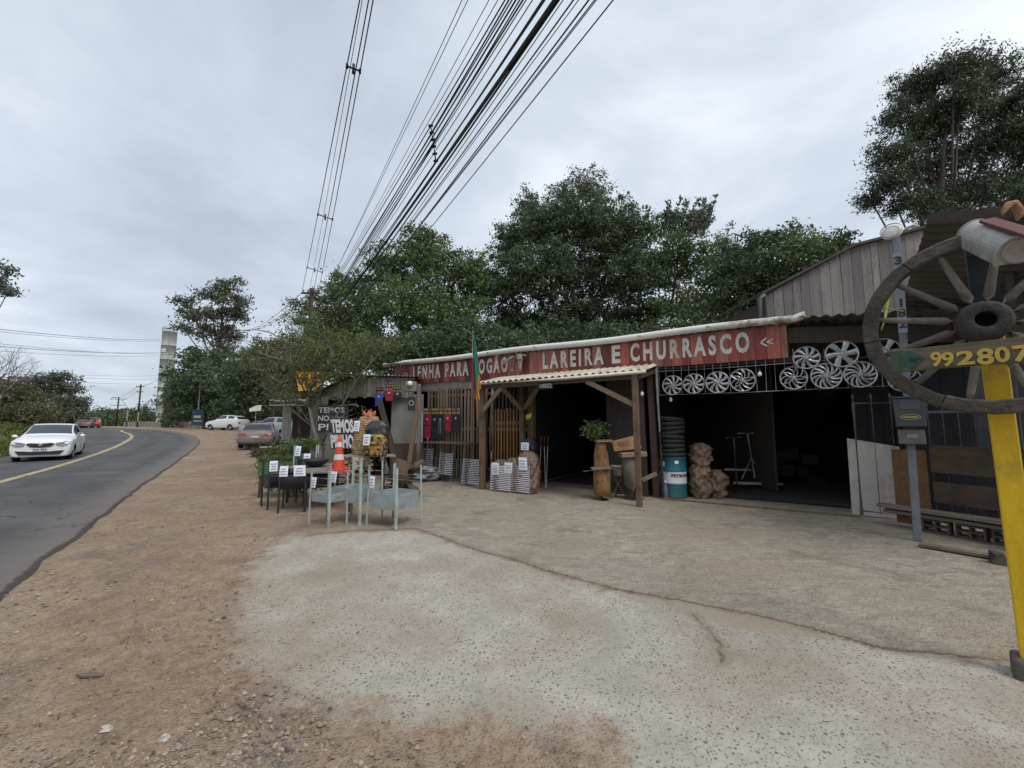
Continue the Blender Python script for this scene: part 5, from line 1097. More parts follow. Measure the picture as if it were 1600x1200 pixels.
mb = MB(); p = D(518, 700, 11.85); t = thing('sign_legs', 'pale plank propping the dark painted sign', 'plank', (p.x, p.y, 0)); mb.prism([(-.2, 0), (.2, 0), (.19, 1.35), (-.17, 1.35)], .04, (0, 0, 0), X, Z); mb.build('plank', M('pale_dirty_plank', (.22, .2, .16), .9, .3, 3, .2, stretch=(4, 4, 1)), t)
painted('hand_painted_sign', 'black board with bold white brush lettering TEMOS PINHO behind the traffic cone', 517, 566, 653, 702, 11.2, [('TEMOS', .0, .52, .74, .44), ('PINHO', .02, .03, .76, .44)], off=.05, shear=-.12)
# ================================================================ goods
def tagpaper(parent, o, w_=.13, h_=.18, tilt=0, A=X, nrm=-Y_, lines=True):
    """a price sheet taped on a thing, with scribbled lines"""
    tilt += rnd(-.35, .35); w_ *= rnd(.88, 1.1); h_ *= rnd(.9, 1.1); A = Vector(A).normalized(); B = Vector((tilt*.3, 0, 1)).normalized(); o = Vector(o); n = Vector(nrm)*.004
    mb = MB(); vs = [o-A*w_/2+B*h_/2, o-A*w_/2-B*h_/2+A*tilt*.02, o+A*w_/2-B*h_/2+n*3, o+A*w_/2+B*h_/2, o+n*2]
    mb.add(vs, [(0, 1, 4), (1, 2, 4), (2, 3, 4), (3, 0, 4)]); p_ = mb.build('price_sheet', paper, parent)
    if lines:
        mb = MB()
        for k in range(3): q = o+B*(h_*(.22-.24*k))+n*3.5; L_ = w_*rnd(.5, .75); mb.beam(q-A*L_/2, q+A*L_/2, .002, h_*.05, up=B)
        mb.build('handwriting', ink, p_)
def bucket_brazier(lb, px_, py_, w_, d_, ztop, depth, hleg, rz, mat, legmat, Hs=None, sheet=True, leg_w=.03, group='grey barbecue stands for sale'):
    """open tray on four angle-iron legs that rise above it; px,py = ground point below its middle"""
    p = G(px_, py_); t = thing('barbecue_stand', lb, 'barbecue', (p.x, p.y, 0), rz, group)
    mb = MB(); i = .012
    o_ = [(-w_/2, -d_/2), (w_/2, -d_/2), (w_/2, d_/2), (-w_/2, d_/2)]; b_ = [(x*.94, y*.94) for x, y in o_]; n_ = [(x-math.copysign(i, x), y-math.copysign(i, y)) for x, y in o_]; nb_ = [(x*.92, y*.92) for x, y in o_]
    vs = [(*v, ztop-depth) for v in b_]+[(*v, ztop) for v in o_]+[(*v, ztop) for v in n_]+[(*v, ztop-depth+.01) for v in nb_]
    mb.add(vs, [(3, 2, 1, 0)]+[(k, (k+1) % 4, 4+(k+1) % 4, 4+k) for k in range(4)]+[(4+k, 4+(k+1) % 4, 8+(k+1) % 4, 8+k) for k in range(4)]+[(8+k, 8+(k+1) % 4, 12+(k+1) % 4, 12+k) for k in range(4)]+[(12, 13, 14, 15)]); mb.build('tray', mat, t)
    for k, (x, y) in enumerate(o_):
        sx_, sy_ = math.copysign(1, x), math.copysign(1, y); H_ = (Hs or [hleg]*4)[k]; mb = MB()
        f = 1.05
        mb.beam((x*f*1.04, y*f, 0), (x+sx_*.004, y+sy_*.004, H_), leg_w, .004, up=Y_); mb.beam((x*f*1.04+sx_*leg_w*.5, y*f-sy_*leg_w*.5, 0), (x+sx_*(.004+leg_w*.5), y+sy_*(.004-leg_w*.5), H_), .004, leg_w, up=Y_); mb.build('leg', legmat, t)
    mb = MB()
    for z_ in (ztop+.14, ztop+.24):
        for s_ in (-1, 1): mb.tube([(-w_/2, s_*d_/2, z_), (w_/2, s_*d_/2, z_)], .004, 5)
    mb.build('wire_rail', steel, t)
    if sheet: tagpaper(t, (-w_*.5+.08, -d_/2-.02, ztop+.17))
    return t
dkgrey = M('dark_grey_sheet', (.07, .078, .085), .5, .2, 5, .05, dirt=(.05, .04, .035))
bucket_brazier('small pale grey barbecue tray stand in front, beside the black half-barrel grill', 512, 819, .42, .34, .50, .13, .82, -.5, grey_paint, pale_paint)
bucket_brazier('blue-grey barbecue stand with one tall mint-green leg, in the middle of the front row', 555, 813, .62, .5, .56, .23, .98, -.42, grey_paint, pale_paint, Hs=[.95, 1.06, .98, .98])
bucket_brazier('blue-grey barbecue stand at the right end of the front row', 616, 818, .56, .56, .51, .24, .92, -.5, grey_paint, pale_paint)
# black half-barrel grills
def half_barrel(lb, px_, py_, L_, r_, zc, rz, H_=.92, sheet=2):
    p = G(px_, py_); t = thing('half_barrel_grill', lb, 'barbecue', (p.x, p.y, 0), rz, 'black half-barrel grills'); mb = MB(); mb.smooth = True; n = 18; vs = []
    for x in (-L_/2, L_/2):
        for rr in (r_, r_-.008):
            for j in range(n+1): a = math.pi+math.pi*j/n; vs.append((x, math.cos(a)*rr, zc+math.sin(a)*rr))
    m_ = n+1; fs = []
    for j in range(n): fs += [(j, j+1, 2*m_+j+1, 2*m_+j), (m_+j, 3*m_+j, 3*m_+j+1, m_+j+1)]
    fs += [(0, 2*m_, 3*m_, m_), (n, m_+n, 3*m_+n, 2*m_+n)]; mb.add(vs, fs)
    for x in (-L_/2, L_/2-.006): mb.prism([(math.cos(math.pi+math.pi*j/n)*r_, zc+math.sin(math.pi+math.pi*j/n)*r_) for j in range(n+1)], -.006, (x, 0, 0), Y_, Z)
    o = mb.build('barrel', M('sooty_black_sheet', (.022, .023, .026), .5, .35, 6, .08), t, smooth=False)
    for x in (-L_/2, L_/2):
        for y in (-r_, r_): mb = MB(); mb.beam((x, y*1.02, 0), (x, y*1.02, H_), .03, .03, up=Y_); mb.build('leg', black_metal, t)
    for k in range(sheet): tagpaper(t, (-L_/2+.06+k*.26, -r_-.02, H_-.1), .13 if k == 0 else .18, .19)
    return t
half_barrel('black half-barrel grill with one price sheet at the left end of the display', 441, 790, .62, .24, .60, .75, .90, 1)
half_barrel('long black half-barrel grill with two price sheets under the low table', 478, 795, .85, .24, .62, .35, .84, 2)
# low table of grey plank top
p = G(492, 790); lt = thing('low_plank_table', 'low worn plank table with red edge carrying the iron bowl and traffic cone', 'table', (p.x, p.y, 0), .08); O_ = Vector(lt.location)
TZ = .72
def onz(x, y, z): r_ = Vector(ray(x, y)); t = (z-EYE)/r_.z; return Vector((0, 0, EYE))+r_*t
c4 = [onz(x, y, TZ) for x, y in ((449, 729), (478, 737), (552, 737), (530, 722))]
M4 = lt.matrix_basis.inverted(); c4 = [M4 @ v for v in c4]
mb = MB(); mb.add([v for v in c4]+[v-Vector((0, 0, .03)) for v in c4], [(0, 1, 2, 3), (7, 6, 5, 4)]+[(i, 4+i, 4+(i+1) % 4, (i+1) % 4) for i in range(4)]); fixn(mb.build('top', M('worn_table_top', (.2, .175, .145), .9, .35, 5, .2, dirt=(.08, .07, .06)), lt))
mb = MB(); mb.beam(c4[1]*.4+c4[2]*.6-Vector((0, .012, .012)), c4[2]-Vector((0, .012, .012)), .012, .03); mb.build('red_edge', M('faded_red', (.40, .07, .045), .6, .2, 6), lt)
for v in c4: mb = MB(); mb.beam((v.x*.95, v.y*.95, 0), (v.x*.95, v.y*.95, TZ-.03), .04, .04, up=Y_); mb.build('leg', black_metal, lt)
# bowl on the table
q = onz(493, 729, TZ+.006); bw = thing('iron_bowl', 'big round black iron bowl on the low plank table', 'bowl', (q.x, q.y, TZ)); mb = MB(); mb.smooth = True
mb.lathe([(.001, .0), (.09, .006), (.18, .05), (.24, .115), (.262, .16), (.252, .16), (.23, .118), (.17, .06), (.001, .02)], 28); mb.build('bowl', M('cast_iron', (.022, .022, .024), .55, .3, 12, .1), bw)
# little grey stand on the table
q = onz(478, 727, TZ); st = thing('small_table_grill', 'small dark grey barbecue with pale posts and two price sheets on the low table', 'barbecue', (q.x, q.y, TZ), .3)
mb = MB(); mb.box((0, 0, .19), (.42, .26, .1)); mb.build('tray', dkgrey, st)
for x in (-.21, .21):
    for y in (-.13, .13): mb = MB(); mb.beam((x, y, 0), (x, y, .42), .022, .022, up=Y_); mb.build('leg', pale_paint, st)
tagpaper(st, (-.14, -.15, .31), .12, .19); tagpaper(st, (.04, -.17, .16), .14, .2, .5)
# traffic cone on the table
q = onz(527, 735, TZ); cn = thing('traffic_cone', 'orange-red traffic cone with two white bands standing on the low table', 'cone', (q.x, q.y+.05, TZ))
CM = M('cone_orange', (.55, .055, .02), .5, .15, 6, .05); CW = M('cone_white', (.6, .58, .55), .5, .12, 6, .03)
def cr_(z): return .125-.098*z/.66
for i, (z0, z1, m_) in enumerate(((.02, .12, CM), (.12, .20, CM), (.2, .30, CW), (.30, .44, CM), (.44, .53, CW), (.53, .66, CM))):
    mb = MB(); mb.smooth = True; mb.lathe([(cr_(z0), z0), (cr_(z1), z1)]+([(cr_(z1)*.6, z1+.006)] if i == 5 else []), 24); mb.build('white_band' if m_ is CW else 'cone_body', m_, cn)
mb = MB(); mb.box((0, 0, .012), (.3, .3, .024)); bev(mb.build('base', CM, cn), .006)
# table with sacks
q = D(585, 712, 9.6); bt_ = thing('sack_table', 'pale-legged table with a warped board top carrying two charcoal sacks', 'table', (q.x, q.y, 0), -.05); TZ2 = q.z+.0
w9 = lambda x: (x-800)/FPX*9.6-q.x
mb = MB(); mb.prism([(w9(537), -.35), (w9(556), -.45), (w9(628), -.30), (w9(612), .25), (w9(545), .3)], .025, (0, 0, TZ2), X, Y_); fixn(mb.build('top', M('warped_board', (.25, .22, .17), .9, .3, 4, .2), bt_))
for x, y in ((w9(558), -.3), (w9(588), -.3), (w9(562), .2), (w9(600), .2)): mb = MB(); mb.smooth = True; mb.tube([(x-.02, y, 0), (x, y, TZ2)], .028, 10); mb.build('leg', M('pale_tube', (.42, .44, .4), .5, .15, 6), bt_)
mb = MB(); mb.tube([(w9(558), -.3, TZ2-.18), (w9(588), -.3, TZ2-.18)], .008, 6); mb.tube([(w9(558), -.3, .45), (w9(588), -.3, .45)], .008, 6); mb.build('stretcher', steel, bt_)
TZ2 += .025
def sack(name, lb, loc, w_, d_, h_, mat, topc=None, seed=0, lean=(0, 0), cat='sack', group=None, lump=.04, neck=.6, rz=0):
    r_ = np.random.RandomState(seed); t = thing(name, lb, cat, loc, rz, group); n, m = 30, 22; mb = MB(); mb.smooth = True; vs = []
    ph = r_.rand(14, 3)*6.28; fr = r_.randint(2, 9, (14, 2)); fr[7:] *= 2
    for j in range(m+1):
        v = j/m; z = h_*v; prof = min(1, (v*9)**.5)*(1-.0*v); 
        if v > .8: prof *= 1-(1-neck)*((v-.8)/.2)**1.5
        prof *= 1+.10*math.sin(v*3.1)
        if v < .08: prof = .86+v*1.2
        for i in range(n):
            a = 2*math.pi*i/n; dz = sum(math.sin(fr[k, 0]*a+ph[k, 0])*math.sin(fr[k, 1]*v*3+ph[k, 1])*(.5 if k > 6 else 1) for k in range(14))*lump/3.2
            ca, sa_ = math.cos(a), math.sin(a); e_ = .7; x = math.copysign(abs(ca)**e_, ca)*w_/2*prof*(1+dz/w_*2); y = math.copysign(abs(sa_)**e_, sa_)*d_/2*prof*(1+dz/d_*2)
            vs.append((x+lean[0]*v, y+lean[1]*v, z))
    fs = [(j*n+i, j*n+(i+1) % n, (j+1)*n+(i+1) % n, (j+1)*n+i) for j in range(m) for i in range(n)]+[tuple(range(n))[::-1], tuple(m*n+i for i in range(n))]
    mb.add(vs, fs); mb.build('bag', mat, t); return t
net = NB('golden_net_sack'); wv = net.N.new('ShaderNodeTexWave'); wv.bands_direction = 'Z'; wv.inputs['Scale'].default_value = 7; wv.inputs['Distortion'].default_value = 11; wv.inputs['Detail'].default_value = 3; wv.inputs['Detail Scale'].default_value = 2
net.L.new(net.pos, wv.inputs['Vector']); net.out(net.mix(wv.outputs['Fac'], (.24, .145, .065), (.48, .33, .17)), .6); net.bump(wv.outputs['Fac'], .7, .02)
q = D(566, 711, 9.5); s1_ = sack('charcoal_sack', 'tall golden-brown net sack with orange tied top on the board table', (q.x, q.y, TZ2), .46, .32, .88, net.m, seed=2, lean=(.14, 0), lump=.03, neck=.75)
mb = MB(); mb.smooth = True
for k, (x, dx) in enumerate(((-.08, -.04), (.1, .05))): mb.tube([(.12+x, 0, .84), (.12+x*1.2, -.02, .93), (.12+x+dx, 0, 1.01)], [.07, .06, .01], 8)
mb.tube([(.05, 0, .83), (.14, -.03, .90), (.24, 0, .85)], [.08, .12, .08], 10); mb.build('orange_top', M('orange_plastic', (.42, .11, .04), .5, .25, 10, .2), s1_); tagpaper(s1_, (-.08, -.19, .66), .14, .24)
q = D(587, 713, 9.3); s2_ = sack('charcoal_sack', 'black sack with orange and yellow printed lower half beside the golden sack', (q.x, q.y, TZ2), .46, .3, .78, M('black_plastic_bag', (.035, .037, .04), .4, .3, 8, .2), seed=5, lean=(.03, 0), lump=.03, neck=.55)
mb = MB(); n = 20; r_ = random.Random(9)
pr_ = [(.3, .16, .03), (.06, .03, .02), (.3, .09, .02), (.02, .02, .02), (.38, .25, .04), (.12, .1, .1), (.03, .02, .02)]
for i in range(n):
    for j in range(9):
        a0 = math.pi+math.pi*i/n; a1 = math.pi+math.pi*(i+1)/n; z0, z1 = .02+j*.05, .02+(j+1)*.05; c_ = (.5, .38, .06) if j == 8 else r_.choice(pr_)
        f_ = lambda a, z: (math.copysign(abs(math.cos(a))**.7, math.cos(a))*.262, -abs(math.sin(a))**.7*.178, z)
        mb.add([f_(a0, z0), f_(a1, z0), f_(a1, z1), f_(a0, z1)], [(0, 1, 2, 3)], col=c_)
mb.build('printed_band', colmat('sack_print', .45, .05, .3, 15), s2_); tagpaper(s2_, (-.14, -.21, .36), .17, .24)
# firewood pile, wrapped bundle and stump under and behind the sack table
def heap(name, lb, cat, px_, py_, n, L_, r_, h_, w_, mat, seed=1, z0=0):
    p = G(px_, py_); t = thing(name, lb, cat, (p.x, p.y, z0)); r = random.Random(seed); mb = MB()
    for k in range(n):
        c_ = Vector((r.uniform(-w_, w_), r.uniform(-.2, .2), r.uniform(.05, h_))); d = Vector((r.uniform(-1, 1), r.uniform(-.6, .6), r.uniform(-.35, .35))).normalized()*L_/2*r.uniform(.6, 1); mb.beam(c_-d, c_+d, r_*r.uniform(.7, 1.5), r_*r.uniform(.5, 1.2), tint=r.random())
    mb.build('pieces', mat, t); return t
heap('firewood_pile', 'pile of split pale firewood behind the cone under the sack table', 'firewood', 548, 760, 30, .5, .06, .8, .4, M('split_wood', (.30, .22, .14), .9, .3, 6, .3, tint=.45), 3)
heap('firewood_pile', 'dark heap of branches filling the shack behind the painted signs', 'firewood', 560, 742, 50, 1.0, .07, 1.3, .9, M('dark_branches', (.06, .05, .042), .9, .3, 6, .3, tint=.5), 4)
p = G(622, 775); t = thing('tree_stump', 'big twisted brown root stump right of the sack table', 'stump', (p.x, p.y+.3, 0)); mb = MB(); mb.smooth = True
mb.tube([(0, 0, 0), (.02, 0, .25), (-.05, 0, .5), (.05, 0, .72)], [.3, .24, .27, .2], 11); mb.tube([(.1, 0, .4), (.35, -.05, .62), (.5, 0, .75)], [.16, .12, .06], 9); mb.tube([(.1, -.05, .3), (.3, -.1, .12), (.42, -.12, 0)], [.14, .1, .07], 9); mb.tube([(-.1, 0, .35), (-.3, 0, .15), (-.4, 0, 0)], [.14, .1, .06], 9)
mb.build('roots', M('root_brown', (.10, .065, .045), .95, .5, 6, .6, bdist=.03), t)
p = G(648, 752); sack('wrapped_bundle', 'grey plastic-wrapped bundle lying on the ground before the shack corner', (p.x, p.y+.2, 0), 1.25, .6, .42, M('milky_plastic', (.24, .235, .235), .25, .5, 14, .6, bdist=.03, spec=.7), seed=8, lump=.12, neck=.3, cat='bundle')
# ---------------------------------------------------------------- knife sets hanging
def knife_set(lb, o, rz, col, w_=.2, h_=.62, hand=(.5, .3, .12), group='barbecue knife pouches hung for sale', rows=2, blades_=False):
    t = thing('knife_pouch', lb, 'knife set', o, rz, group)
    mb = MB(); mb.prism([(-w_/2, -h_*.45), (w_/2, -h_*.45), (w_/2, .02), (-w_/2, .02)], .025, (0, 0, 0), X, Z); mb.prism([(-w_/2*.9, -h_), (w_/2*.9, -h_), (w_/2*.95, -h_*.47), (-w_/2*.95, -h_*.47)], .02, (0, 0, 0), X, Z); bev(mb.build('pouch', col, t), .008)
    mb = MB(); mb.lathe([(.03, 0), (.03, .006), (.001, .006)], 12, (0, -.028, -h_*.2), (X, Z, -Y_)); mb.build('badge', M('badge_pale', (.5, .45, .5), .5), t)
    mb = MB(); mb.box((0, -.006, .11), (w_, .012, .2)); mb.build('backing', M('black_strap', (.02, .018, .018), .7), t)
    hm = M('knife_handle', (.42, .26, .12), .5, .2, 20, 0, tint=.5)
    for k in range(rows):
        mb = MB()
        for i in range(5): x = -w_/2+.02+(w_-.04)*i/4; mb.box((x, -.022, .055+k*.1), (.017, .018, .07), tint=rnd(0, 1))
        mb.build('handle_row', hm, t)
    if blades_:
        mb = MB()
        for x in (-.04, .03): mb.prism([(x-.012, -h_*.8), (x+.005, -h_*.8), (x+.012, -h_*.25), (x-.01, -h_*.25)], .004, (0, -.03, 0), X, Z)
        mb.build('blade', steel, t)
    return t
KB = M('pouch_blue', (.012, .03, .14), .7, .2, 10, .05); KR = M('pouch_red', (.30, .012, .03), .7, .2, 10, .05); KK = M('pouch_black', (.014, .015, .022), .7, .2, 10, .05); KBB = M('pouch_bright_blue', (.015, .07, .38), .7, .2, 10, .05)
for x, c_, lb, w_, h_, bl in ((660, KB, 'navy blue knife pouch, leftmost of the row beside the dark window', .24, .72, 0), (669, KR, 'red knife pouch next to the navy one in the long row', .25, .72, 0), (680, KK, 'black knife pouch right of the long red one', .24, .72, 0), (689, KK, 'black knife pouch showing two bare blades in the middle of the row', .24, .72, 1), (700.5, KR, 'shorter red knife pouch near the right end of the row', .22, .5, 0), (713, KK, 'short black knife pouch at the right end of the row', .28, .5, 0)):
    u, z = U(x, 648, -.22); knife_set(lb, FP(u, -.22, z+.0), FA, c_, w_, h_, blades_=bool(bl))
for x, y, c_, lb, h_ in ((592.5, 616, KBB, 'bright blue knife pouch hanging from the shack fascia', .36), (608.5, 611, KR, 'red knife pouch hanging highest on the shack fascia', .30), (621.5, 614, KK, 'small black knife pouch hanging right on the shack fascia', .17)):
    o = D(x, y, SHY-.12); knife_set(lb, tuple(o), 0, c_, .24, h_)
# ---------------------------------------------------------------- grill racks
GRM = M('bright_wire', (.75, .74, .8), .4, .1, 20, 0)
def grill_rack(lb, px_, py_, w_, h_, d, rods=13, handles=(0, 1), lean=.12, zb=.05, sag=0, hl=.32):
    u, z = U(px_, py_, d); t = fthing('grill_rack', lb, 'grill', u, d, zb, 'wire grill racks leaning in front of the shop')
    tp_ = lambda x, z: (x, z*lean, z)
    mb = MB()
    for i in range(rods): z_ = h_*(i+.5)/rods; mb.tube([tp_(-w_/2, z_), tp_(0, z_-sag*.01), tp_(w_/2, z_+rnd(-.004, .004))], .0085, 5)
    mb.build('rods', GRM, t)
    mb = MB(); 
    for x in (-w_/2, w_/2): mb.tube([tp_(x, -zb), tp_(x, h_+.02)], .006, 6)
    for z_ in (0, h_): mb.tube([tp_(-w_/2, z_), tp_(w_/2, z_)], .006, 6)
    mb.build('frame', steel, t)
    for x in handles:
        xx = -w_/2+w_*x; mb = MB(); mb.tube([tp_(xx, h_), tp_(xx, h_+hl*.5)], .005, 5); mb.build('stem', steel, t)
        mb = MB(); mb.smooth = True; mb.tube([tp_(xx, h_+hl*.35), tp_(xx, h_+hl*.45), tp_(xx, h_+hl*.9), tp_(xx, h_+hl)], [.011, .016, .017, .01], 8); mb.build('handle', orange_wood, t)
grill_rack('wire grill rack leaning behind the wrapped bundle, leftmost of the racks', 666, 720, .42, .62, -.55, 12, (.35,), zb=.25)
grill_rack('wire grill rack with white rods under the black table', 695, 725, .48, .58, -.75, 12, (.0, 1), zb=.2)
grill_rack('tilted wire grill rack with bright rods between the table and the cage', 734, 738, .56, .62, -.95, 14, (0, .55), zb=.06)
grill_rack('wide bright grill rack, left one of the pair standing in front of the cage', 781, 745, .56, .58, -1.25, 14, (0,), zb=.03, lean=.05)
grill_rack('wide bright grill rack, right one of the pair in front of the cage', 811, 745, .54, .60, -1.22, 14, (), zb=.03, lean=.05)
p = fthing('black_work_table', 'thin black-topped table below the row of knife pouches', 'table', U(703, 692, -.5)[0], -.5)
zt = U(703, 692, -.5)[1]; mb = MB(); mb.box((0, 0, zt), (1.75, .6, .03)); mb.build('top', M('slate_top', (.07, .075, .07), .6, .3, 5), p)
for x in (-.8, .8):
    for y in (-.25, .25): mb = MB(); mb.beam((x, y, 0), (x, y, zt-.015), .04, .04, up=Y_); mb.build('leg', dark_wood, p)
# wire basket fence in front of the slats
wf = fthing('wire_basket', 'thin wire basket frame standing before the slatted wall', 'basket', -5.4, -.55); mb = MB()
for i in range(14): mb.tube([(-.9+i*.13, 0, .1), (-.9+i*.13, 0, .62)], .004, 4)
for z_ in (.1, .36, .62): mb.tube([(-.95, 0, z_), (.95, 0, z_)], .005, 4)
mb.build('wires', steel, wf)
# iron skewers by the door
for i, (x, lb) in enumerate(((842, 'left skewer with orange handle leaning by the dark doorway'), (847.5, 'middle skewer with orange handle leaning by the dark doorway'), (853, 'right skewer with orange handle leaning by the dark doorway'))):
    u, z = U(x, 700, -.3); s_ = fthing('skewer', lb, 'skewer', u, -.3, 0, 'skewers leaning by the doorway'); mb = MB(); mb.tube([(.0 if i != 1 else .08, 0, 0.02), (0, .1, 1.05)], .006, 6); mb.build('rod', steel, s_)
    mb = MB(); mb.smooth = True; mb.tube([(0, .1, 1.03), (0, .11, 1.28)], [.015, .018], 8); mb.build('handle', orange_wood, s_)
# bags in the cage with price sheets
FW = M('bagged_firewood', (.17, .105, .065), .25, .9, 26, .9, dirt=(.34, .25, .18), dirt_amt=.35, bdist=.03, spec=.6)
for x, y, w_, h_, m_, d, lb in ((783, 728, .38, .72, FW, -.95, 'clear bag of charred wood at the left of the cage stack'), (803, 728, .36, .78, FW, -.98, 'middle bag of firewood in the cage stack'), (826, 735, .46, .95, FW, -1.0, 'large firewood bag at the right of the cage stack')):
    u, z = U(x, y, d); b_ = sack('firewood_bag', lb, FP(u, d, 0), w_, .34, h_, m_, seed=int(x), cat='bag', group='bags of firewood by the cage', rz=FA, lump=.05, neck=.5); tagpaper(b_, (-.02, -.22, h_*.72), .22, .26, A=X)
u, z = U(822, 712, -.9); b_ = sack('charcoal_bag', 'black charcoal bag on top of the stack in the cage', FP(u, -.75, .82), .34, .28, .42, M('black_paper_bag', (.02, .02, .026), .6, .3, 8, .2), seed=44, cat='bag', rz=FA, neck=.8, lump=.03); tagpaper(b_, (-.02, -.17, .24), .22, .2)
# ---------------------------------------------------------------- stands right of the door
log_m = M('orange_log', (.25, .135, .055), .9, .5, 9, .7, stretch=(1, 1, .4), dirt=(.09, .05, .025), dirt_amt=.4, bdist=.02)
p = G(941, 780); ls = thing('log_stand', 'upright orange-brown carved log stand with a shelf near the doorway', 'log stand', (p.x, p.y, 0)); mb = MB(); mb.smooth = True
r_ = random.Random(3); mb.tube([(r_.uniform(-.01, .01)-.0, 0, z) for z in (0, .1, .3, .5, .7, .9, 1.08, 1.2)], [.175, .19, .18, .185, .165, .155, .13, .12], 11); mb.build('log', log_m, ls)
mb = MB(); mb.beam((-.25, -.16, .66), (.15, -.16, .68), .16, .045); mb.tube([(-.42, -.18, .6), (-.2, -.16, .63)], .012, 6); mb.build('shelf', plank_wood, ls)
mb = MB(); mb.beam((-.12, 0, 1.23), (.22, 0, 1.235), .3, .05); mb.build('top_board', M('sawn_board', (.26, .17, .10), .85, .3, 5, .2), ls)
pp = thing('potted_plant', 'round bushy green plant on the board of the log stand', 'plant', (p.x-.08, p.y, 1.26)); rs_ = np.random.RandomState(4); P = rs_.randn(800, 3)*[.11, .1, .09]+[-.05, 0, .2]
leaves_mesh('foliage', P, .06, L_bright, pp, rs_, .7); mb = MB(); mb.smooth = True; mb.lathe([(.06, 0), (.085, .1), (.07, .1), (.001, .08)], 14); mb.build('pot', M('dark_pot', (.05, .045, .04), .8), pp)
p = G(965, 778); sl_ = thing('crossed_stool', 'small white-topped stump stool on crossed sticks beside the log stand', 'stool', (p.x, p.y, 0))
mb = MB(); mb.smooth = True; mb.lathe([(.001, .46), (.11, .46), (.135, .5), (.14, .68), (.001, .685)], 18); mb.build('stump', M('grey_bark', (.12, .11, .10), .95, .4, 14, .5), sl_)
mb = MB(); mb.smooth = True; mb.lathe([(.14, .68), (.138, .70), (.001, .703)], 18); mb.build('top', M('white_top', (.48, .46, .42), .8), sl_)
for a, b in (((-.16, -.1, 0), (.1, 0, .48)), ((.18, -.1, 0), (-.1, 0, .48)), ((0, .15, 0), (0, 0, .48))): mb = MB(); mb.tube([a, b], .018, 6); mb.build('leg', brown_wood, sl_)
p = G(992, 783); cs = thing('carved_bench_stand', 'grey trunk stand topped by a carved plank seat with painted letters', 'log stand', (p.x, p.y+.25, 0)); mb = MB(); mb.smooth = True
mb.tube([(.05, 0, 0), (.04, 0, .3), (.0, 0, .6), (-.03, 0, .88)], [.21, .19, .17, .165], 12); mb.build('trunk', M('grey_brown_trunk', (.16, .13, .10), .9, .4, 5, .4, stretch=(1, 1, .4)), cs)
mb = MB(); mb.beam((-.24, -.05, .93), (.3, -.05, .96), .34, .10); bev(mb.build('seat', M('sawn_board', (.26, .17, .10)), cs), .015)
mb = MB(); mb.prism([(-.36, .0), (.24, .06), (.17, .36), (-.40, .22)], .05, (0, -.02, 1.0), X, Vector((0, .12, 1))); bev(mb.build('back_plank', M('orange_plank', (.30, .18, .085), .8, .35, 5, .3, stretch=(1, 4, 4)), cs), .01)
mb = MB(); add_text(mb, 'TEC', (-.28, -.09, 1.09), Vector((1, 0, .14)), Vector((0, .12, 1)), .26, .12, .01); mb.build('lettering', M('burnt_letter', (.12, .06, .03), .9), cs)
mb = MB(); mb.beam((.2, -.15, .42), (.48, -.2, .56), .16, .06); mb.build('arm_plank', plank_wood, cs)
ch = fthing('hanging_chain', 'grey twisted chain hanging in the doorway behind the stumps', 'chain', U(965, 650, .2)[0], .2, .9); mb = MB(); mb.smooth = True
for k in range(24): a = k*1.57; c_ = Vector((math.sin(k*.5)*.01, 0, k*.075)); mb.tube([c_+Vector((math.cos(a)*.018, math.sin(a)*.018, -.02)), c_+Vector((math.cos(a)*.02, math.sin(a)*.02, .05)), c_+Vector((-math.cos(a)*.018, -math.sin(a)*.018, .05)), c_+Vector((-math.cos(a)*.018, -math.sin(a)*.018, -.02))], .01, 5)
mb.build('links', dull_steel, ch)
# ---------------------------------------------------------------- drum, hose coils, firewood sacks
p = G(1059, 779); dr = thing('oil_drum', 'teal oil drum with a white lettered band at the garage entrance', 'drum', (p.x+.02, p.y+.28, 0), R(-22)); RD = .285
TE = M('drum_teal', (.012, .105, .125), .45, .2, 4, .05, dirt=(.03, .06, .06), dirt_amt=.2); WH = M('drum_white', (.52, .55, .56), .5, .12, 4, .03, dirt=(.3, .28, .25), dirt_amt=.15)
def ring(z): return [(RD, z-.015), (RD+.012, z), (RD, z+.015)]
mb = MB(); mb.smooth = True; mb.lathe([(.001, 0), (RD, 0), (RD+.008, .01), (RD, .03), (RD, .30)], 48); mb.build('lower_body', TE, dr)
mb = MB(); mb.smooth = True; mb.lathe([(RD, .30)]+ring(.32)+[(RD, .56)], 48); mb.build('white_band', WH, dr)
mb = MB(); mb.smooth = True; mb.lathe([(RD, .56)]+ring(.58)+[(RD, .84), (RD+.009, .86), (RD+.004, .875), (RD-.01, .86), (.001, .855)], 48); mb.build('upper_body', TE, dr)
vs_, fs_ = text_mesh('PETRONAS', .52, .068, .05); mb = MB(); pts_ = []
for v in vs_: a = R(-96)+(v[0])/RD; pts_.append((math.cos(a)*(RD+.003), math.sin(a)*(RD+.003), .445+v[1]))
mb.add(pts_, fs_); mb.build('lettering', black_metal, dr)
for a_, z_ in ((-2.35, .78), (-1.25, .80)): mb = MB(); A_2 = Vector((-math.sin(a_), math.cos(a_), 0)); N2 = Vector((math.cos(a_), math.sin(a_), 0)); o_ = N2*(RD+.003); w_ = .07 if a_ < -2 else .04; mb.add([o_-A_2*w_+Z*z_, o_+A_2*w_+Z*z_, o_+A_2*w_+Z*(z_-.1*w_/.05*.8), o_-A_2*w_+Z*(z_-.1*w_/.05*.8)], [(3, 2, 1, 0)]); mb.build('sticker', paper, dr)
p0 = Vector(dr.location)
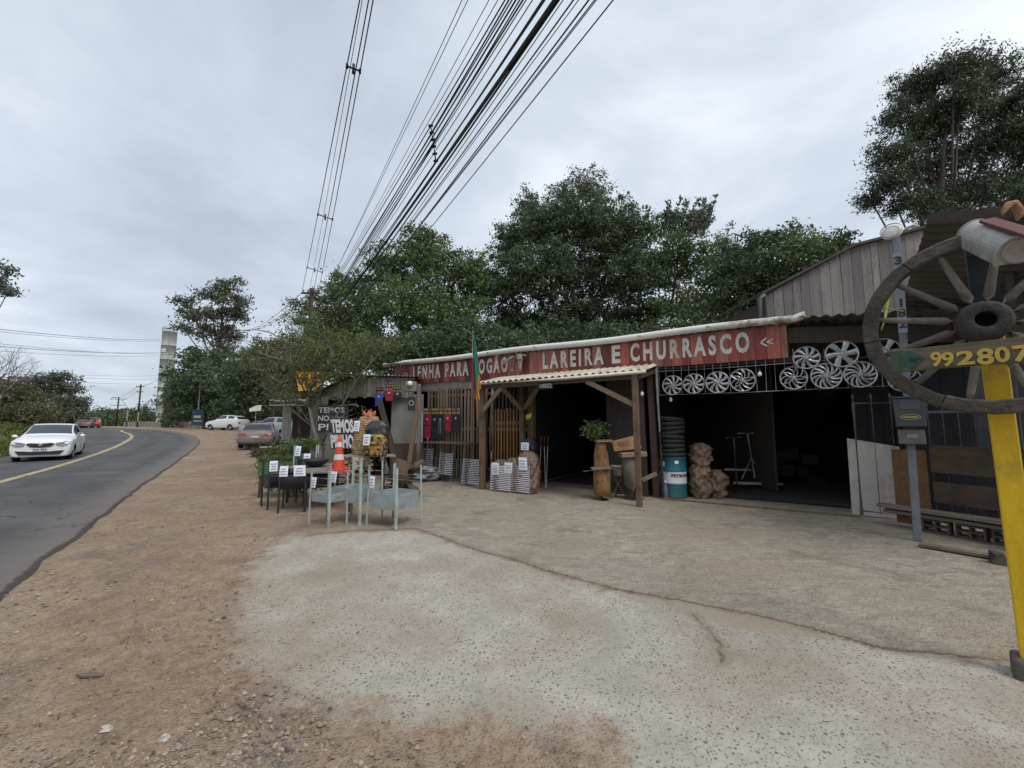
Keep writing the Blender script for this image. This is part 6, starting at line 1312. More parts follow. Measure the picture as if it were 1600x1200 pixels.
for k in range(9):
    mb = MB(); mb.smooth = True; R0 = .255+rnd(-.006, .008); n = 36; zz_ = .92+k*.097; tl_ = (rnd(-.03, .03), rnd(-.03, .03)); ps = [(math.cos(2*math.pi*i/n)*R0+tl_[0]*.3, math.sin(2*math.pi*i/n)*R0, tl_[0]*math.cos(2*math.pi*i/n)) for i in range(n+1)]
    mb.tube(ps, .051, 10, cap=False); t = mb.build('rubber_coil', rubber, loc=(p0.x-.02, p0.y, zz_)); t['col'] = 1; del t['col']
    tag(t, 'black rubber coil, %s, stacked on the teal oil drum' % ['lowest', 'second from the bottom', 'third from the bottom', 'fourth from the bottom', 'middle one', 'fourth from the top', 'third from the top', 'second from the top', 'topmost'][k], 'hose coil', 'black coils stacked on the drum')
bt2 = thing('water_bottle', 'clear plastic bottle standing on the ground before the oil drum', 'bottle', tuple(G(1040, 779))); mb = MB(); mb.smooth = True; mb.lathe([(.001, 0), (.045, 0), (.05, .02), (.05, .2), (.045, .26), (.02, .32), (.016, .35)], 18); mb.build('body', clear, bt2)
mb = MB(); mb.smooth = True; mb.lathe([(.018, .345), (.018, .37), (.001, .372)], 12); mb.build('cap', white_plastic, bt2)
for x, y, w_, h_, z0, d_, lb in ((1099, 778, .36, .74, 0, .2, 'lower left clear sack of brown firewood beside the oil drum'), (1126, 778, .34, .6, 0, .25, 'lower right sack of firewood beside the metal stands'), (1103, 745, .36, .56, .62, .3, 'sack of firewood lying on top of the two lower ones')):
    p = G(x, 779); sack('firewood_sack', lb, (p.x, p.y+d_*.6, z0), w_, .36, h_, MATS['bagged_firewood'], seed=int(x)+3, cat='sack', group='firewood sacks beside the drum', lump=.055, neck=.45)
# metal stands inside the garage
p = D(1180, 760, 10.4); ms_ = thing('axle_stand', 'pale tubular T stand with tripod braces and two low rails inside the garage', 'stand', (p.x, p.y, 0)); z1 = D(1170, 677, 10.4).z
mb = MB(); mb.tube([(0, 0, .25), (-.12, 0, z1)], .022, 8); mb.tube([(-.12-.25, 0, z1), (-.12+.2, 0, z1)], .02, 8); mb.tube([(-.33, 0, .22), (-.06, 0, .75), (.3, 0, .16)], .018, 8); mb.build('mast', M('pale_grey_steel', (.34, .34, .33), .5, .15, 8), ms_)
mb = MB(); mb.beam((-.65, -.2, .16), (.55, -.2, .13), .05, .06); mb.beam((-.65, .2, .44), (.55, .2, .42), .05, .05); mb.build('rail', MATS['pale_grey_steel'], ms_)
p = D(1152, 768, 9.9); ts = thing('teal_stand', 'slim teal T-topped post with a dark tripod foot inside the garage', 'stand', (p.x, p.y, 0)); z1 = D(1152, 684, 9.9).z
mb = MB(); mb.tube([(0, 0, .1), (-.02, 0, z1)], .025, 8); mb.tube([(-.22, 0, z1), (.16, 0, z1+.01)], .018, 8); mb.build('mast', M('teal_steel', (.03, .085, .10), .5), ts)
mb = MB()
for a in (.3, 2.2, 4.1): mb.tube([(0, 0, .16), (math.cos(a)*.35, math.sin(a)*.35, .03)], .03, 6)
mb.build('foot', black_metal, ts)
# clutter deep inside, its near-black colour standing in for the bay shade
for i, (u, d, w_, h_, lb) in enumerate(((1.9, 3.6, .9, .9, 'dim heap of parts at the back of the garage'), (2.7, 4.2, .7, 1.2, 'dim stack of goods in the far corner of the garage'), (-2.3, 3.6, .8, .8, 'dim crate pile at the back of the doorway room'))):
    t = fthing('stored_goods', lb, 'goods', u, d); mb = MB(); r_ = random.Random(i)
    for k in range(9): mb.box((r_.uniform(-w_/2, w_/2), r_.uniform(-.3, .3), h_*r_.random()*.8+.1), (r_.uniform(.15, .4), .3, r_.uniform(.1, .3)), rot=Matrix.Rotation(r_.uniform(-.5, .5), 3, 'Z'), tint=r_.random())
    mb.build('boxes', M('shaded_goods', (.035, .032, .03), .9, .4, 5, .2, tint=.5), t)
# ---------------------------------------------------------------- plants at the left
def plant(name, lb, px_, py_, n, sx_, sy_, sz_, leaf, mat, seed, aspect=.3, stems=0, cz=None, z0=0, group=None, pot=None, droop=-.2):
    p = G(px_, py_); t = thing(name, lb, 'plant', (p.x, p.y, z0), 0, group); r = np.random.RandomState(seed); cz = cz or sz_
    P = r.randn(n, 3)*[sx_/2, sy_/2, sz_/2]+[0, 0, cz]; P = P[P[:, 2] > .03]; leaves_mesh('foliage', P, leaf, mat, t, r, aspect, droop=droop)
    mb = MB(); rr_ = random.Random(seed)
    for k in range(max(4, stems)): a = rr_.uniform(0, 6.28); e_ = P[rr_.randrange(len(P))]; mb.tube([(0, 0, 0), (e_[0]*.5, e_[1]*.5, e_[2]*.6), tuple(e_)], [.012, .008, .003], 4)
    mb.build('stems', bark, t)
    if pot: mb = MB(); mb.smooth = True; mb.lathe([(pot*.7, 0), (pot, pot*1.3), (pot*.9, pot*1.3), (.001, pot*1.2)], 16); mb.build('pot', M('clay_pot', (.15, .09, .06), .9, .3, 8), t)
    return t
plant('shrub', 'low dark shrub with pale flowers beside the rusty old car', 398, 705, 1500, .9, .7, .5, .09, L_mid, 1, .5, 12)
plant('shrub', 'weedy shrub on the ground left of the plant boxes', 415, 716, 900, .6, .5, .35, .08, L_olive, 2, .4, 10)
plant('rosette_plant', 'yellow-green strappy plant behind the green trough', 432, 738, 420, .5, .4, .4, .26, L_yel, 3, .13, 6, cz=.55)
plant('rosette_plant', 'lower strappy green plant beside the yellow-green one', 446, 745, 380, .5, .4, .35, .24, L_bright, 4, .14, 6, cz=.4)
plant('fern', 'bright green fern above the small table grill', 470, 770, 1400, .38, .3, .13, .09, L_bright, 5, .25, 8, cz=1.12)
plant('leafy_plant', 'dark leafy pot plant between the trough and the black grill', 455, 775, 700, .5, .4, .25, .11, L_mid, 6, .4, 6, cz=.35, pot=.13)
p = G(431, 775); tr_ = thing('green_trough', 'green planter trough with short green leaves behind the left grill', 'planter', (p.x, p.y, 0), .4)
mb = MB(); mb.box((0, 0, .62), (.7, .34, .3)); mb.build('box', M('trough_green', (.05, .12, .03), .7, .3, 8, .1), tr_)
for x in (-.3, .3): mb = MB(); mb.beam((x, 0, 0), (x, 0, .48), .05, .3, up=Y_); mb.build('leg', dark_wood, tr_)
r = np.random.RandomState(6); P = r.rand(1800, 3)*[.72, .36, .12]+[-.36, -.18, .74]; leaves_mesh('grass_top', P, .09, L_bright, tr_, r, .2, droop=-1)
for x, y, lb in ((405, 712, 'dark crate among the weeds near the old car'), (427, 722, 'pale crate beside the dark one')):
    p = G(x, y+4); t = thing('crate', lb, 'crate', (p.x, p.y, 0), .3); mb = MB(); 
    for z_ in (.08, .24, .4): mb.box((0, -.25, z_), (.6, .02, .12)); mb.box((0, .25, z_), (.6, .02, .12)); mb.box((-.3, 0, z_), (.02, .5, .12)); mb.box((.3, 0, z_), (.02, .5, .12))
    mb.build('slats', plank_wood if x > 410 else dark_wood, t)
# bench planks behind
p = G(437, 722); t = thing('plant_bench', 'rough pale plank bench carrying pots behind the strappy plants', 'bench', (p.x, p.y, 0)); mb = MB(); mb.beam((-.8, 0, .62), (.9, .1, .64), .25, .04); mb.build('seat', MATS['bleached_plank'], t)
for x in (-.6, .7): mb = MB(); mb.beam((x, 0, 0), (x, 0, .6), .06, .2, up=Y_); mb.build('leg', dark_wood, t)
# little tree by the signs
sm = thing('small_tree', 'small thin tree with sparse yellow-green leaves before the shack', 'tree', tuple(G(505, 752))[:2]+(0,)); O_ = Vector(sm.location); rr = random.Random(12); mb = MB(); mb.smooth = True; YT = O_.y
pt_ = lambda x, y, dy=0: D(x, y, YT+dy)-O_
trunk = [pt_(503, 740), pt_(500, 700), pt_(489, 668), pt_(484, 640), pt_(480, 620)]; mb.tube([(0, 0, 0)]+trunk, [.075, .07, .06, .052, .045, .035], 8)
mb.build('trunk', bark_p, sm); mb = MB(); mb.smooth = True; ends = []
for path in (((480, 620), (466, 590), (455, 565), (452, 540)), ((489, 668), (470, 640), (452, 625), (425, 605)), ((484, 640), (500, 615), (510, 580), (520, 545)), ((500, 700), (520, 660), (545, 615), (560, 590), (590, 555)), ((489, 668), (455, 640), (430, 618), (405, 600)), ((480, 620), (495, 590), (492, 560), (500, 535)), ((455, 565), (430, 560), (405, 552)), ((510, 580), (540, 565), (575, 545)), ((466, 590), (440, 600), (410, 580), (392, 575)), ((484, 640), (480, 600), (470, 570), (462, 545))):
    dy = rr.uniform(-.9, .9); ps = [pt_(x, y, dy*i/len(path)) for i, (x, y) in enumerate(path)]; n = len(ps); mb.tube(ps, [.032*(1-.75*i/(n-1)) for i in range(n)], 6)
    for i in range(1, n):
        for k in range(5): e_ = ps[i]+Vector((rr.uniform(-.5, .6), rr.uniform(-.5, .5), rr.uniform(-.1, .5))); mb.tube([ps[i]*.6+ps[i-1]*.4, (ps[i]+e_)/2, e_], [.012, .008, .004], 4, cap=False); ends.append(e_)
mb.build('branches', bark_p, sm); rs_ = np.random.RandomState(14); P = []
for e_ in ends:
    dens_ = 85 if e_.x > pt_(478, 600).x and e_.z > pt_(500, 602).z else 24
    P.append(np.array(e_)+rs_.randn(dens_, 3)*[.22, .22, .13])
leaves_mesh('crown', np.concatenate(P), .085, L_yel, sm, rs_, .35)
# ================================================================ water tower, poles, wires, vehicles
wt = thing('water_tower', 'tall silver cylindrical water tower rising behind the roadside trees', 'water tower', tuple(D(254, 660, 112))[:2]+(0,)); k_ = 112/FPX
zt_ = D(262, 519, 112).z; r_ = 9.3*k_; bandm = M('tower_silver', (.5, .52, .5), .5, .12, .6, .02, metal=.2, dirt=(.4, .41, .38), dirt_amt=.3)
mb = MB(); mb.smooth = True; n = 7; 
for i in range(n): z0, z1 = zt_*i/n, zt_*(i+1)/n; mb.lathe([(r_*(1.05-.05*i/n), z0), (r_*(1.05-.05*(i+1)/n), z1-.12), (r_*(1.06-.05*(i+1)/n)+.05, z1-.12), (r_*(1.06-.05*(i+1)/n)+.05, z1)], 32)
mb.lathe([(r_, zt_), (.01, zt_+.3)], 32); mb.build('tank', bandm, wt)
mb = MB()
for j in range(16): a = 2*math.pi*j/16; mb.tube([(math.cos(a)*r_, math.sin(a)*r_, zt_), (math.cos(a)*r_, math.sin(a)*r_, zt_+1.2)], .05, 4)
for z_ in (zt_+.6, zt_+1.2): mb.tube([(math.cos(2*math.pi*j/24)*r_, math.sin(2*math.pi*j/24)*r_, z_) for j in range(25)], .05, 4)
mb.build('railing', M('rail_grey', (.25, .26, .27), .6), wt)
mb = MB()
for x in (-.35, .35): mb.tube([(r_*.75+x, -r_*.8-.3, 0), (r_*.65+x, -r_*.8, zt_+1)], .06, 4)
for i in range(40): z_ = zt_*i/40; mb.tube([(r_*.75-.35, -r_*.8-.25, z_), (r_*.75+.35, -r_*.8-.25, z_)], .03, 3)
mb.build('ladder', MATS['rail_grey'], wt)
for z_ in (.36, .62, .80): mb = MB(); mb.box((r_*.1, -r_*1.06, zt_*z_), (1.1, .15, .9)); mb.build('hatch', M('hatch_white', (.6, .6, .58), .5), wt)
# boundary fence, boards on the far side of the lot
wf = thing('roadside_wall', 'long low beige boundary wall beyond the parked cars', 'wall', tuple(D(330, 668, 75))[:2]+(0,)); O_ = Vector(wf.location)
a, b = D(195, 668, 105)-O_, D(335, 668, 62)-O_; a.z = b.z = 1.0; mb = MB(); mb.beam(a, b, .25, 2.1); c_ = b+Vector((14, 4, 0)); mb.beam(b+Vector((.2, 0, 0)), c_, .25, 2.1); mb.build('wall', M('beige_wall', (.26, .235, .19), .9, .2, .5, .05, dirt=(.15, .13, .1)), wf)
mb = MB(); d_ = (b-a)
for i in range(24): p = a+d_*i/23; mb.box((p.x, p.y-.16, 1.0), (.3, .2, 2.2))
mb.build('piers', M('pier_grey', (.3, .27, .22), .9), wf)
t = thing('banner_sign', 'small white lettered board low on the boundary wall near the tower', 'sign', tuple(D(257, 659, 84))); mb = MB(); mb.box((0, 0, .2), (3.4, .08, .9)); mb.build('board', M('board_cream', (.55, .52, .44), .7), t)
mb = MB(); [mb.box((-1.2+i*.48, -.05, .2), (.3, .01, .4)) for i in range(6)]; mb.build('dark_strokes', black_metal, t)
t = thing('blue_sign', 'dark blue notice board standing left of the parked white car', 'sign', tuple(D(307, 672, 52))[:2]+(0,)); z1 = D(307, 640, 52).z; z0 = D(307, 664, 52).z
mb = MB(); mb.box((0, 0, (z0+z1)/2), (1.35, .08, z1-z0)); mb.build('board', M('board_navy', (.015, .045, .09), .5), t)
mb = MB(); mb.box((0, -.045, z1-.9), (.9, .01, .3)); mb.box((.1, -.045, z0+.5), (1.0, .01, .12)); mb.build('stripe', M('stripe_pale', (.4, .38, .2), .5), t)
mb = MB(); mb.tube([(-.5, .05, 0), (-.5, .05, z0)], .05, 6); mb.tube([(.5, .05, 0), (.5, .05, z0)], .05, 6); mb.tube([(0, .05, z1), (0, .05, z1+4)], .07, 6); mb.build('post', MATS['rail_grey'], t)
t = thing('notice_board', 'small white board on a post above the silver car', 'sign', tuple(D(399, 640, 40))); mb = MB(); mb.prism([(-.55, -.2), (.55, -.1), (.6, .45), (.1, .4), (-.55, .1)], .06, (0, 0, 0), X, Z); mb.build('board', white_plastic, t); mb = MB(); mb.tube([(0, .1, -1.8), (0, .1, 0)], .04, 6); mb.build('post', dull_steel, t)
t = thing('billboard', 'small white billboard beyond the bend near the street lamp', 'sign', tuple(D(206, 654, 120))); mb = MB(); mb.box((0, 0, 0), (2.2, .1, 1.3)); mb.build('board', white_plastic, t); mb = MB(); mb.tube([(-.8, .1, -2.5), (-.8, .1, 0)], .08, 5); mb.tube([(.8, .1, -2.5), (.8, .1, 0)], .08, 5); mb.build('post', dull_steel, t)
# utility poles
polem = M('dark_pole', (.05, .045, .04), .9, .3, 4, .2); concm = M('concrete_pole', (.24, .23, .21), .9, .2, 4, .1)
def pole(lb, px_, ptop, Y, r_, mat, arms=(), group=None, name='utility_pole'):
    p = D(px_, 660, Y); zt = D(px_, ptop, Y).z; t = thing(name, lb, 'pole', (p.x, p.y, 0), 0, group); mb = MB(); mb.smooth = True; mb.tube([(0, 0, .3), (0, 0, zt)], [r_*1.3, r_], 10); mb.build('shaft', mat, t)
    for z_, w_ in arms:
        mb = MB(); mb.beam((-w_/2, -.1, zt-z_), (w_/2, -.1, zt-z_+.02), .1, .12); mb.build('crossarm', polem, t)
        for x in (-w_/2+.1, -w_/6, w_/6, w_/2-.1): mb = MB(); mb.smooth = True; mb.lathe([(.02, 0), (.05, .06), (.03, .1), (.05, .15), (.02, .2)], 8, (x, -.1, zt-z_+.06)); mb.build('insulator', M('insulator_brown', (.1, .06, .04), .3), t)
    return t, zt
PY = 28.0; pt0, pz = pole('main dark utility pole with a grey transformer behind the shack', 477, 451, PY, .16, polem, ((.35, 1.3), (1.9, 1.1)))
mb = MB(); mb.smooth = True; zz = D(465, 524, PY).z; mb.lathe([(.001, -.42), (.3, -.4), (.32, -.3), (.32, .3), (.28, .36), (.001, .4)], 18, (-.52, -.1, zz)); mb.build('transformer', M('transformer_grey', (.3, .33, .36), .5, .15, 4, .05), pt0)
for y_ in (520, 600): mb = MB(); z_ = D(477, y_, PY).z; mb.box((0, -.2, z_), (.5, .3, .35)); mb.build('cable_box', black_metal, pt0)
for k in range(3): mb = MB(); mb.smooth = True; mb.lathe([(.04, 0), (.06, .08), (.03, .12), (.05, .2), (.02, .26)], 8, (-.68+k*.16, -.1, zz+.36)); mb.build('bushing', MATS['insulator_brown'], pt0)
mb = MB(); mb.smooth = True; p0 = Vector(pt0.location); mb.tube([D(x, y, PY-.2)-p0 for x, y in ((477, 545), (462, 538), (440, 529), (420, 519), (400, 515), (378, 516))], [.04]*5+[.03], 7); mb.tube([D(390, 516, PY-.2)-p0, D(372, 516, PY-.2)-p0], [.08, .05], 8); mb.build('lamp_arm', dull_steel, pt0)
pole('distant utility pole with two wide crossarms beyond the bend', 182, 620, 105, .16, polem, ((.6, 4.2), (2.2, 3.8)), 'distant poles along the road')
pole('distant utility pole with one crossarm and a side lamp near the billboard', 215, 601, 88, .16, polem, ((.5, 1.8), (1.6, 1.4)), 'distant poles along the road')
t, z_ = pole('thin pole in front of the silver water tower', 256, 583, 84, .14, polem, ((.4, 2.0),), 'distant poles along the road')
for x, y, Y, s_, lb in ((198, 641, 90, -1, 'pale street lamp curving left near the billboard'), (215, 645, 80, 1, 'street lamp arm curving right towards the tower'), (157, 650, 130, -1, 'small far street lamp at the vanishing road')):
    p = D(x, 660, Y); zt = D(x, y-20, Y).z; t = thing('street_lamp', lb, 'street lamp', (p.x, p.y, 0), 0, 'street lamps along the road'); mb = MB(); mb.smooth = True; mb.tube([(0, 0, 0), (0, 0, zt*.62)], .13, 8); mb.build('post', concm, t)
    mb = MB(); mb.smooth = True; mb.tube([(0, 0, zt*.6), (s_*.6, 0, zt*.78), (s_*1.6, 0, zt*.95), (s_*3, 0, zt*1.0)], .07, 6); mb.build('arm', dull_steel, t); mb = MB(); mb.box((s_*3.3, 0, zt), (.8, .3, .15)); mb.build('lamp_head', MATS['rail_grey'], t)
t, z_ = pole('grey slim post in front of the broad dark tree', 317, 548, 54, .1, concm, (), None)
# overhead cables: every cable is one object hung between the main pole and the next pole behind the viewer
wirem = M('cable_black', (.012, .012, .014), .6, .1, 5, 0)
def cable(lb, A, ptop, zt, r_, group, sag=.6, ext=1.75, sway=0.0, cat='cable'):
    """parabola from attachment A through the point at height zt seen at the top of the photograph"""
    r0 = Vector(ray(*ptop)); t_ = (zt-EYE)/r0.z; B = Vector((0, 0, EYE))+r0*t_; d = B-A; mb = MB(); mb.smooth = True; ps = []; n = 44
    for i in range(n+1):
        q = ext*i/n; p = A+d*q; p.z += sag*4*(q/ext)*(q/ext-1)+sag*4*(1/ext)*(1-1/ext)*q; p.x += sway*math.sin(q*9); ps.append(p-A)
    mb.tube(ps, r_, 6); o = mb.build('cable', wirem, loc=tuple(A)); return tag(o, lb, cat, group), (A, d, sag, ext)
GHV = 'the high-voltage conductors on the left'; GT = 'telecom cables running overhead in the thick bundle'
hv = []
for i, (x, xa) in enumerate(((562, -.6), (566, -.1), (576, .2), (583, .55))):
    o, c_ = cable(['leftmost high-voltage wire of the separate left group', 'second high-voltage wire of the left group', 'third high-voltage wire of the left group', 'rightmost high-voltage wire of the left group'][i], Vector((p0.x+xa, PY-.1, pz-.1)), (x, 0), pz-.15, .014 if i != 1 else .008, GHV, .5); hv.append(c_)
def along(c_, q):
    A, d, sag, ext = c_; p = A+d*q; p.z += sag*4*(q/ext)*(q/ext-1)+sag*4*(1/ext)*(1-1/ext)*q; return p
def find_q(c_, py_):
    for k in range(400):
        q = .01+k*.0025*1.0; p = along(c_, q); v = p-Vector((0, 0, EYE)); f_ = v.y*math.cos(PITCH)+v.z*math.sin(PITCH); y = 600-FPX*(-v.y*math.sin(PITCH)+v.z*math.cos(PITCH))/f_
        if y < py_: return q
    return 1
for y_, lb in ((105, 'nearest wire spacer clamping the left high-voltage group'), (335, 'middle wire spacer on the left high-voltage group'), (418, 'farthest wire spacer on the left high-voltage group')):
    a = along(hv[0], find_q(hv[0], y_)); b = along(hv[3], find_q(hv[3], y_+8)); m_ = (a+b)/2; t = thing('wire_spacer', lb, 'spacer', tuple(m_), 0, 'spacers on the high-voltage wires'); mb = MB(); mb.smooth = True; mb.tube([a-m_, b-m_], .025, 6)
    mb.tube([a-m_+Vector((0, 0, -.06)), a-m_+Vector((0, 0, .06))], .035, 6); mb.tube([b-m_+Vector((0, 0, -.06)), b-m_+Vector((0, 0, .06))], .035, 6); mb.tube([Vector((0, 0, -.14)), Vector((0, 0, .12))], .04, 6); mb.build('clamp', black_metal, t)
for x, lb in ((722, 'thin lone overhead wire left of the bundle'), (731, 'second thin lone wire just right of it')):
    cable(lb, Vector((p0.x+.25, PY-.1, pz-2.0+.02*(x-722))), (x, 0), pz-2.2, .007, 'pair of thin wires left of the bundle', .5)
bund = []
tel = [(764, .006), (778, .006), (789, .011), (795, .012), (800, .010), (806, .013), (812, .010), (817, .012), (822, .008), (832, .007), (848, .012), (851, .012), (865, .014), (869, .018), (873, .015), (880, .006), (896, .009), (904, .005), (920, .009), (929, .006), (932, .005), (958, .006)]
names = ['far left thin cable', 'second thin cable', 'dark cable', 'medium cable', 'cable', 'heavy cable', 'cable', 'medium cable', 'light cable', 'light cable', 'doubled cable', 'doubled cable', 'thick black trunk cable', 'thickest black trunk cable', 'thick black trunk cable', 'thin wire', 'cable right of the trunk', 'thin wire', 'cable', 'thin wire', 'thin wire', 'lone outermost wire']
for i, (x, r_) in enumerate(tel):
    f = (x-764)/194; za = D(477, 500+f*75, PY).z
    if i in (0, 1): lb = ['leftmost thin cable of the big overhead bundle', 'second thin cable from the left of the bundle'][i]
    elif x in (865, 869, 873): lb = ['left strand of the thick black trunk cable', 'middle, thickest strand of the black trunk cable', 'right strand of the thick black trunk cable'][(x-865)//4]
    elif x == 958: lb = 'lone rightmost overhead wire, apart from the bundle'
    elif x < 860: lb = 'black telecom cable in the dense left half of the overhead bundle'
    else: lb = 'thin telecom wire on the right side of the thick trunk cable'
    grp = GT if 'telecom' not in lb else ('dense cables left of the trunk' if x < 860 else 'thin wires right of the trunk')
    o, c_ = cable(lb, Vector((p0.x+rnd(-.25, .25), PY+rnd(-.1, .1), za+rnd(-.1, .1))), (x, 0), za-.2-.8*f*0+rnd(-.12, .12), r_*1.15, grp, .7+.25*rnd(0, 1), 1.75); bund.append(c_)
cc = bund[5]; q1 = find_q(cc, 225); P0 = along(cc, q1); t = thing('cable_spacer', 'knobbly black spacer bar clamped across the cable bundle', 'spacer', tuple(P0)); a = D(673, 197, P0.y)-P0; b = D(681, 252, P0.y)-P0; mb = MB(); mb.smooth = True; mb.tube([a, b], .02, 6)
for k in range(6): p = a+(b-a)*k/5; mb.tube([p+Vector((-.05, 0, 0)), p+Vector((.05, 0, .02))], .03, 6)
mb.build('bar', black_metal, t)
# onward conductors from the main pole to the far poles and across the road
def span(lb, a, b, r_, sag, group): 
    mb = MB(); mb.smooth = True; ps = [a+(b-a)*(i/20)+Vector((0, 0, 4*sag*(i/20)*(i/20-1)))-a for i in range(21)]; mb.tube(ps, r_, 5); return tag(mb.build('cable', wirem, loc=tuple(a)), lb, 'cable', group)
for i, xa in enumerate((-.5, .1, .5)): span('high-voltage wire running on from the main pole towards the tower', Vector((p0.x+xa, PY, pz-.1)), D(392+i*3, 514+i, 62), .022, .5, 'wires from the main pole onward')
for i, (ya, yb, Y) in enumerate(((513, 531, 70), (517, 533, 70), (536, 553, 78), (541, 551, 78), (548, 556, 78), (579, 587, 90), (583, 592, 90), (589, 600, 95))):
    span(['uppermost wire crossing the left sky', 'wire just under the uppermost one at the left', 'third wire crossing the left sky', 'fourth wire crossing the left sky', 'fifth wire crossing the left sky', 'sixth wire crossing the left sky', 'seventh wire crossing the left sky', 'lowest wire crossing the left sky'][i], D(-30, ya-2, Y*.6), D(250, yb, Y*1.1), .03 if i in (0, 3) else .02, .4, 'wires crossing the road on the left')
for a, b in (((182, 622, 105), (215, 603, 88)), ((215, 604, 88), (256, 587, 84)), ((182, 628, 105), (215, 610, 88))): span('short wire strung between the far poles', D(*a), D(*b), .03, .5, 'wires between the far poles')
# ---------------------------------------------------------------- cars
def make_car(lb, loc, rz, paint, kind='sedan', detail=True, cat='car', name='car'):
    """x forward (nose at +L/2); a smooth lofted body with windows cut from the same surface"""
    t = thing(name, lb, cat, loc, rz)
    # stations: x, z_sill, z_belt, z_top, half width belt, half width top
    if kind == 'sedan':
        L_ = 4.35; Hh = 1.53; S_ = [(2.17, .26, .62, .68, .62, .5), (2.13, .20, .74, .81, .78, .66), (1.97, .19, .80, .89, .84, .72), (1.55, .20, .86, .97, .86, .73), (1.12, .20, .91, 1.03, .87, .73), (.92, .20, .93, 1.07, .87, .71), (.45, .20, .94, 1.30, .87, .64), (.05, .20, .95, 1.48, .87, .60), (-.5, .20, .96, Hh, .87, .60), (-1.0, .20, .98, 1.49, .87, .59), (-1.35, .20, .99, 1.36, .86, .62), (-1.62, .22, 1.0, 1.16, .85, .68), (-1.85, .24, 1.0, 1.08, .83, .70), (-2.1, .30, .95, 1.03, .78, .66), (-2.17, .38, .80, .86, .7, .55)]; ws, we = 5, 7; g0, g1 = 6, 10; rw = (9, 11); wx = (1.35, -1.28)
    elif kind == 'suv':
        L_ = 4.3; Hh = 1.62; S_ = [(2.12, .35, .62, .68, .6, .4), (2.05, .26, .74, .82, .78, .62), (1.8, .24, .86, .95, .86, .72), (1.3, .24, .95, 1.05, .89, .74), (.95, .24, 1.0, 1.12, .89, .72), (.75, .24, 1.02, 1.2, .89, .70), (.35, .24, 1.03, 1.45, .89, .65), (0, .24, 1.04, 1.58, .89, .62), (-.6, .24, 1.05, Hh, .89, .62), (-1.2, .24, 1.07, 1.58, .89, .61), (-1.6, .26, 1.08, 1.5, .88, .60), (-1.9, .28, 1.08, 1.3, .86, .60), (-2.02, .30, 1.05, 1.15, .84, .62), (-2.1, .34, .9, 1.0, .80, .6), (-2.12, .42, .7, .78, .7, .5)]; ws, we = 5, 7; g0, g1 = 6, 10; rw = (10, 12); wx = (1.3, -1.25)
    else:  # boxy old sedan
        L_ = 4.2; Hh = 1.38; S_ = [(2.1, .35, .55, .60, .70, .6), (2.08, .28, .66, .72, .78, .72), (1.9, .24, .74, .80, .80, .74), (1.4, .22, .80, .87, .81, .74), (1.0, .22, .82, .90, .81, .73), (.8, .22, .84, .93, .81, .70), (.45, .22, .85, 1.18, .81, .66), (.15, .22, .86, 1.34, .81, .62), (-.35, .22, .87, Hh, .81, .62), (-.8, .22, .88, 1.35, .81, .61), (-1.1, .22, .88, 1.18, .81, .65), (-1.35, .22, .89, .95, .81, .70), (-1.7, .24, .88, .93, .80, .73), (-2.0, .28, .86, .90, .79, .72), (-2.1, .36, .70, .76, .75, .7)]; ws, we = 5, 7; g0, g1 = 6, 9; rw = (9, 11); wx = (1.3, -1.25)
    def ringp(s): x, zs, zb, zt, wb, wt_ = s; return [(0, zs), (wb*.82, zs), (wb*.97, zs+.10), (wb+.015, (zs+zb)*.5), (wb+.005, zb-.12), (wb-.015, zb), (wb*.15+wt_*.85, zt-.05-(zt-zb)*.02), (wt_*.86, zt-.008), (wt_*.45, zt+.008), (0, zt+.012)]
    K = 5; nr = 10
    rings = [np.array([(s[0], y, z) for y, z in ringp(s)]) for s in S_]
    def up_(A):  # catmull along axis 0
        o_ = []
        for i in range(len(A)-1):
            a, b, c_, d = A[max(i-1, 0)], A[i], A[i+1], A[min(i+2, len(A)-1)]
            for k in range(K): q = k/K; o_.append(.5*((2*b)+(-a+c_)*q+(2*a-5*b+4*c_-d)*q*q+(-a+3*b-3*c_+d)*q**3))
        o_.append(A[-1]); return np.array(o_)
    Gd = up_(np.array(rings)); Gd = up_(Gd.transpose(1, 0, 2)).transpose(1, 0, 2)  # (ns, nring, 3)
    ns, nq = Gd.shape[:2]; body = MB(); gl = MB(); arch_r = .335
    def isglass(i, j):
        s_ = i/K; r__ = j/K; xc, yc, zc = (Gd[i, j]+Gd[i+1, j+1])/2
        if 5.25 <= r__ < 5.95:   # side glass between belt and roof
            if g0-.55 <= s_ < g1+.0 and not (abs(s_-((g0+g1)/2+.1)) < .12): return (Gd[i, 6*K, 2]-Gd[i, 5*K, 2]) > .12
        if r__ >= 6.3 and ws+.15 <= s_ < we-.15: return True
        if r__ >= 6.3 and rw[0]+.3 <= s_ < rw[1]-.2: return True
        return False
    keep = {}
    for i in range(ns-1):
        for j in range(nq-1):
            q4 = [Gd[i, j], Gd[i+1, j], Gd[i+1, j+1], Gd[i, j+1]]; c_ = sum(q4)/4
            if abs(c_[1]) > .55 and any(math.hypot(c_[0]-w_, c_[2]-.31) < arch_r+.02 for w_ in wx) and j/K < 4.2: continue
            if j/K < 1 and any(abs(c_[0]-w_) < arch_r for w_ in wx) and abs(c_[1]) > .5: continue
            tgt = gl if isglass(i, j) else body
            tgt.add([tuple(p) for p in q4], [(0, 1, 2, 3)]); tgt.add([(p[0], -p[1], p[2]) for p in q4], [(3, 2, 1, 0)])
    for e_ in (0, ns-1):
        for j in range(nq-1): a, b = Gd[e_, j], Gd[e_, j+1]; body.add([tuple(a), tuple(b), (b[0], -b[1], b[2]), (a[0], -a[1], a[2])], [(0, 1, 2, 3)])
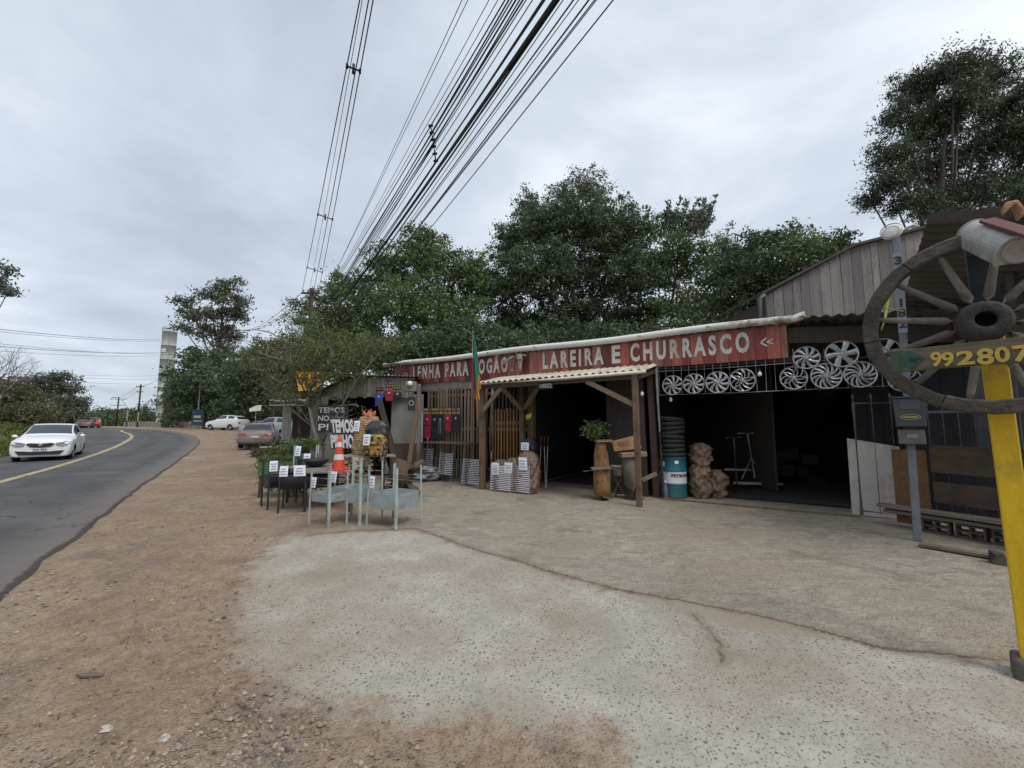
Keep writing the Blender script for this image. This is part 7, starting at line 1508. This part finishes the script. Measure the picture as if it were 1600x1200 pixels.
    ob = body.build('body', paint, t); og = gl.build('windows', glass_dark, t)
    for o in (ob, og):
        b_ = bmesh.new(); b_.from_mesh(o.data); bmesh.ops.remove_doubles(b_, verts=b_.verts, dist=.0008); bmesh.ops.recalc_face_normals(b_, faces=b_.faces); b_.to_mesh(o.data); b_.free(); o.data.polygons.foreach_set('use_smooth', [True]*len(o.data.polygons))
    mb = MB()
    for w_ in wx:
        for s_ in (-1, 1):
            n = 14; vs = []
            for j in range(n+1): a = math.pi*j/n-.25*0; vs += [(w_+math.cos(a)*.345, s_*.86, .31+math.sin(a)*.345), (w_+math.cos(a)*.345, s_*.52, .31+math.sin(a)*.345)]
            mb.add(vs, [(2*j, 2*j+2, 2*j+3, 2*j+1) for j in range(n)])
    mb.box((0, 0, .27), (3.3, 1.1, .14)); mb.build('underbody', rubber, t)
    for w_ in wx:
        for s_ in (-1, 1):
            wz = .31; wb_ = MB(); wb_.smooth = True; ax = (X, Z, Y_*s_); wb_.lathe([(.2, -.08), (.29, -.09), (.31, -.06), (.312, .06), (.295, .095), (.2, .1)], 28, (w_, s_*.745, wz), ax); tyre = wb_.build('wheel', rubber, t)
            rm = MB(); rm.lathe([(.2, .085), (.205, .1), (.185, .085), (.17, .06), (.001, .06)], 24, (w_, s_*.745, wz), ax)
            for k in range(7): a = k*2*math.pi/7; d_ = Vector((math.cos(a), 0, math.sin(a))); c_ = Vector((w_, s_*(.745+.085), wz)); rm.beam(c_+d_*.03, c_+d_*.19, .035, .02, up=Y_)
            rm.build('rim', M('alloy_rim', (.32, .33, .34), .35, .1, 10, 0, metal=.5), tyre)
    if detail:
        fx = S_[0][0]
        def on_surf(px_, yy, zz_, out_=.012):   # front surface x at given y,z
            best = None
            for e_ in range(0, 4*K):
                for j in range(nq-1):
                    c_ = Gd[e_, j]
                    dd = (c_[1]-abs(yy))**2+(c_[2]-zz_)**2
                    if best is None or dd < best[0]: best = (dd, c_[0])
            return best[1]+out_
        def patch(name, mat, pts, out_=.012, off=0):
            mb = MB(); v = [(on_surf(0, y, z, out_), y, z) for y, z in pts]; n = len(v); c_ = tuple(np.mean(v, axis=0)+np.array([.004, 0, 0])); mb.add(v+[c_], [(i, (i+1) % n, n) for i in range(n)]); return mb.build(name, mat, t)
        hlm = M('headlight_glass', (.16, .17, .18), .1, .6, 22, .1, spec=.9); 
        if kind == 'sedan':
            for s_ in (-1, 1): fixn(patch('headlight', hlm, [(s_*.40, .72), (s_*.46, .63), (s_*.62, .61), (s_*.76, .67), (s_*.81, .78), (s_*.70, .80), (s_*.52, .77)], .03))
            fixn(patch('grille', M('grille_black', (.015, .015, .016), .4), [(-.40, .70), (-.27, .60), (0, .55), (.27, .60), (.40, .70), (.3, .75), (0, .72), (-.3, .75)], .035))
            fixn(patch('lower_intake', MATS['grille_black'], [(-.68, .44), (-.55, .28), (.55, .28), (.68, .44), (.5, .43), (.15, .38), (-.15, .38), (-.5, .43)], .035))
            mb = MB(); xx = on_surf(0, 0, .66, .05); 
            mb.add([(xx, 0, .735), (xx, -.055, .66), (xx, 0, .585), (xx, .055, .66), (xx+.005, 0, .70), (xx+.005, -.026, .66), (xx+.005, 0, .62), (xx+.005, .026, .66)], [(0, 1, 5, 4), (1, 2, 6, 5), (2, 3, 7, 6), (3, 0, 4, 7)]); mb.build('emblem', M('emblem_chrome', (.6, .6, .62), .2, 0, 1, 0, metal=.8), t)
            mb = MB(); mb.box((on_surf(0, 0, .5, .045), 0, .49), (.015, .4, .13)); mb.build('number_plate', M('plate_white', (.5, .5, .5), .5), t)
            mb = MB(); xq = on_surf(0, 0, .5, .045)+.009; [mb.box((xq, -.15+i*.05, .487), (.002, .03, .06)) for i in range(7) if i != 3]; mb.build('plate_marks', black_metal, t)
            for s_ in (-1, 1):
                mb = MB(); mb.smooth = True; mb.tube([(.62, s_*.88, .97), (.62, s_*.96, 1.0), (.62, s_*1.06, 1.0)], [.04, .075, .06], 10); mb.build('wing_mirror', paint, t)
                mb = MB(); mb.box((.35, s_*.885, .86), (.16, .02, .025)); mb.box((-.55, s_*.89, .87), (.16, .02, .025)); mb.build('door_handle', paint, t)
                mb = MB(); 
                for x_ in (-.12, ): mb.tube([(x_, s_*.886, .28), (x_, s_*.89, .62), (x_, s_*.872, .95)], .004, 4)
                mb.build('door_seam', M('seam_black', (.02, .02, .02), .8), t)
            mb = MB(); 
            for y in (-.3, .25): mb.beam((.95, y, 1.035), (.72, y+.45, 1.13), .012, .012)
            mb.build('wiper', black_metal, t)
        # tail
        def patch_r(name, mat, pts):
            mb = MB()
            def rx(y, z):
                best = None
                for e_ in range(ns-3*K, ns):
                    for j in range(nq-1):
                        c_ = Gd[e_, j]; dd = (c_[1]-abs(y))**2+(c_[2]-z)**2
                        if best is None or dd < best[0]: best = (dd, c_[0])
                return best[1]-.015
            v = [(rx(y, z), y, z) for y, z in pts]; n = len(v); c_ = tuple(np.mean(v, axis=0)-np.array([.004, 0, 0])); mb.add(v+[c_], [(i, (i+1) % n, n) for i in range(n)]); return fixn(mb.build(name, mat, t))
        for s_ in (-1, 1): patch_r('tail_light', M('tail_red', (.35, .015, .012), .25), [(s_*.42, .72), (s_*.72, .72), (s_*.75, .84), (s_*.42, .82)])
        if kind != 'sedan': patch_r('rear_plate', M('plate_white', (.5, .5, .5)), [(-.2, .6), (.2, .6), (.2, .7), (-.2, .7)])
    return t
WP = M('car_white', (.72, .73, .74), .25, .03, 3, 0, coat=.6); SP = M('car_silver', (.33, .35, .37), .28, .05, 3, 0, metal=.4, coat=.5); RP_ = M('faded_red_paint', (.15, .06, .06), .45, .25, 1.5, .02, dirt=(.22, .19, .19), dirt_amt=.75)
a = G(40, 727); b = G(140, 708)
hd = Vector((.60, -.80, 0)); cpos = G(58, 724)+Vector((-.35, .0, 0)); ang = math.radians(-50)
p = G(80, 722); car1 = make_car('white sedan driving towards the viewer on the far lane', (p.x-1.22, p.y+1.05, .07), ang, WP)
RO = M('parked_rust', (.2, .05, .04))
def spot(x, Y): v = D(x, 668, Y); return (v.x, Y, float(HZT(Y)))
make_car('parked white hatchback with dark windows in front of the dark trees', spot(355, 45), R(168), WP, 'suv')
make_car('silver car parked with its side showing behind the rusty red car', spot(428, 30), R(175), SP, 'sedan')
make_car('old faded red boxy car parked in the weeds near the plants', spot(408, 24), R(114), RP_, 'old')
for x, Y, m_, kd, rz, lb in ((133, 62, RP_, 'suv', R(-50), 'dark red car following far behind on the road'), (122, 70, WP, 'suv', R(-48), 'white van-like car behind the red one on the far road'), (144, 66, M('car_bright_red', (.4, .02, .02), .3, .05, 3, 0, coat=.4), 'suv', R(-50), 'small bright red car farthest right in the distant queue')):
    p = D(x, 668, Y); make_car(lb, (p.x, p.y, .95), rz, m_, kd, False)
t = thing('road_gantry', 'thin metal gantry with a pale panel over the far road behind the white sedan', 'gantry', tuple(D(104, 668, 70))[:2]+(0,)); z1 = D(100, 649, 70).z
mb = MB(); mb.tube([(-2.4, 0, 0), (-2.4, 0, z1-.4), (-1.6, 0, z1)], .07, 6); mb.tube([(-1.6, 0, z1), (2.2, 0, z1)], .06, 6); mb.tube([(2.2, 0, 0), (2.2, 0, z1)], .07, 6); mb.build('frame', MATS['rail_grey'], t)
mb = MB(); mb.box((.3, 0, z1-.8), (2.6, .1, .7)); mb.build('panel', M('teal_grey_panel', (.18, .25, .25), .6), t)
